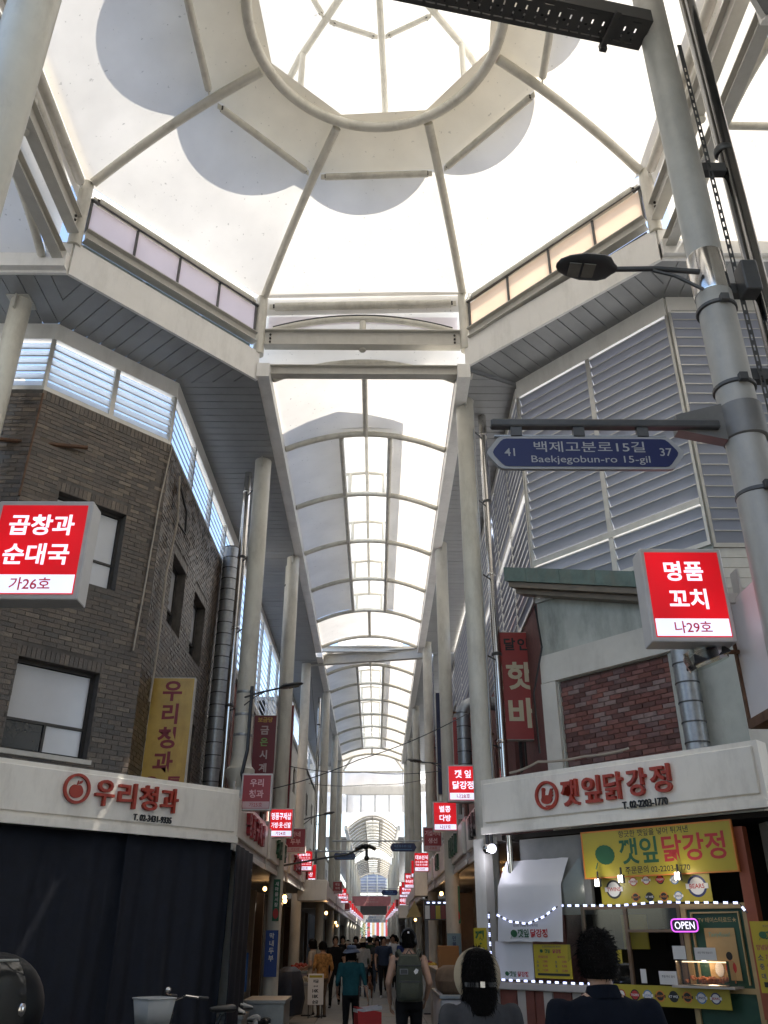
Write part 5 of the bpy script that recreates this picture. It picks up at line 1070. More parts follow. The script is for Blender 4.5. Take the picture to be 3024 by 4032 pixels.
# black pipe beside it and the perforated strut
th = thing('rain_pipe', 'tall dark polished pipe standing right of the street pole', 'pipe', (3.16, 5.3, 0))
mb = MB(); mb.tube([(3.10, 5.3, 0), (3.18, 5.3, 11.5)], .074, 20); obj('pipe', mb, M('dark_polished_steel', (.22, .215, .21), .12, 1.0, var=.1), th, True)
for z in (5.6, 8.0): mb = MB(); mb.lathe([(.076, z), (.084, z + .01), (.084, z + .06), (.076, z + .07)], F((3.14, 5.3, 0), (1, 0, 0), (0, 1, 0)), 20); obj('joint', mb, DARKSTEEL, th, True)
for z in (5.5, 6.35, 7.75): mb = MB(); mb.box(PX + .12, 3.08, 5.22, 5.30, z - .05, z + .05); obj('bracket', mb, DARKSTEEL, th)
mb = MB(); mb.bbox(2.90, 3.03, 5.05, 5.2, 6.2, 6.5); tag(obj('control_box', mb, DARKSTEEL), 'small grey box on the strut right of the street pole', 'box')
mb = MB(); x0 = 2.90
holes = [(.012, .028, 4.6 + k*.1, 4.66 + k*.1) for k in range(45)]
for a, b, p, q in rects_minus(.04, 4.5, 9.4, holes): mb.box(a, b, 0, .006, p, q, F((x0, 5.2, 0), (1, 0, 0), (0, -1, 0)))
tag(obj('slotted_strut', mb, DARKSTEEL), 'slotted steel strut running up beside the street pole', 'strut')
# cable tray across the top
TR = F((2.55, 5.27, 9.42), (-2.95, -.58, 0), (.58, -2.95, 0)); TLN = 3.4
th = thing('cable_tray', 'dark perforated cable tray crossing overhead to the street pole', 'cable tray', TR.p(0, 0, 0))
TB = M('dark_tray_steel', (.075, .072, .068), .5, .3, var=.15)
hs = []
for k in range(15):
    x = .1 + k*.22
    hs += [(x, x + .09, .04, .055), (x + .12, x + .20, .04, .055), (x, x + .09, .25, .262), (x + .02, x + .035, .075, .13), (x + .02, x + .035, .15, .21), (x + .13, x + .145, .075, .13), (x + .13, x + .145, .15, .21), (x + .065, x + .095, .13, .155)]
mb = MB()
for a, b, p, q in rects_minus(TLN, 0, .30, hs): mb.box(a, b, p, q, 0, .004, TR)
obj('perforated_floor', mb, TB, th)
for y in (0, .3): mb = MB(); mb.box(0, TLN, y - .004, y, 0, .17 if y else .26, TR); mb.box(0, TLN, y - .03, y, .17 if y else .26, .175 if y else .265, TR); obj('side_rail', mb, TB, th)
for x in (.35, 2.9): mb = MB(); mb.box(x, x + .05, -.03, .34, -.045, -.004, TR); mb.box(x - .01, x + .06, -.04, -.0, -.08, -.0, TR); obj('hanger', mb, TB, th)
for k, y in enumerate((.06, .12, .2, .25)): mb = MB(); mb.tube([TR.p(0, y, .03), TR.p(TLN*.5, y + .01, .034), TR.p(TLN, y, .03)], .018, 8); obj('cable', mb, BLACK, th, True)
# street name sign
BLUEF = M('street_sign_blue', (.007, .014, .085), .35, var=.05); WHS = M('street_sign_white', (.34, .34, .34), .4, var=.05)
th = thing('street_name_sign', 'blue street name plate with pointed ends hanging from a bar on the street pole', 'street sign', (1.55, 5.18, 4.78))
NF = F((1.475, 5.10, 4.715), (1, 0, .0), (0, -1, 0))
def hexa(w, h, e, r=.03):
    pts = [(-w/2, 0), (-w/2 + e, -h/2), (w/2 - e, -h/2), (w/2, 0), (w/2 - e, h/2), (-w/2 + e, h/2)]; out = []
    for i, p in enumerate(pts):
        a, b = V(pts[i-1]), V(pts[(i+1) % 6]); p = V(p)
        for t in (0, .5, 1):
            q1 = p + (a - p).normalized()*r*(1 - t); q2 = p + (b - p).normalized()*r*t
            out.append(tuple(q1 if t == 0 else q2 if t == 1 else (p + (p + (a - p).normalized()*r*.5 + p + (b - p).normalized()*r*.5 - p)) / 2))
    return out
mb = MB(); mb.prism(hexa(1.42, .265, .10), -.03, 0, NF); obj('plate', mb, WHS, th)
mb = MB(); mb.prism(hexa(1.335, .228, .085), .0, .004, NF); obj('blue_face', mb, BLUEF, th)
mb = MB(); text(mb, '백제고분로15길', NF, .03, .046, h=.088, w=.79, y=.006, bold=.006); text(mb, 'Baekjegobun-ro 15-gil', NF, .03, -.064, w=.84, h=.072, y=.006, bold=.004); text(mb, '41', NF, -.54, 0, h=.065, y=.006, bold=.008); text(mb, '37', NF, .57, .005, h=.065, y=.006, bold=.008); obj('lettering', mb, M('street_sign_letter', (.36, .36, .36), .4, var=0), th)
mb = MB(); mb.bbox(-.66, 1.0, -.05, .02, .215, .275, NF); obj('bar', mb, DARKSTEEL, th)
for x in (-.48, -.03, .43): mb = MB(); mb.box(x - .04, x + .04, -.035, .006, .14, .225, NF); obj('hanger', mb, DARKSTEEL, th)
mb = MB(); mb.box(-.64, .60, -.03, -.005, .138, .15, NF); obj('top_rail', mb, GALV, th)
# LED street lamp heads
def led_lamp(base, tip, head, label, s=1.0):
    th = thing('street_lamp', label, 'street lamp', base); b, t = V(base), V(tip); d = (t - b).normalized()
    mb = MB(); mb.tube([b, b.lerp(t, .5) + V((0, 0, .02*s)), t], .022*s, 10); mb.tube([b - V((0, 0, .18*s)), b.lerp(t, .3) - V((0, 0, .05*s)), b.lerp(t, .55)], .014*s, 8); obj('arm', mb, DARKSTEEL, th, True)
    h = V(head); d = (h - t).normalized(); sd = d.cross(V((0, 0, 1))).normalized(); fr = F(t, d, sd, sd.cross(d) * -1 if sd.cross(d).z < 0 else sd.cross(d)); L = (h - t).length
    prof = [(-.02, .025, .03), (.04, .05, .045), (.12, .10, .055), (.25, .125, .06), (.55, .13, .055), (.8, .10, .045), (.95, .06, .03), (1.0, .02, .012)]
    mb = MB(); mb.loft([[fr.p(x*L, wd*s*math.cos(a)*1.15, hh*s*(math.sin(a) if math.sin(a) > 0 else .55*math.sin(a))) for a in (2*math.pi*k/16 for k in range(16))] for x, wd, hh in prof]); obj('head', mb, M('dark_lamp_housing', (.06, .06, .06), .45, .2, var=.15), th, True)
    for a, b_ in ((.36, .56), (.60, .80)): mb = MB(); mb.box(a*L, b_*L, -.075*s, .075*s, -.04*s, -.033*s, fr); obj('led_panel', mb, M('led_panel_lens', (.20, .19, .16), .2, var=.2), th)
    for i in range(4): mb = MB(); mb.box((.15 + .05*i)*L, (.165 + .05*i)*L, -.07*s, .07*s, .03*s, .075*s, fr); obj('fin', mb, BLACK, th)
    return th
led_lamp((2.55, 5.05, 6.36), (1.90, 5.10, 6.43), (1.43, 5.10, 6.47), 'large dark LED street lamp on the steel pole above the blue name sign', 1.0)
led_lamp((-2.25, 14.2, 5.30), (-1.62, 13.9, 5.38), (-1.24, 13.9, 5.46), 'grey LED street lamp on an arm from the first left column', .75)
led_lamp((1.55, 20.0, 5.22), (1.05, 20.0, 5.28), (.72, 20.0, 5.34), 'slim LED street lamp on an arm from the second right column', .7)
led_lamp((-2.0, 24.5, 4.55), (-1.45, 24.5, 4.68), (-1.15, 24.5, 4.74), 'small LED street lamp above the left lightboxes', .7)

# ---------------------------------------------------------------- mid-street fittings
th = thing('camera_arm', 'black surveillance camera cluster on a long arm from the left', 'camera', (-1.15, 19, 3.1))
mb = MB(); mb.tube([(-1.95, 19.2, 3.0), (-1.2, 19.05, 3.12), (-.62, 19, 3.20), (-.22, 19, 3.36)], .02, 8); obj('arm', mb, DARKSTEEL, th, True)
mb = MB(); mb.sphere((-.22, 19, 3.36), .075, 12, 8, (1, 1, .8)); obj('hub', mb, BLACK, th, True)
for s in (-1, 1): mb = MB(); mb.tube([(-.22 + s*.07, 19, 3.37), (-.22 + s*.20, 18.9, 3.30)], .038, 10); obj('bullet_camera', mb, BLACK, th, True)
mb = MB(); mb.tube([(-.20, 19, 3.3), (-.20, 19, 3.18)], .03, 8); obj('stem', mb, DARKSTEEL, th, True); mb = MB(); mb.sphere((-.20, 19, 3.13), .055, 12, 8); obj('dome_camera', mb, BLACK, th, True)
def small_name_sign(x0, x1, y, zc, h, word, label, bar):
    fr = F(((x0+x1)/2, y, zc), (1, 0, 0), (0, -1, 0)); th = thing('street_name_sign', label, 'street sign', fr.o); w_ = x1 - x0
    mb = MB(); mb.prism(hexa(w_, h, h*.3, .015), -.02, 0, fr); obj('plate', mb, BLUEF, th)
    mb = MB(); text(mb, word, fr, -.02, h*.14, h=h*.32, y=.003, maxw=w_*.7); mb.box(-w_*.33, w_*.33, 0, .003, -h*.30, -h*.2, fr); obj('lettering', mb, SKYP, th)
    mb = MB(); mb.tube([fr.p(bar[0], -.01, h*.75), fr.p(bar[1], -.01, h*.75)], .02, 6); mb.box(-.02, .02, -.02, 0, h*.45, h*.8, fr); obj('bar', mb, GALV, th)
small_name_sign(.37, 1.08, 24, 3.79, .21, '석촌호수로12길', 'small blue street name plate on the right half-way down the street', (-1.9, .85))
small_name_sign(-1.15, -.54, 24.2, 3.58, .17, '석촌호수로12길', 'small blue street name plate on the left behind the camera arm', (-.9, .5))
small_name_sign(.30, 1.25, 52, 3.9, .28, '백제고분로', 'tiny distant blue street name plate over the pink banner', (-.5, .9))
mb = MB(); mb.bbox(-2.24, -1.40, 26.2, 27.4, 2.58, 3.12); tag(obj('blank_sign_box', mb, WHITEP), 'blank white box hanging below lightbox number 21 on the left', 'sign box')
mb = MB(); mb.bbox(.74, 1.06, 30, 30.8, 2.20, 2.58); tag(obj('blank_sign_box', mb, WHITEP), 'small blank white box low in the right row', 'sign box')
mb = MB(); mb.bbox(1.02, 1.36, 24.2, 25.0, 2.62, 3.2); tag(obj('blank_sign_box', mb, WHITEP), 'blank white box below the right lightboxes', 'sign box')
th = thing('stall_sign', 'black stall sign with white LED row and striped front on the right', 'stall sign', (1.35, 20, 2.0)); fr = F((1.04, 20, 0), (1, 0, 0), (0, -1, 0))
mb = MB(); mb.box(0, .60, -.4, 0, 1.98, 2.36, fr); obj('box', mb, BLACK, th)
for i, m in enumerate((WHTP, DRED, YEL, DRED, BLKP)): mb = MB(); mb.box(.02 + i*.115, .12 + i*.115, 0, .006, 2.0, 2.26, fr); obj('stripe', mb, m, th)
for i in range(5): mb = MB(); mb.box(.06 + i*.12, .12 + i*.12, .0, .02, 2.30, 2.33, fr); obj('led_cluster', mb, LED, th)
mb = MB(); mb.loft([[(0.78, 24, 2.1), (1.18, 24, 2.12), (1.0, 24, 2.5)], [(0.78, 24.02, 2.1), (1.18, 24.02, 2.12), (1.0, 24.02, 2.5)]]); tag(obj('pennant', mb, M('dull_yellow_pennant', (.30, .26, .12), .6)), 'dull yellow triangular pennant hanging on the right', 'pennant')
flag_strip(F((-2.15, 19.5, 0), (1, 0, 0), (0, -1, 0)), -.13, .13, .93, 1.78, .02, '막내두부', 'blue upright flag with white letters on the second left column', M('blue_flag', (.02, .06, .26), .5), WHTP, False)
flag_strip(F((-2.15, 19.5, 0), (1, 0, 0), (0, -1, 0)), -.02, .12, 1.95, 2.75, .02, '새마을시장', 'green upright market flag on the second left column')
flag_strip(F((1.6, 19.0, 0), (1, 0, 0), (0, -1, 0)), -.16, .12, .6, 1.72, .04, '민물장어초벌구이', 'pale blue upright flag with dark letters on the second right column', M('pale_blue_flag', (.16, .26, .32), .5), NAVP, False)
flag_strip(F((1.62, 19.1, 0), (1, 0, 0), (0, -1, 0)), -.02, .12, 1.9, 2.6, .0, '새마을시장', 'green upright market flag higher on the second right column')
BULBS = [(-2.6, 21.5, 2.66), (-1.97, 19.9, 2.42), (-2.0, 20.3, 2.36), (-1.5, 28, 2.30), (-1.7, 41, 2.1), (-1.55, 36, 2.15), (2.2, 18, 2.74), (1.8, 20.5, 2.66), (1.6, 22.5, 2.6), (1.75, 20.2, 2.03), (1.4, 33, 2.2), (2.3, 16.2, 2.72)]
for i, (x, y, z) in enumerate(BULBS):
    lab = ['warm bulb glowing deep under the left soffit', 'warm bulb beside the second left column', 'warm bulb just under another by the second left column', 'warm bulb above the people on the left', 'tiny warm bulb far down the left row', 'small warm bulb in the left row over the shoppers', 'warm bulb under the right soffit nearest the corner shop', 'warm bulb under the right soffit above the stall sign', 'warm bulb left of the stall sign', 'large warm bulb hanging low by the second right column', 'tiny bulb far down the right row', 'warm bulb deep inside the first right street shop'][i]
    th = thing('hanging_bulb', lab, 'bulb', (x, y, z), 'warm bulbs over the stalls'); mb = MB(); mb.sphere((x, y, z), .045, 10, 7, (1, 1, 1.1)); obj('bulb', mb, WARM, th, True); mb = MB(); mb.tube([(x, y, z + .04), (x, y, z + .10)], .02, 8); mb.tube([(x, y, z + .1), (x, y, 2.84 if z < 2.8 else z + .2)], .005, 5); obj('cord', mb, BLACK, th)
    if i < 4 or 6 <= i < 10:
        l = bpy.data.lights.new('bulb_light', 'POINT'); l.energy = 1.2; l.color = (1, .6, .28); l.shadow_soft_size = .06; lo = bpy.data.objects.new('bulb_light', l); COL.objects.link(lo); lo.location = (x, y, z - .12)
for nm, c, e, colr in (('globe_light', Q.p(.09, .25, 2.62), 1.2, (.85, .85, 1)), ('spot_light', Q.p(1.70, .30, 2.22), .7, (1, .95, .85)), ('spot_light', Q.p(2.74, .30, 2.26), .7, (1, .9, .75)), ('case_light', Q.p(2.85, .08, 1.39), .5, (1, .75, .5))):
    l = bpy.data.lights.new(nm, 'POINT'); l.energy = e; l.color = colr; l.shadow_soft_size = .05; lo = bpy.data.objects.new(nm, l); COL.objects.link(lo); lo.location = c

# ---------------------------------------------------------------- paving
slabs = [M('paver_grey', (.20, .195, .185), .7, var=.2, scale=5, bump=.1), M('paver_warm', (.23, .21, .18), .7, var=.2, scale=5, bump=.1)]
pv = MB(); pv.slab([(-1.9, 12), (1.75, 12), (1.75, 112), (-1.9, 112)], .0, .006); pvo = obj('pavement', pv, M('paver_joint', (.09, .085, .08), .9), kind='structure')
pm = []
for m in slabs: mb = MB(); mb.box(-.29, .29, -.49, .49, 0, .012); pm.append(mb.mesh('paver', m))
for i in range(6):
    for j in range(28):
        o = bpy.data.objects.new('paver', pm[1] if i in (0,) else random.choice(pm[:1] * 5 + pm[1:])); o.location = (-1.60 + i*.6, 18.5 + j + (.5 if i % 2 else 0), .006 + random.uniform(-.001, .0015)); COL.objects.link(o); o.parent = pvo

# ---------------------------------------------------------------- far crossing and the end of the street
FROSTF = MT('far_pale_pane', (.84, .82, .80), (.96, .94, .92), .7)
th = thing('dome_roof', 'second distant membrane roof over the far crossing', 'roof', (0, 53, 11))
rg = [(-2.1, 48.5), (1.7, 48.5), (5.2, 51.5), (5.2, 55.2), (1.8, 58), (-2.2, 58), (-5.6, 55.2), (-5.6, 51.5)]
for i in range(8):
    a, b = rg[i], rg[(i+1) % 8]; mb = MB(); mb.loft([[(a[0], a[1], 11.7), (b[0], b[1], 11.7)], [(-.2 + (a[0]+.2)*.4, 53.2 + (a[1]-53.2)*.4, 12.8), (-.2 + (b[0]+.2)*.4, 53.2 + (b[1]-53.2)*.4, 12.8)], [(-.2, 53.2, 13.3), (-.19, 53.2, 13.3)]], closed=False, caps=False); obj('membrane_panel', mb, MEMB, th)
    mb = MB(); mb.tube([(a[0], a[1], 11.65), (-.2 + (a[0]+.2)*.4, 53.2 + (a[1]-53.2)*.4, 12.75)], .07, 8); obj('rib', mb, PAINT, th, True)
    mb = MB(); mb.tube([(a[0], a[1], 11.55), (b[0], b[1], 11.55)], .07, 8); obj('eave_tube', mb, PAINT, th, True)
    fr = F((*a, 0), (b[0]-a[0], b[1]-a[1], 0)); mb = MB(); mb.box(0, math.dist(a, b), -.05, 0, 10.1, 10.6, fr)
    if i != 0: obj('fascia', mb, FASCIA, th); mb = MB(); Lq = math.dist(a, b) - .05; mb.quad(fr.p(.05, 0, 10.62), fr.p(Lq, 0, 10.62), fr.p(Lq, 0, 11.5), fr.p(.05, 0, 11.5)); obj('clerestory_pane', mb, FROSTF, th)
th = thing('gable_wall', 'pale glazed gable with square panes above the far low vault', 'gable', (-.1, 58.2, 8.5)); fr = F((-1.95, 58.2, 0), (1, 0, 0), (0, -1, 0))
for r, (z0, z1) in enumerate(((10.62, 11.55), (9.0, 10.08))):
    for i in range(4): mb = MB(); mb.quad(fr.p(i*.93 + .02, 0, z0), fr.p(i*.93 + .90, 0, z0), fr.p(i*.93 + .90, 0, z1), fr.p(i*.93 + .02, 0, z1)); obj('pane', mb, FROSTF, th)
    for i in range(5): mb = MB(); mb.box(i*.93 - .02, i*.93 + .02, -.04, .03, z0, z1, fr); obj('mullion', mb, DARKSTEEL, th)
mb = MB(); mb.box(-.1, 3.8, -.06, .06, 10.08, 10.62, fr); obj('fascia', mb, FASCIA, th)
mb = MB(); mb.quad((-5.5, 58.4, 8.95), (5.3, 58.4, 8.95), (5.3, 58.4, 11.6), (-5.5, 58.4, 11.6)); mb.loft([[(-.25 + 1.75*u/8, 58.36, 8.07 + .75*(1 - (u/8)**2)) for u in range(-8, 9)], [(-.25 + 1.75*u/8, 58.36, 8.98) for u in range(-8, 9)]], closed=False, caps=False); obj('infill_pane', mb, FROSTF, th)
for s in (-1, 1):
    for k in range(2): mb = MB(); x = -.1 + s*(2.0 + k*1.3); mb.quad((x - .55, 58.27, 8.9), (x + .55, 58.27, 8.9), (x + .55, 58.27, 10.0), (x - .55, 58.27, 10.0)); obj('pane', mb, FROSTF, th)
arcade('arcade_roof', 'low vaulted roof of the street beyond the glazed gable', F((-.25, 0, 0), (1, 0, 0), (0, 1, 0)), 1.6, [58.6] + steps(60.5, 81, 2.05), -2.43, False, .75)
arcade('arcade_roof', 'farthest low vaulted roof before the louvred end gable', F((-.3, 0, 0), (1, 0, 0), (0, 1, 0)), 1.6, [83.5] + steps(85.5, 106, 2.55), -2.75, False, .5)
th = thing('eaves_canopy', 'added roof slabs keeping sun out around the second distant crossing', 'eaves', (0, 53, 10.2))  # slabs added to stop sun patches on the far pavement
for pl in ([(1.7, 49), (9, 49), (9, 51.4), (5.3, 51.5)], [(-9, 49), (-2.1, 49), (-5.6, 51.5), (-9, 51.4)], [(1.8, 58.3), (5.2, 55.2), (9, 55.2), (9, 58.3)], [(-2.2, 58.3), (-9, 58.3), (-9, 55.2), (-5.6, 55.2)], [(5.25, 51.5), (12, 51.5), (12, 55.2), (5.25, 55.2)], [(-12, 51.5), (-5.65, 51.5), (-5.65, 55.2), (-12, 55.2)]): mb = MB(); mb.slab(pl, 10.62, 10.7); obj('soffit', mb, SOFF, th)
th = thing('eaves_canopy', 'low dim eaves along both sides of the far street', 'eaves', (0, 60, 7.4))
for s, x0, x1 in ((-1, -3.6, -1.95), (1, 1.45, 3.2)): mb = MB(); mb.box(x0, x1, 58.4, 108, 7.4, 7.5); obj('soffit', mb, SOFF, th)
for i in range(7):
    for s, x in ((-1, -1.85), (1, 1.4)):
        y = 60 + i*7; w_ = ['first', 'second', 'third', 'fourth', 'fifth', 'sixth', 'seventh'][i]
        column(x, y, 7.4, .13, 'thin far cream column, %s along the %s of the low vault' % (w_, 'left' if s < 0 else 'right'))
louvre('grey louvred gable closing the far end of the covered street', F((-2.2, 108, 0), (1, 0, 0), (0, -1, 0)), 3.5, 5.0, 8.9, 3, .32, SLATG, .2, (6.3,))
def banner(x0, x1, y, z0, z1, mat, label, lines, lm):
    fr = F((x0, y, 0), (1, 0, 0), (0, -1, 0)); th = thing('street_banner', label, 'banner', ((x0+x1)/2, y, z0)); mb = MB(); rows = [[fr.p((x1-x0)*u/10, .03*math.sin(u), z0 + (z1-z0)*t) for u in range(11)] for t in (0, .5, 1)]; mb.loft(rows, closed=False, caps=False); obj('cloth', mb, mat, th)
    mb = MB()
    for s, zf, hf in lines: text(mb, s, fr, (x1-x0)/2, z0 + (z1-z0)*zf, h=(z1-z0)*hf, y=.05, maxw=(x1-x0)*.8)
    obj('lettering', mb, lm, th)
banner(-1.86, 1.13, 70, 3.75, 4.42, M('pink_banner', (.50, .19, .20), .6), 'faded pink banner stretched across the far street', [('새마을시장', .7, .16), ('방문을 환영합니다', .4, .2)], M('pale_pink_print', (.55, .36, .34), .6))
banner(-1.9, 1.12, 107, 3.14, 3.9, M('white_banner', (.62, .64, .66), .6), 'white banner with blue print across the end of the street', [('새마을시장', .72, .22), ('즐거운 장보기', .3, .34)], SKYP)
mb = MB(); mb.box(-2.3, 1.3, 108.3, 108.8, 3.95, 4.95); tag(obj('sign_beam', mb, BLACK), 'dark beam above the white banner at the end of the street', 'beam')
th = thing('striped_building', 'sunlit building with red, cream and white vertical stripes beyond the street end', 'building', (0, 140, 0))
x = -4; k = 0
mb = MB(); mb.box(-4.1, 5.2, 140.06, 146, 0, 7); obj('wall', mb, PLAST2, th)
while x < 5:
    wd = (.42, .30, .38, .26)[k % 4]; mb = MB(); mb.box(x, x + wd, 139.9, 140.05, 0, 7); obj('stripe', mb, (M('stripe_red', (.55, .07, .06), .5), M('stripe_white', (.7, .7, .68), .5), M('stripe_ochre', (.62, .40, .18), .5), WHITEV)[k % 4], th); x += wd; k += 1
th = thing('street_tree', 'small dark street tree beyond the far end of the market', 'tree', (-2.4, 126, 0)); mb = MB(); mb.tube([(-2.3, 126, 0), (-2.2, 126, 1.6), (-2.0, 126.1, 2.6)], [.1, .08, .04], 8); obj('trunk', mb, M('tree_bark', (.06, .045, .03), .9), th)
mb = MB()
for i in range(420):
    c = V((-2.2 + random.gauss(0, .55), 126 + random.gauss(0, .6), 2.7 + random.gauss(0, .65))); a, b = V((random.uniform(-1, 1), random.uniform(-1, 1), random.uniform(-1, 1))).normalized() * .16, V((random.uniform(-1, 1), random.uniform(-1, 1), random.uniform(-1, 1))).normalized() * .09; mb.quad(c - a, c - b, c + a, c + b)
obj('crown', mb, M('tree_leaf', (.05, .09, .03), .6), th)
mb = MB(); mb.slab([(-60, 112), (60, 112), (60, 139), (-60, 139)], .002, .008); obj('far_road', mb, M('far_road_asphalt', (.14, .14, .135), .9), kind='structure')

# ---------------------------------------------------------------- stalls and goods
METALT = M('dull_stall_steel', (.30, .30, .29), .4, .6, var=.15); FABW = M('white_shoe', (.55, .54, .52), .6, var=.1); CRG = M('green_crate_plastic', (.012, .05, .03), .5, var=.15)
def stall(x0, x1, y0, y1, h, mat, label, cat='counter', name='stall_counter', legs=True):
    th = thing(name, label, cat, ((x0+x1)/2, (y0+y1)/2, 0)); mb = MB(); mb.bbox(x0, x1, y0, y1, h - .06, h); obj('top', mb, METALT, th); mb = MB(); mb.box(x0 + .03, x1 - .03, y0 + .03, y1 - .03, .05, h - .06); obj('body', mb, mat, th)
    mb = MB(); mb.box(x0 + .05, x1 - .05, y0 + .05, y1 - .05, 0, .05); obj('plinth', mb, BLACK, th); return th
stall(-2.25, -1.52, 16.4, 17.6, .70, METALT, 'steel display bench in front of the second left column'); stall(-2.2, -1.72, 15.2, 16.2, .36, METALT, 'low steel box with shoes at the bottom left of the street'); stall(-2.3, -1.95, 14.4, 15.1, .62, METALT, 'narrow bench stacked with sneakers beside the navy curtain')
def shoe(c, a, label, mats):
    th = thing('sneaker', label, 'shoe', c, 'sneakers on the left benches'); fr = F(c, (math.cos(a), math.sin(a), 0), (-math.sin(a), math.cos(a), 0)); st = [(-.13, .035, .07), (-.08, .04, .095), (-.02, .04, .085), (.05, .045, .055), (.10, .045, .04), (.14, .025, .025)]
    mb = MB(); mb.loft([[fr.p(x, w_*math.cos(t), .02 + h_*(.5 + .5*math.sin(t))) for t in (2*math.pi*k/10 for k in range(10))] for x, w_, h_ in st]); obj('upper', mb, mats[0], th, True)
    mb = MB(); mb.loft([[fr.p(x, (w_ + .004)*math.cos(t), .012 + .012*math.sin(t)) for t in (2*math.pi*k/10 for k in range(10))] for x, w_, h_ in st]); obj('sole', mb, mats[1], th, True)
sp_ = [(-2.2, 14.55, .62), (-2.06, 14.6, .62), (-2.15, 14.8, .70), (-2.02, 14.9, .66), (-2.2, 15.0, .74), (-2.05, 15.5, .37), (-1.92, 15.6, .37), (-1.82, 15.75, .37), (-2.0, 15.9, .42), (-1.85, 16.05, .37)]
for i, c in enumerate(sp_): shoe(c, -1.2 + i*.5, ['white sneaker at the front of the upper shoe bench', 'white sneaker beside the front one on the upper bench', 'pale sneaker in the middle of the upper shoe bench', 'white sneaker with dark sole on the upper shoe bench', 'grey sneaker at the back of the upper shoe bench', 'black and white sneaker at the front of the low box', 'white sneaker on the low steel box', 'black sneaker at the street edge of the low box', 'white sneaker at the back of the low box', 'dark sneaker at the far corner of the low box'][i], ((FABW, BLACK), (BLACK, FABW))[(i > 4 and i % 2) or 0])
def crate(x, y, z, label, m=CRG, w_=.5, d=.36, h=.28):
    th = thing('plastic_crate', label, 'crate', (x, y, z), 'stacked plastic crates'); fr = F((x - w_/2, y - d/2, z), (1, 0, 0), (0, 1, 0))
    mb = MB(); mb.box(0, w_, 0, d, 0, .02, fr); obj('floor', mb, m, th)
    for a, b, p, q in ((0, w_, 0, .02), (0, w_, d - .02, d), (0, .02, .02, d - .02), (w_ - .02, w_, .02, d - .02)):
        mb = MB()
        for zz in (.02, .1, .18): mb.box(a, b, p, q, zz, zz + .05, fr)
        mb.box(a - .006, b + .006, p - .006, q + .006, .24, .28, fr); obj('side', mb, m, th)
for k in range(5): crate(-2.85, 17.6, .02 + k*.285, 'dark green crate %s in the stack behind the shoes' % ['at the bottom', 'second from the bottom', 'in the middle', 'second from the top', 'on top'][k])
for k in range(3): crate(-3.0, 9.9, .0 + k*.285, 'dark crate %s in front of the navy curtain' % ['at the bottom', 'in the middle', 'on top'][k], M('dark_teal_crate', (.008, .02, .018), .5)) if False else None
p_ = poster(F((-2.35, 15.9, 0), (1, 0, 0), (0, -1, 0)), 0, .22, .85, 1.42, 0, M('blue_poster', (.03, .10, .28), .5), 'blue poster board standing over the shoe benches'); mb = MB(); mb.prism(ell(.13, 1.0, .06, .06), .009, .012, F((-2.35, 15.9, 0), (1, 0, 0), (0, -1, 0))); obj('round_print', mb, SKYP, p_)
poster(F((-2.5, 15.9, 0), (1, 0, 0), (0, -1, 0)), 0, .14, .9, 1.35, 0, M('magenta_poster', (.32, .03, .10), .5), 'magenta poster board left of the blue one')
CLOTH = M('dark_blue_tarp', (.02, .026, .042), .6, var=.25, bump=.3, bscale=14); mb = MB()
mb.loft([[(-1.85 + (.30*r_)*math.cos(a)*(1 + .12*math.sin(5*a + z*4)), 20.6 + .5*r_*math.sin(a)*(1 + .1*math.sin(4*a)), z) for a in (2*math.pi*k/20 for k in range(20))] for z, r_ in ((.2, .9), (.5, 1.05), (.8, 1.0), (1.0, .8), (1.08, .4))]); tag(obj('tarp_heap', mb, CLOTH, None, True), 'dark blue tarp covering a load beside the second left column', 'tarp')
LILAC = M('lilac_table_cloth', (.33, .29, .34), .7, var=.1)
th = stall(-2.12, -1.62, 23.2, 25.5, .92, LILAC, 'lilac draped fruit counter on the left of the street')
TOM = M('red_tomato', (.36, .045, .02), .3, var=.2); mb = MB()
for i in range(60): mb.sphere((random.uniform(-2.06, -1.7), random.uniform(23.3, 24.6), .955 + random.uniform(0, .08)), .045, 7, 5)
tag(obj('tomatoes', mb, TOM, None, True), 'heaped red tomatoes on the lilac counter', 'fruit', kind='stuff')
GARL = M('pale_garlic', (.55, .46, .32), .6, var=.15); mb = MB()
for i in range(40): mb.sphere((random.uniform(-1.75, -1.5), random.uniform(22.6, 23.1), .72 + random.uniform(0, .08)), .04, 7, 5)
tag(obj('garlic_heap', mb, GARL, None, True), 'heap of pale garlic bulbs beside the price board', 'vegetable', kind='stuff')
stall(-1.78, -1.46, 22.55, 23.15, .70, PLAST3, 'small stand carrying the garlic heap')
th = thing('price_board', 'white A-board listing gold prices standing on the pavement', 'price board', (-1.38, 22, 0)); fr = F((-1.55, 22, 0), (1, 0, 0), (0, -1, 0))
mb = MB(); mb.bbox(0, .36, -.04, 0, .28, .90, fr); obj('panel', mb, WHTP, th); mb = MB(); 
for xx in (.02, .32): mb.box(xx, xx + .02, -.03, -.01, 0, .28, fr)
mb.box(.02, .34, -.32, -.30, 0, .03, fr); obj('stand', mb, BLACK, th)
mb = MB(); mb.box(.03, .33, .0, .003, .82, .87, fr); obj('yellow_strip', mb, YEL, th)
mb = MB()
for s, z in (('지금', .75), ('금시세', .65), ('14K', .56), ('18K', .45), ('순금', .34)): text(mb, s, fr, .18, z, h=.07 if s != '금시세' else .035, y=.003, bold=.045)
obj('lettering', mb, BLKP, th)
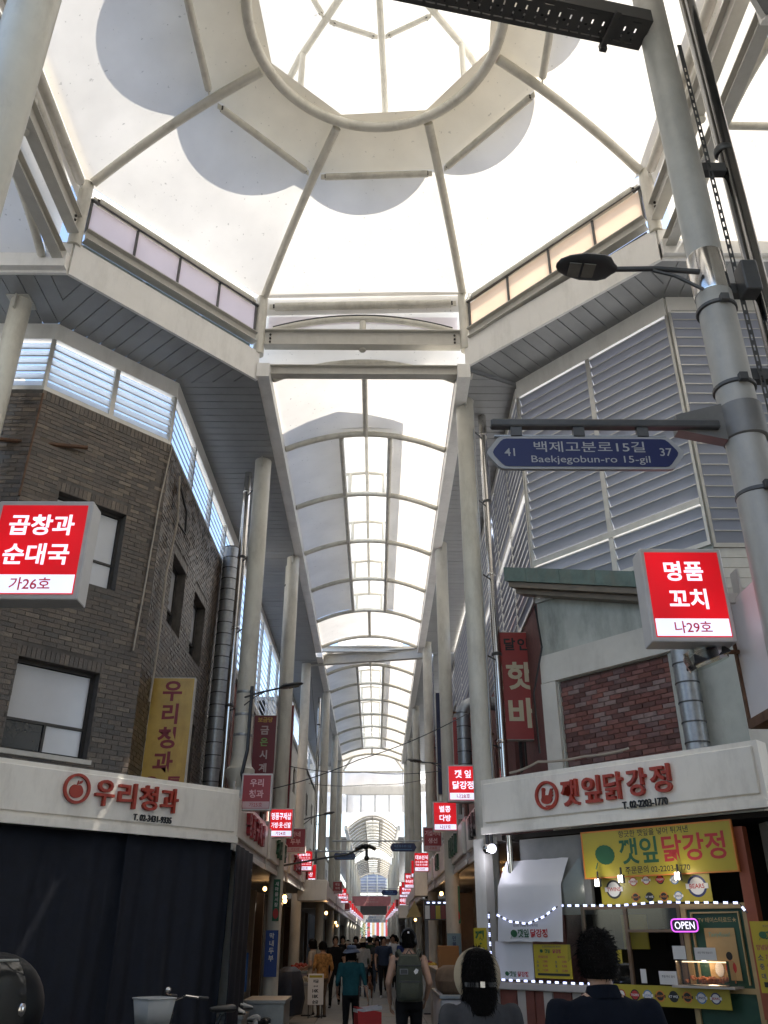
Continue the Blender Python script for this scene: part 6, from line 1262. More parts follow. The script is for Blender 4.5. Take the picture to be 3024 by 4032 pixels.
th = thing('glass_freezer', 'white chest freezer with glass lid on the right of the street', 'freezer', (1.3, 16, 0)); mb = MB(); mb.bbox(1.02, 1.62, 15.2, 17.2, .05, .78, b=.03); obj('body', mb, M('white_enamel', (.50, .49, .50), .3, var=.05), th, True); mb = MB(); mb.bbox(1.0, 1.64, 15.18, 17.22, .78, .84); obj('rim', mb, GALV, th); mb = MB(); mb.box(1.06, 1.58, 15.25, 17.15, .842, .85); obj('lid', mb, MG('freezer_glass'), th)
mb = MB(); mb.loft([[(1.3 + .28*r_*math.cos(a)*(1 + .1*math.sin(3*a + z*9)), 16.3 + .5*r_*math.sin(a), z) for a in (2*math.pi*k/14 for k in range(14))] for z, r_ in ((.85, 1), (1.0, 1.08), (1.15, .9), (1.22, .5))]); tag(obj('cloth_heap', mb, M('tan_cover_cloth', (.20, .13, .08), .8, var=.3, bump=.3, bscale=20), None, True), 'tan cloth bundle lying on the glass lid freezer', 'bundle')
mb = MB(); mb.bbox(1.22, 1.62, 18.4, 18.8, 1.1, 1.5); tag(obj('cardboard_box', mb, M('brown_cardboard', (.36, .17, .06), .8, var=.1)), 'orange brown cardboard box on the right stall', 'box')
stall(1.15, 1.75, 18.0, 20.8, 1.1, PLAST3, 'grey stall counter carrying the cardboard box on the right')
stall(-1.98, -1.6, 28.5, 36, .8, METALT, 'long dim counter along the left beyond the fruit'); stall(1.1, 1.6, 23, 33, .85, METALT, 'long dim counter along the right beyond the freezer')
th = thing('hanging_bag', 'net bag of onions hanging in the left shop', 'bag', (-2.5, 15.6, 1.9)); mb = MB(); mb.lathe([(.01, 2.45), (.03, 2.35), (.12, 2.1), (.15, 1.95), (.10, 1.82), (.02, 1.78)], F((-2.35, 15.6, 0), (1, 0, 0), (0, 1, 0)), 14); obj('sack', mb, M('net_bag', (.20, .13, .08), .6, var=.3, scale=30), th, True); mb = MB(); mb.tube([(-2.35, 15.6, 2.44), (-2.35, 15.6, 2.84)], .006, 5); obj('cord', mb, BLACK, th)
def goods_crate(x, y, z, label, mat, r):
    th = thing('goods_crate', label, 'crate', (x, y, z), 'crates of produce on the counters'); mb = MB(); cm = M('pale_wood_crate', (.30, .20, .10), .8, var=.2)
    mb.box(x - .2, x + .2, y - .3, y + .3, z, z + .02)
    for a, b, p, q in ((-.2, .2, -.3, -.285), (-.2, .2, .285, .3), (-.2, -.185, -.285, .285), (.185, .2, -.285, .285)): mb.box(x + a, x + b, y + p, y + q, z + .02, z + .14)
    obj('box', mb, cm, th); mb = MB()
    for i in range(26): mb.sphere((x + random.uniform(-.15, .15), y + random.uniform(-.25, .25), z + .12 + random.uniform(0, .08)), r, 6, 5)
    obj('produce', mb, mat, th, True, kind='stuff')
PRD = [M('orange_fruit', (.50, .16, .02), .5), M('green_produce', (.06, .14, .03), .6), M('yellow_melon', (.52, .36, .05), .5), TOM, M('purple_onion', (.16, .04, .10), .5), GARL]
NM = ['orange fruit', 'green produce', 'yellow melons', 'red fruit', 'purple onions', 'pale bulbs']
for i in range(6):
    goods_crate(-1.78, 28.8 + i*1.05, .8, 'wooden crate of %s on the long left counter' % NM[i], PRD[i], .045)
    goods_crate(1.34, 23.6 + i*1.3, .85, 'wooden crate of %s on the long right counter' % NM[(i + 2) % 6], PRD[(i + 2) % 6], .05)
for i, (x0, y0, z0, x1, y1, z1, lab) in enumerate(((-2.1, 15.2, 3.9, 1.5, 13.6, 4.9, 'thin wire crossing the street by the first lightboxes'), (-2.1, 20, 5.2, 1.6, 19.4, 5.0, 'thin wire crossing the street between the second columns'), (-2.1, 27, 5.9, 1.6, 27.4, 6.1, 'thin wire crossing under the slanting beam'), (-2.0, 33, 6.0, -2.3, 28.9, 9.8, 'thin stay wire rising to the slanting beam on the left'))): cable([(x0, y0, z0), ((x0+x1)/2, (y0+y1)/2, (z0+z1)/2 - .1), (x1, y1, z1)], .008, lab, BLACK, .06)
cable([(-2.2, 14.62, 5.6), (-2.2, 14.6, 4.5), (-2.26, 14.55, 4.1), (-2.15, 14.6, 3.7)], .03, 'thick black cable curling round the collar of the first left column', BLACK, .0)
cable([(1.72, 12.75, 9.8), (1.73, 12.75, 6.5), (1.71, 12.75, 3.7)], .012, 'thin grey conduit strapped to the first right column', GALV, .0)
cable([Q.p(.5, .16, 3.66), Q.p(1.0, .2, 3.74), Q.p(1.7, .18, 3.72), Q.p(2.3, .1, 3.75)], .016, 'pale hose lying along the top of the right white sign', WIRE, .02)
# warm-lit shop interiors seen as timber panels
for i, (x0, x1, y, lab) in enumerate(((-2.45, -2.2, 21.2, 'warm lit timber panel beside the second left column'), (1.75, 2.1, 19.9, 'warm lit timber panel behind the stall sign on the right'), (1.9, 2.2, 17.6, 'pale lit panel in the first right street shop'))):
    mb = MB(); mb.box(x0, x1, y, y + .06, 0, 2.5); tag(obj('timber_panel', mb, WARMW), lab, 'panel')
# ---------------------------------------------------------------- people
SKIN = M('skin', (.42, .25, .17), .5, var=.06, scale=20); HAIRM = M('black_hair', (.009, .008, .0075), .55, var=.3, scale=40, bump=.6, bscale=160, spec=.04)
PS = bpy.data.scenes.new('people')
def cloth(n, c): return M('cloth_' + n, c, .9, var=.18, scale=12, bump=.45, bscale=13, spec=.12)
def remesh(mb, vox, sm=4):
    me = mb.mesh('tmp', SKIN); o = bpy.data.objects.new('tmp', me); PS.collection.objects.link(o)
    m = o.modifiers.new('r', 'REMESH'); m.mode = 'VOXEL'; m.voxel_size = vox; s = o.modifiers.new('s', 'SMOOTH'); s.factor = .5; s.iterations = sm
    PS.view_layers[0].update(); dg = PS.view_layers[0].depsgraph; e = o.evaluated_get(dg); out = bpy.data.meshes.new_from_object(e)
    bpy.data.objects.remove(o); bpy.data.meshes.remove(me); out.materials.clear(); return out
def person(x, y, H, face, label, top, pants, shoes=BLACK, sleeve='short', stride=.0, arms=None, skin=None, hair='short', hairm=None, hat=None, vox=.022, head_turn=0, build=1.0, neck_skin=True, pantlen=1.0, faced=True, collar=False, group='shoppers along the market street'):
    """face: heading in degrees, 0 looks away from the camera (+y), 180 looks at it"""
    a = math.radians(face); fr = F((x, y, 0), (math.cos(a), math.sin(a), 0), (-math.sin(a), math.cos(a), 0)); s = H / 1.72; b = build
    skin = skin or SKIN
    P = lambda px, py, pz: fr.p(px*s, py*s, pz*s)
    mb = MB(); segs = []
    def ring(px, py, pz, rx, ry, n=18): return [P(px + rx*math.cos(t), py + ry*math.sin(t), pz) for t in (2*math.pi*k/n for k in range(n))]
    def limb(lab, pts, rs, flat=1.0):
        pp = [P(*q) for q in pts]; mb.tube(pp, [r*s for r in rs], 12); mb.sphere(pp[0], rs[0]*s, 10, 6); mb.sphere(pp[-1], rs[-1]*s, 10, 6)
        for i in range(len(pp) - 1): segs.append((lab, pp[i], pp[i+1], rs[i]*s, rs[i+1]*s))
    tor = [(.84, .172, .125, 0), (.93, .175, .125, 0), (1.05, .152*b, .115, .0), (1.18, .158*b, .12, .005), (1.30, .172*b, .122, .005), (1.38, .182*b, .108, 0), (1.44, .150*b, .085, -.005), (1.475, .085, .065, -.008), (1.50, .055, .055, -.01)]
    mb.loft([ring(0, oy, z, rx, ry) for z, rx, ry, oy in tor])
    for (z0, r0, _, o0), (z1, r1, _, o1) in zip(tor[:7], tor[1:8]): 
        for sx in (-.4, .4): segs.append(('torso', P(r0*sx, o0, z0), P(r1*sx, o1, z1), r0*s*.62, r1*s*.62))
    ht = math.radians(head_turn); hx = lambda px, py: (px*math.cos(ht) - py*math.sin(ht), px*math.sin(ht) + py*math.cos(ht))
    limb('neck', [(0, -.012, 1.45), (0, .006, 1.55)], [.056, .052])
    hc = (0, .02, 1.615)
    mb.loft([[P(*(lambda q: (q[0], q[1] + .02, z))(hx(rx*math.cos(t), oy + ry*math.sin(t)))) for t in (2*math.pi*k/18 for k in range(18))] for z, rx, ry, oy in ((1.505, .03, .035, .045), (1.52, .048, .06, .03), (1.545, .06, .078, .015), (1.58, .069, .092, .003), (1.62, .074, .097, -.002), (1.66, .073, .096, -.005), (1.695, .062, .08, -.007), (1.715, .04, .05, -.007), (1.722, .015, .02, -.007))])
    segs.append(('head', P(0, .02, 1.56), P(0, .02, 1.66), .085*s, .085*s))
    q0 = hx(0, .095); q1 = hx(0, .118); mb.tube([P(q0[0], q0[1] + .02, 1.625), P(q1[0], q1[1] + .02, 1.592), P(q0[0], q0[1] + .02, 1.585)], [.008*s, .014*s, .012*s], 8)
    for e in (-1, 1): q = hx(e*.074, -.01); mb.sphere(P(q[0], q[1] + .02, 1.605), .026*s, 8, 6, (.45, .8, 1.2))
    arms = arms or {}
    hands = []
    for e, k in ((-1, 'l'), (1, 'r')):
        el, wr = arms.get(k, ((e*.245*b, -.03 + random.uniform(-.06, .06), 1.12), (e*random.uniform(.2, .27)*b, .06 + random.uniform(-.06, .12), .87 + random.uniform(0, .1))))
        sh = (e*.185*b, -.005, 1.405)
        limb('uparm', [sh, el], [.062 if sleeve != 'none' else .056, .046]); limb('forearm', [el, wr], [.042, .029]); hands.append((e, el, wr))
        ph = stride * e
        hip = (e*.088, 0, .92); kn = (e*.094, ph*.55 + (.05 if ph >= 0 else .0), .50); an = (e*.096, ph*1.0 if ph > 0 else ph*1.25, .085 if ph >= 0 else .085 + abs(ph)*.35)
        limb('thigh', [hip, kn], [.092, .064]); limb('shin', [kn, an], [.058, .042])
        limb('foot', [(an[0], an[1] - .04, an[2] - .042), (an[0]*1.08, an[1] + .06, an[2] - .05), (an[0]*1.12, an[1] + .15, an[2] - .058)], [.040, .040, .027])
    me = remesh(mb, vox); n = len(me.polygons)
    import numpy as np
    co = np.empty(n*3, 'f'); me.polygons.foreach_get('center', co); co = co.reshape(-1, 3)
    best = np.full(n, 9e9); lab = np.zeros(n, int); frac = np.zeros(n); names = ['torso', 'neck', 'head', 'uparm', 'forearm', 'thigh', 'shin', 'foot']
    for nm, p, q, r0, r1 in segs:
        p_, q_ = np.array(p), np.array(q); d = q_ - p_; t = np.clip(((co - p_) @ d) / (d @ d), 0, 1); dist = np.linalg.norm(co - p_ - t[:, None]*d, axis=1) - (r0 + (r1 - r0)*t)
        m = dist < best; best[m] = dist[m]; lab[m] = names.index(nm); frac[m] = t[m]
    z = co[:, 2] / s; mi = np.zeros(n, int)                      # 0 skin 1 top 2 pants 3 shoes
    mi[lab == 0] = 1; mi[(lab == 0) & (z < .90)] = 2; mi[(lab == 0) & (z > 1.468)] = 0
    ua = lab == 3; mi[ua] = 1 if sleeve in ('short', 'long', 'elbow') else 0
    if sleeve == 'short': mi[ua & (frac > .62)] = 0
    fa = lab == 4; mi[fa] = 1 if sleeve == 'long' else 0
    if sleeve == 'elbow': mi[fa & (frac < .25)] = 1
    if sleeve == 'none': mi[(lab == 0) & (z > 1.40) & (np.abs((co - np.array(fr.o)) @ np.array(fr.x)) > .115*s)] = 0
    mi[lab == 5] = 2; mi[lab == 6] = 2; mi[lab == 7] = 3
    if pantlen < 1: mi[(lab == 6) & (z < .5 - .4*pantlen)] = 0
    for m in (skin, top, pants, shoes): me.materials.append(m)
    me.polygons.foreach_set('material_index', mi.astype('i')); me.polygons.foreach_set('use_smooth', [True]*n); me.name = 'person'
    # hands with five fingers, and facial features, added to the same body mesh
    hm = MB()
    for e, el, wr in hands:
        d = (V(wr) - V(el)).normalized(); d = (d + V((0, .15, -.05))).normalized(); up = V((0, 1, 0)); sd = d.cross(up).normalized(); up = sd.cross(d).normalized()
        hf = F(P(*wr)); hf.x = (fr.x*d.x + fr.y*d.y + fr.z*d.z); hf.y = (fr.x*sd.x + fr.y*sd.y + fr.z*sd.z); hf.z = (fr.x*up.x + fr.y*up.y + fr.z*up.z)
        hm.loft([[hf.p(xx*s, .013*s*math.cos(t), wd*s*math.sin(t)) for t in (2*math.pi*k/10 for k in range(10))] for xx, wd in ((-.03, .026), (.01, .032), (.05, .040), (.09, .041), (.10, .036))])
        for i, L in enumerate((.068, .078, .074, .058)):
            zz = (.030 - .020*i)*s; cu = -e*.022*s
            hm.tube([hf.p(.09*s, 0, zz), hf.p((.09 + L*.45)*s, cu*.4, zz), hf.p((.09 + L*.8)*s, cu*1.3, zz), hf.p((.09 + L)*s, cu*2.2, zz)], [.0095*s, .009*s, .008*s, .006*s], 6)
        hm.tube([hf.p(.015*s, 0, .028*s), hf.p(.05*s, -e*.012*s, .058*s), hf.p(.085*s, -e*.02*s, .066*s)], [.012*s, .010*s, .007*s], 6)
    nv = len(me.vertices)
    o = bpy.data.objects.new('person', me)
    hme = hm.mesh('hands', skin, True)
    import bmesh
    bm = bmesh.new(); bm.from_mesh(me); bm.from_mesh(hme); bm.to_mesh(me); bm.free(); bpy.data.meshes.remove(hme)
    COL.objects.link(o); tag(o, label, 'person', group)
    if faced:
        fm = MB()
        for e in (-1, 1):
            q = hx(e*.030, .091); fm.sphere(P(q[0], q[1] + .02, 1.622), .0085*s, 8, 6, (1.3, .6, .7)); q2 = hx(e*.032, .093); fm.sphere(P(q2[0], q2[1] + .02, 1.643), .010*s, 8, 5, (2.0, .5, .45))
        q = hx(0, .094); fm.sphere(P(q[0], q[1] + .02, 1.556), .011*s, 8, 5, (1.9, .6, .45), 1)
        obj('face_features', fm, [HAIRM, M('lips', (.30, .10, .09), .5, var=0)], o, True)
    hairm = hairm or HAIRM
    if hair:
        hb = MB(); rows = []; nu, nvv = 28, 14
        low = {'short': 1.535, 'bob': 1.50, 'long': 1.40, 'bun': 1.57, 'perm': 1.545}[hair]; th_ = {'short': .010, 'bob': .02, 'long': .018, 'bun': .012, 'perm': .03}[hair]
        for j in range(nvv + 1):
            f = j / nvv; row = []
            for i in range(nu):
                t = 2*math.pi*i/nu; fwd = math.sin(t)
                zb = low if fwd < .35 else low + (1.668 - low) * min(1, (fwd - .35) / .35)
                if hair in ('bob', 'long') and fwd < .62: zb = low
                zt = 1.738 + th_*.6; zz = zt - (zt - zb)*f**1.25
                u = max(0, min(1, (zz - 1.60) / (zt - 1.60))) if zz > 1.60 else 0
                k = max(0, 1 - u**2.5)**(1/2.3); taper = 1 if zz > 1.56 else 1 - .6*(1.56 - zz)/.16 if hair in ('short', 'bun') else 1 + .25*(1.56 - zz)
                te = th_*(min(1, .1 + (zz - low)/.07) if hair == 'short' else 1); w1_ = (.077 + te)*k*taper; w2_ = (.100 + te)*k*taper; nz = 1 + .02*math.sin(5*t + 13*zz*3) + .015*math.sin(9*t - zz*60) + random.uniform(-.008, .008)
                q = hx(w1_*math.cos(t)*nz, w2_*math.sin(t)*nz - .006); row.append(P(q[0], q[1] + .02, zz))
            rows.append(row)
        hb.loft(rows); 
        if hair == 'bun': hb.sphere(P(0, -.10, 1.70), .045*s, 10, 8)
        obj('hair', hb, hairm, o, True)
        if vox < .02:
            sb = MB(); tot = 2600 if hair != 'long' else 3200
            for _ in range(tot):
                j = random.randrange(1, nvv); i = random.randrange(nu); p0 = rows[j][i]; jn = min(nvv, j + (1 if hair == 'short' else 2)); p1 = rows[jn][i].lerp(rows[jn][(i+1) % nu], random.random())
                out = (p0 - P(0, .02, 1.60)); out.z *= .6; out.normalize(); L_ = (p1 - p0)
                sw = V((random.gauss(0, .012), random.gauss(0, .012), random.gauss(0, .008))); a_ = p0 - out*.002; tip = p0 + L_*random.uniform(.6, 1.1) + out*(random.uniform(.0005, .0035) if hair == 'short' else random.uniform(.0, .014)) + sw
                sdv = L_.cross(out).normalized()*.0022; mid = (a_ + tip)/2 + out*.004
                sb.add([a_ - sdv, a_ + sdv, mid + sdv*.8, mid - sdv*.8, tip], [(0, 1, 2, 3), (3, 2, 4)])
            obj('hair_strands', sb, hairm, o, kind='stuff')
    if collar:
        cb = MB(); cb.loft([[P(rx*math.cos(t), -.008 + ry*math.sin(t), zz - .012*math.sin(t)) for t in (2*math.pi*k/24 for k in range(24))] for rx, ry, zz in ((.082, .070, 1.455), (.070, .064, 1.478), (.066, .062, 1.503), (.070, .066, 1.504), (.080, .074, 1.478), (.094, .082, 1.452))], caps=False); obj('collar', cb, top, o, True)
    if hat: hat(o, P, hx, s)
    return o
def brim_hat(mat, r=.17, crown=.10, droop=.03):
    def f(o, P, hx, s):
        mb = MB(); n = 28
        mb.loft([[P(rr*math.cos(t), .015 + rr*1.08*math.sin(t), zz + (-.012*math.sin(2*t) if rr > .12 else 0)) for t in (2*math.pi*k/n for k in range(n))] for rr, zz in ((r, 1.675 - droop), (r*.8, 1.675), (.100, 1.69), (.098, 1.735), (.085, 1.69 + crown*.85), (.05, 1.69 + crown), (.01, 1.69 + crown))]); obj('hat', mb, mat, o, True)
    return f
def cap_hat(mat, brim=True):
    def f(o, P, hx, s):
        mb = MB(); n = 24
        mb.loft([[P(rr*.9*math.cos(t), .012 + rr*1.12*math.sin(t), zz) for t in (2*math.pi*k/n for k in range(n))] for rr, zz in ((.094, 1.655), (.096, 1.68), (.086, 1.715), (.06, 1.742), (.01, 1.752))])
        if brim: mb.loft([[P(rr*math.cos(t), .1 + rr*1.1*math.sin(t), zz) for t in (math.pi*k/12 for k in range(13))] for rr, zz in ((.07, 1.668), (.085, 1.655))])
        obj('cap', mb, mat, o, True)
    return f
def visor(mat):
    def f(o, P, hx, s):
        mb = MB(); n = 28; mb.loft([[P(rx*math.cos(t), .02 + ry*math.sin(t), zz + .02*math.sin(t)) for t in (2*math.pi*k/n for k in range(n))] for rx, ry, zz in ((.098, .118, 1.635), (.104, .124, 1.64), (.104, .124, 1.675), (.098, .118, 1.68))], caps=False); mb.loft([[P(rr*math.cos(t), .08 + rr*1.3*math.sin(t), zz) for t in (math.pi*k/12 for k in range(13))] for rr, zz in ((.09, 1.66), (.115, 1.645), (.11, 1.64), (.08, 1.652))], closed=False, caps=False); obj('visor', mb, mat, o, True)
    return f
def back_visor(o, P, hx, s):
    m = M('tan_visor_cloth', (.36, .29, .19), .8, var=.1); n = 44; mb = MB(); rows = []
    for k in range(n + 1):
        t = math.radians(-38 + 256*k/n); w_ = .012 + .028*math.cos(t)**2; cx_, cz_ = math.cos(t), math.sin(t)
        q = lambda r, y: P((.098 + r)*cx_, y, 1.598 + (.135 + r)*cz_)
        rows.append([q(.0, .02), q(w_, .05), q(w_ + .004, .045), q(.006, .01)])
    mb.loft(rows); obj('visor', mb, m, o, True)
    mb = MB(); mb.loft([[P((.112)*math.cos(t), .012 + .122*math.sin(t), 1.555 + h_) for t in (math.pi*1.18 + math.pi*.64*k/16 for k in range(17))] for h_ in (-.012, .012)], closed=False, caps=False); obj('visor_strap', mb, BLACK, o, True)
    mb = MB(); mb.box(-.012, .012, -.004, .004, -.014, .014, F(P(0, -.118, 1.557))); obj('buckle', mb, STEEL, o)
def headphones(o, P, hx, s):
    mb = MB(); mb.tube([P(.098*math.cos(t), .0, 1.62 + .135*math.sin(t)) for t in (math.pi*k/16 for k in range(17))], .016*s, 8)
    for e in (-1, 1): mb.lathe([(.02, -.02), (.044, -.018), (.048, 0), (.044, .018), (.02, .02)], F(P(e*.095, .01, 1.61), (0, 1, 0), (0, 0, 1), (1, 0, 0)), 16)
    obj('headphones', mb, BLACK, o, True)
    mb = MB(); mb.box(-.012, .012, -.003, .003, -.012, .012, F(P(0, -.106, 1.715))); obj('hair_clip', mb, WHTP, o)
BLK = cloth('black', (.014, .014, .015)); NAVY = cloth('navy', (.007, .009, .015)); DKBLUE = cloth('slate_blue', (.035, .05, .085)); TEAL = cloth('teal_plaid', (.02, .085, .10)); GREYC = cloth('grey', (.24, .24, .25)); BEIGEC = cloth('beige', (.42, .36, .29)); FLOR = M('floral_orange', (.34, .17, .05), .85, var=.75, scale=14); WHTC = cloth('white', (.55, .55, .56)); JEAN = cloth('jeans', (.06, .075, .10)); BROWNC = cloth('brown', (.10, .07, .05)); ROYAL = cloth('royal_blue', (.03, .05, .16)); DKGREY = cloth('dark_grey', (.055, .055, .058)); LTGREY = cloth('light_grey', (.34, .34, .33)); WSHOE = M('white_trainer', (.52, .52, .52), .6)
hold = lambda e: ((e*.24, -.03, 1.13), (e*.17, .17, 1.06))
person(1.0, 4.25, 1.665, 2, 'man with short black hair in a navy shirt, nearest on the right, facing away', NAVY, BLK, hair='short', vox=.016, head_turn=-4, build=1.12, collar=True)
person(.56, 5.2, 1.575, 4, 'woman with black hair and tan visor strapped at the back, in a grey shirt', DKGREY, BLK, hair='long', hat=back_visor, vox=.016)
bpk = person(.42, 12.2, 1.71, 0, 'man in a black tank top with black headphones and bare arms, walking away', BLK, BLK, sleeve='none', hair='short', hat=headphones, vox=.016, stride=.12, build=1.02, arms={'l': ((-.26, -.06, 1.14), (-.24, .06, .92)), 'r': ((.26, -.06, 1.14), (.22, .10, .95))})
person(-.42, 16.4, 1.49, 2, 'short woman in a teal checked blouse and blue brimmed hat, walking away', TEAL, BLK, sleeve='elbow', hair='bob', hat=brim_hat(M('blue_grey_hat', (.10, .13, .20), .8), .175, .075, .045), stride=.15, vox=.016, arms={'r': ((.27, -.1, 1.12), (.33, -.16, .88))}, build=1.1)
person(-1.08, 25.4, 1.67, 176, 'man dressed all in black walking towards the viewer', BLK, BLK, hair='short', stride=.18, vox=.02)
person(.25, 29.6, 1.66, 182, 'man in a slate blue polo shirt and black trousers striding towards the viewer', DKBLUE, BLK, shoes=WSHOE, hair='short', stride=.28, vox=.02, build=1.1)
person(-1.52, 22.9, 1.60, 75, 'woman in a beige top holding a dark red bag at the fruit counter', BEIGEC, BROWNC, hair='bob', arms={'l': hold(-1), 'r': hold(1)})
person(-1.24, 22.3, 1.54, 40, 'woman with permed hair in an orange floral blouse by the fruit counter', FLOR, BROWNC, sleeve='elbow', hair='perm', build=1.15)
person(-.80, 27.2, 1.56, 178, 'woman in black with a pale visor behind the man in black', BLK, BLK, sleeve='elbow', hair='bob', hat=visor(BEIGEC))
person(-.40, 29.5, 1.57, 6, 'woman in a light grey top, straw hat and jeans, walking away', LTGREY, JEAN, sleeve='long', hair='bob', hat=brim_hat(M('straw_hat', (.42, .34, .22), .8), .15, .09, .02), stride=.1)
person(-.06, 36.5, 1.70, 180, 'man in black shorts and a white cap walking towards the viewer', BLK, BLK, hair='short', hat=cap_hat(WHTC), stride=.2, pantlen=.1)
person(.57, 31.0, 1.72, 175, 'man in a white short-sleeved shirt and black trousers walking towards the viewer', WHTC, BLK, hair='short', stride=.12)
person(.90, 30.0, 1.68, 10, 'man in a royal blue shirt by the right-hand counter', ROYAL, JEAN, hair='short')
person(.42, 34.0, 1.66, 176, 'man in a beige shirt half hidden behind the slate blue polo shirt', BEIGEC, BROWNC, hair='short', hat=cap_hat(WHTC))
fc = [(-.2, 33, 1.66, 'shopper in a dark green top half hidden behind the straw hat', cloth('dark_green', (.03, .05, .03))), (.05, 32, 1.60, 'shopper in dark grey between the slate blue polo and the straw hat', DKGREY), (-.75, 35.5, 1.66, 'shopper in black left of the straw hat woman', BLK), (.72, 34.5, 1.70, 'shopper in navy right of the white shirt', NAVY), (-.55, 38, 1.58, 'shopper in beige left of the white cap', BEIGEC), (.28, 39.5, 1.66, 'shopper in dark brown right of the white cap', BROWNC), (-1.3, 37, 1.62, 'shopper in slate blue at the left counter crates', DKBLUE), (1.0, 35.5, 1.60, 'shopper in black at the end of the right counter', BLK), (-.05, 42, 1.70, 'tall shopper in dark grey in the middle distance', DKGREY), (-.95, 46, 1.64, 'shopper in brown far down the left counter', BROWNC), (-1.15, 33, 1.68, 'dark clothed shopper behind the woman with the pale visor', BLK), (-.85, 40, 1.62, 'shopper in a pale top far down the left side', BEIGEC), (-.35, 44, 1.66, 'shopper in dark blue in the middle of the distant crowd', DKBLUE), (.1, 47, 1.70, 'shopper in black just left of the white cap in the distant crowd', BLK), (.45, 43, 1.62, 'shopper in grey in the right half of the distant crowd', GREYC), (.85, 38, 1.64, 'shopper in a brown top along the right stalls', BROWNC), (-.6, 52, 1.64, 'tiny distant shopper in a red top', cloth('red', (.30, .03, .03))), (.3, 55, 1.68, 'tiny distant shopper in navy', NAVY), (-.1, 60, 1.62, 'tiny distant shopper in white', WHTC), (.75, 50, 1.66, 'tiny distant shopper in light grey on the right', LTGREY), (-.9, 64, 1.66, 'tiny distant shopper in black on the far left', BLK), (.6, 68, 1.64, 'farthest shopper, in beige, near the street end', BEIGEC)]
for i, (x, y, h, lab, m) in enumerate(fc): person(x, y, h, 180 if i % 3 else 0, lab, m, (BLK, JEAN, BROWNC)[i % 3], hair=('short', 'bob', 'perm')[i % 3], stride=.1, vox=.032)
# backpack on the man in the tank top
th = thing('backpack', 'olive green backpack worn by the man in the black tank top', 'backpack', (.42, 12.0, .95)); OLIVE = M('olive_canvas', (.055, .06, .042), .85, var=.2, scale=9, bump=.2, bscale=80)
BF = F((.42, 12.03, -.03), (1, 0, 0), (0, -1, 0))
mb = MB(); mb.loft([[BF.p(w_*math.copysign(abs(math.cos(t))**.5, math.cos(t)), .10 + d_*math.copysign(abs(math.sin(t))**.5, math.sin(t)), z) for t in (2*math.pi*k/24 for k in range(24))] for z, w_, d_ in ((.97, .10, .06), (.98, .155, .10), (1.05, .168, .12), (1.25, .165, .12), (1.40, .15, .10), (1.47, .12, .075), (1.49, .07, .04))]); obj('bag', mb, OLIVE, th, True)
mb = MB(); mb.bbox(-.13, .13, .19, .26, 1.0, 1.20, BF, .02); obj('front_pocket', mb, OLIVE, th, True)
mb = MB(); mb.box(-.135, .135, .258, .264, 1.185, 1.20, BF); mb.box(-.15, .15, .205, .215, 1.36, 1.372, BF); obj('zip', mb, BLACK, th)
mb = MB(); mb.box(-.12, -.02, .205, .222, 1.27, 1.33, BF); obj('patch_outline', mb, GREYC, th); mb = MB(); mb.box(-.112, -.028, .222, .225, 1.277, 1.323, BF); obj('patch', mb, BLACK, th)
mb = MB(); mb.prism([(.05, 1.30), (.07, 1.27), (.10, 1.285), (.11, 1.32), (.08, 1.335)], .21, .225, BF); obj('badge', mb, WHTP, th)
for e in (-1, 1): mb = MB(); mb.tube([BF.p(e*.10, .06, 1.46), BF.p(e*.13, .0, 1.52), BF.p(e*.145, -.10, 1.50), BF.p(e*.15, -.22, 1.40)], .028, 8); obj('strap', mb, OLIVE, th, True)
mb = MB(); mb.tube([BF.p(-.04, .06, 1.48), BF.p(0, .08, 1.54), BF.p(.04, .06, 1.48)], .008, 6); obj('handle', mb, BLACK, th, True)
th = thing('shoulder_bag', 'dark red bag hanging at the side of the woman in beige', 'bag', (-1.36, 22.8, 1.0)); mb = MB(); mb.bbox(-1.44, -1.28, 22.65, 22.75, .98, 1.30, b=.03); obj('bag', mb, M('dark_red_leather', (.12, .02, .025), .5), th, True); mb = MB(); mb.tube([(-1.42, 22.7, 1.29), (-1.40, 22.78, 1.45), (-1.33, 22.78, 1.45), (-1.30, 22.7, 1.29)], .01, 6); obj('strap', mb, BLACK, th)
# red shopping trolley
th = thing('shopping_trolley', 'red folding shopping trolley pulled by the woman in teal', 'trolley', (-.12, 15.6, 0)); RDC = M('red_trolley_cloth', (.42, .03, .03), .7, var=.15)
TFr = F((-.12, 15.6, 0), (.96, .28, 0), (-.28, .96, 0))
mb = MB(); mb.loft([[TFr.p(w_*sx, d_*sy + oy, z + tz*sx) for sx, sy in ((-1, -1), (1, -1), (1, 1), (-1, 1))] for z, w_, d_, oy, tz in ((.12, .16, .12, 0, 0), (.35, .19, .14, .02, .01), (.62, .20, .12, .03, -.04))]); obj('bag', mb, RDC, th)
mb = MB(); mb.loft([[TFr.p(.205*sx, .125*sy + .03, .60 + dz + .02*sx) for sx, sy in ((-1, -1), (1, -1), (1, 1), (-1, 1))] for dz in (0, .05)], caps=False); obj('lining', mb, WHTC, th)
mb = MB()
mb.tube([TFr.p(-.10, .16, .05), TFr.p(-.10, .20, .75), TFr.p(-.09, .24, .93), TFr.p(.06, .24, .93), TFr.p(.07, .20, .75), TFr.p(.08, .16, .05)], .011, 8); obj('handle_frame', mb, STEEL, th, True)
for e in (-1, 1): mb = MB(); mb.lathe([(.07, -.012), (.075, 0), (.07, .012)], F(TFr.p(e*.17, .14, .075), TFr.y, TFr.z, TFr.x), 18); obj('wheel', mb, BLACK, th, True)
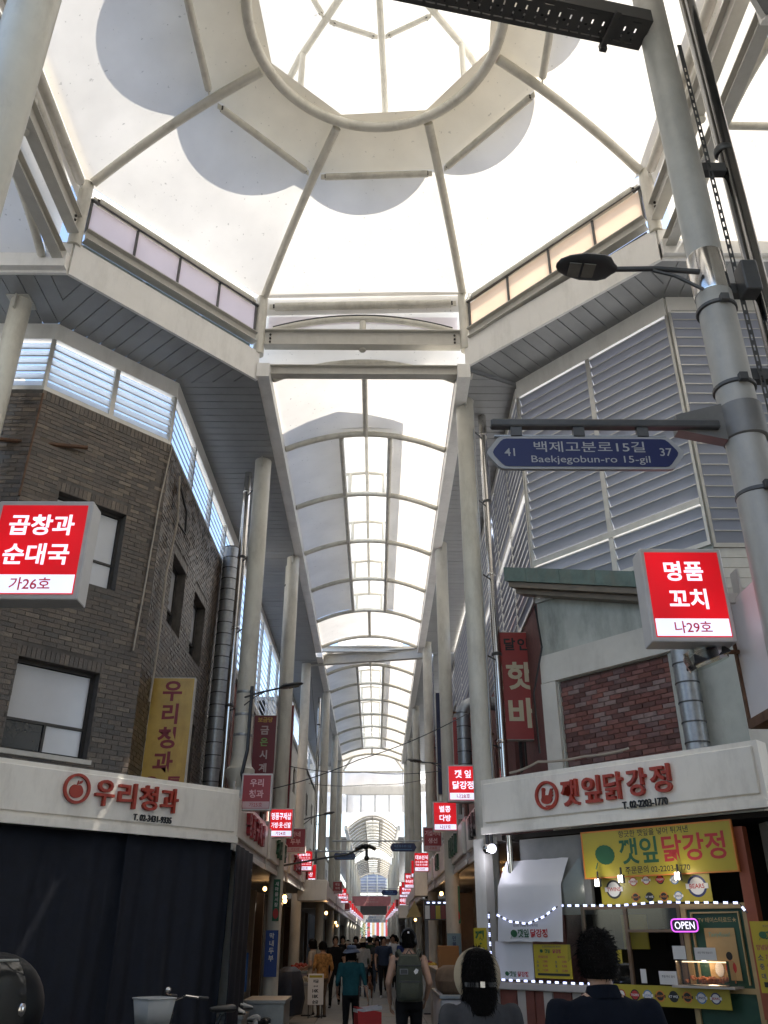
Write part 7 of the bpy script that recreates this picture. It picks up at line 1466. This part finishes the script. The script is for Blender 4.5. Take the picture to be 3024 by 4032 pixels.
# small brown dog
DOGM = M('brown_dog_fur', (.13, .055, .03), .85, var=.3, scale=30, bump=.4, bscale=120)
mb = MB(); dx, dy = -.18, 29.2; D = lambda x, y, z: (dx + x, dy + y, z)
mb.loft([[D(rx*math.cos(t), y, z + rz*math.sin(t)) for t in (2*math.pi*k/12 for k in range(12))] for y, z, rx, rz in ((-.24, .33, .03, .04), (-.20, .33, .075, .085), (-.08, .34, .075, .08), (.06, .33, .09, .10), (.16, .35, .085, .10), (.22, .38, .05, .06))])
mb.tube([D(0, .16, .38), D(0, .26, .50)], [.06, .05], 10); mb.sphere(D(0, .29, .53), .065, 12, 8, (1, 1.1, 1)); mb.tube([D(0, .32, .52), D(0, .40, .50)], [.04, .025], 8)
for e in (-1, 1):
    mb.tube([D(e*.055, .15, .34), D(e*.06, .14, .18), D(e*.06, .15, .03)], [.045, .028, .024], 8); mb.sphere(D(e*.06, .17, .02), .026, 8, 5, (1, 1.4, .7))
    mb.tube([D(e*.055, -.17, .33), D(e*.065, -.12, .22), D(e*.06, -.21, .12), D(e*.06, -.18, .03)], [.06, .04, .022, .02], 8); mb.sphere(D(e*.06, -.16, .02), .026, 8, 5, (1, 1.4, .7))
    mb.tube([D(e*.045, .27, .58), D(e*.06, .26, .63)], [.022, .006], 6)
mb.tube([D(0, -.22, .37), D(.01, -.27, .45), D(.02, -.24, .52)], [.022, .018, .01], 8)
dm = remesh(mb, .014, 3); dm.materials.append(DOGM); dm.polygons.foreach_set('use_smooth', [True]*len(dm.polygons)); dm.name = 'dog'
tag(link(bpy.data.objects.new('dog', dm)), 'small brown dog walking away in the middle of the pavement', 'dog')
# helmeted rider at the lower left edge
def helmet(o, P, hx, s):
    c = P(0, .01, 1.60); fr = F(c, P(1, 0, 0) - P(0, 0, 0), P(0, 1, 0) - P(0, 0, 0)); R = .142; n = 36; mb = MB(); rows = []
    for j in range(15):
        ph = -.75 + (math.pi/2 + .75) * j / 14; rows.append([fr.p(R*1.0*math.cos(ph)*math.cos(t), R*1.1*math.cos(ph)*math.sin(t), R*1.04*math.sin(ph)) for t in (2*math.pi*k/n for k in range(n))])
    mb.loft(rows); obj('helmet', mb, M('matt_black_helmet', (.008, .009, .010), .45, var=.2, spec=.12), o, True)
    mb = MB(); rows = []
    for j in range(9):
        ph = -.55 + 1.5 * j / 8; rows.append([fr.p(R*1.08*math.cos(ph)*math.cos(t), R*1.19*math.cos(ph)*math.sin(t), R*1.1*math.sin(ph)) for t in (math.pi*(.02) + math.pi*.96*k/24 for k in range(25))])
    mb.loft(rows, closed=False, caps=False); obj('visor', mb, M('smoked_visor', (.02, .02, .018), .05, var=0, spec=.5), o, True)
    mb = MB(); mb.tube([fr.p(R*1.085*math.cos(.95)*math.cos(t), R*1.195*math.cos(.95)*math.sin(t), R*1.1*math.sin(.95)) for t in (math.pi*.02 + math.pi*.96*k/24 for k in range(25))], .004, 6); obj('visor_edge', mb, M('clear_visor_edge', (.25, .25, .22), .2, var=0), o, True)
    for e in (-1, 1): mb = MB(); mb.sphere(fr.p(e*R*1.04, .02, .01), .018, 10, 6, (.5, 1, 1)); obj('visor_knob', mb, STEEL, o, True)
person(-1.075, 2.72, 1.575, 155, 'rider in a black helmet with smoked visor at the lower left edge', BLK, BLK, hair=None, hat=helmet, faced=False, vox=.018, sleeve='long')
# bicycle with a basket in front of the curtain
th = thing('bicycle', 'bicycle with pale plastic front basket parked by the navy curtain', 'bicycle', (-1.9, 10.1, 0)); BI = F((-2.22, 9.82, 0), (.72, .69, 0), (-.69, .72, 0)); FRM = M('dark_bike_frame', (.02, .022, .024), .35, .4)
def wheel(cx):
    mb = MB(); mb.tube([BI.p(cx + .30*math.cos(t), 0, .33 + .30*math.sin(t)) for t in (2*math.pi*k/32 for k in range(33))], .022, 8, caps=False); wo_ = obj('wheel', mb, BLACK, th, True)
    mb = MB()
    for k in range(12): t = 2*math.pi*k/12; mb.tube([BI.p(cx, 0, .33), BI.p(cx + .29*math.cos(t), 0, .33 + .29*math.sin(t))], .002, 4)
    obj('spokes', mb, STEEL, wo_, kind='stuff')
wheel(0.05); wheel(1.10)
mb = MB(); 
for a, b_ in (((.05, .33), (.20, .95)), ((.19, .86), (.55, .34)), ((.20, .80), (.75, .72)), ((.55, .34), (.80, .92)), ((.55, .34), (1.10, .33)), ((.78, .75), (1.10, .33))): mb.tube([BI.p(a[0], 0, a[1]), BI.p(b_[0], 0, b_[1])], .016, 8)
obj('frame', mb, FRM, th, True)
mb = MB(); mb.tube([BI.p(.20, 0, .93), BI.p(.19, 0, 1.06)], .014, 8); mb.tube([BI.p(.34, -.28, 1.10), BI.p(.22, -.2, 1.12), BI.p(.18, 0, 1.06), BI.p(.22, .2, 1.12), BI.p(.34, .28, 1.10)], .012, 8); obj('handlebar', mb, STEEL, th, True)
for e in (-1, 1): mb = MB(); mb.tube([BI.p(.32, e*.27, 1.10), BI.p(.42, e*.30, 1.09)], .017, 8); obj('grip', mb, BLACK, th, True)
mb = MB(); mb.sphere(BI.p(.20, .12, 1.16), .032, 10, 6); obj('bell', mb, STEEL, th, True)
mb = MB(); mb.loft([[BI.p(x, w_*math.cos(t), .97 + h_*math.sin(t)) for t in (2*math.pi*k/12 for k in range(12))] for x, w_, h_ in ((.66, .02, .02), (.72, .035, .03), (.84, .085, .035), (.93, .095, .04), (.96, .05, .03))]); obj('saddle', mb, BLACK, th, True)
BSK = MT('pale_basket_plastic', (.52, .52, .50), (.4, .4, .4), .25)
mb = MB(); bw = [(.125, .10, .88), (.155, .125, 1.10)]
ring4 = lambda w_, d_, z: [BI.p(-.02 + w_*sx, d_*sy*1.2, z) for sx, sy in ((-1, -1), (-.3, -1.08), (.3, -1.08), (1, -1), (1.05, 0), (1, 1), (.3, 1.08), (-.3, 1.08), (-1, 1), (-1.05, 0))]
mb.loft([ring4(.125, .10, .88), ring4(.14, .112, .99), ring4(.155, .125, 1.10)], caps=False); mb.add(ring4(.125, .10, .882), [tuple(range(10))]); bo_ = obj('basket', mb, BSK, th, True); m_ = bo_.modifiers.new('thickness', 'SOLIDIFY'); m_.thickness = .006
mb = MB(); r_ = ring4(.158, .128, 1.10); mb.tube(r_ + r_[:1], .008, 6); obj('basket_rim', mb, M('grey_basket_rim', (.34, .34, .33), .4), bo_, True)
for o_ in (TO,): bpy.data.objects.remove(o_)
for s_ in (TS, PS): bpy.data.scenes.remove(s_)
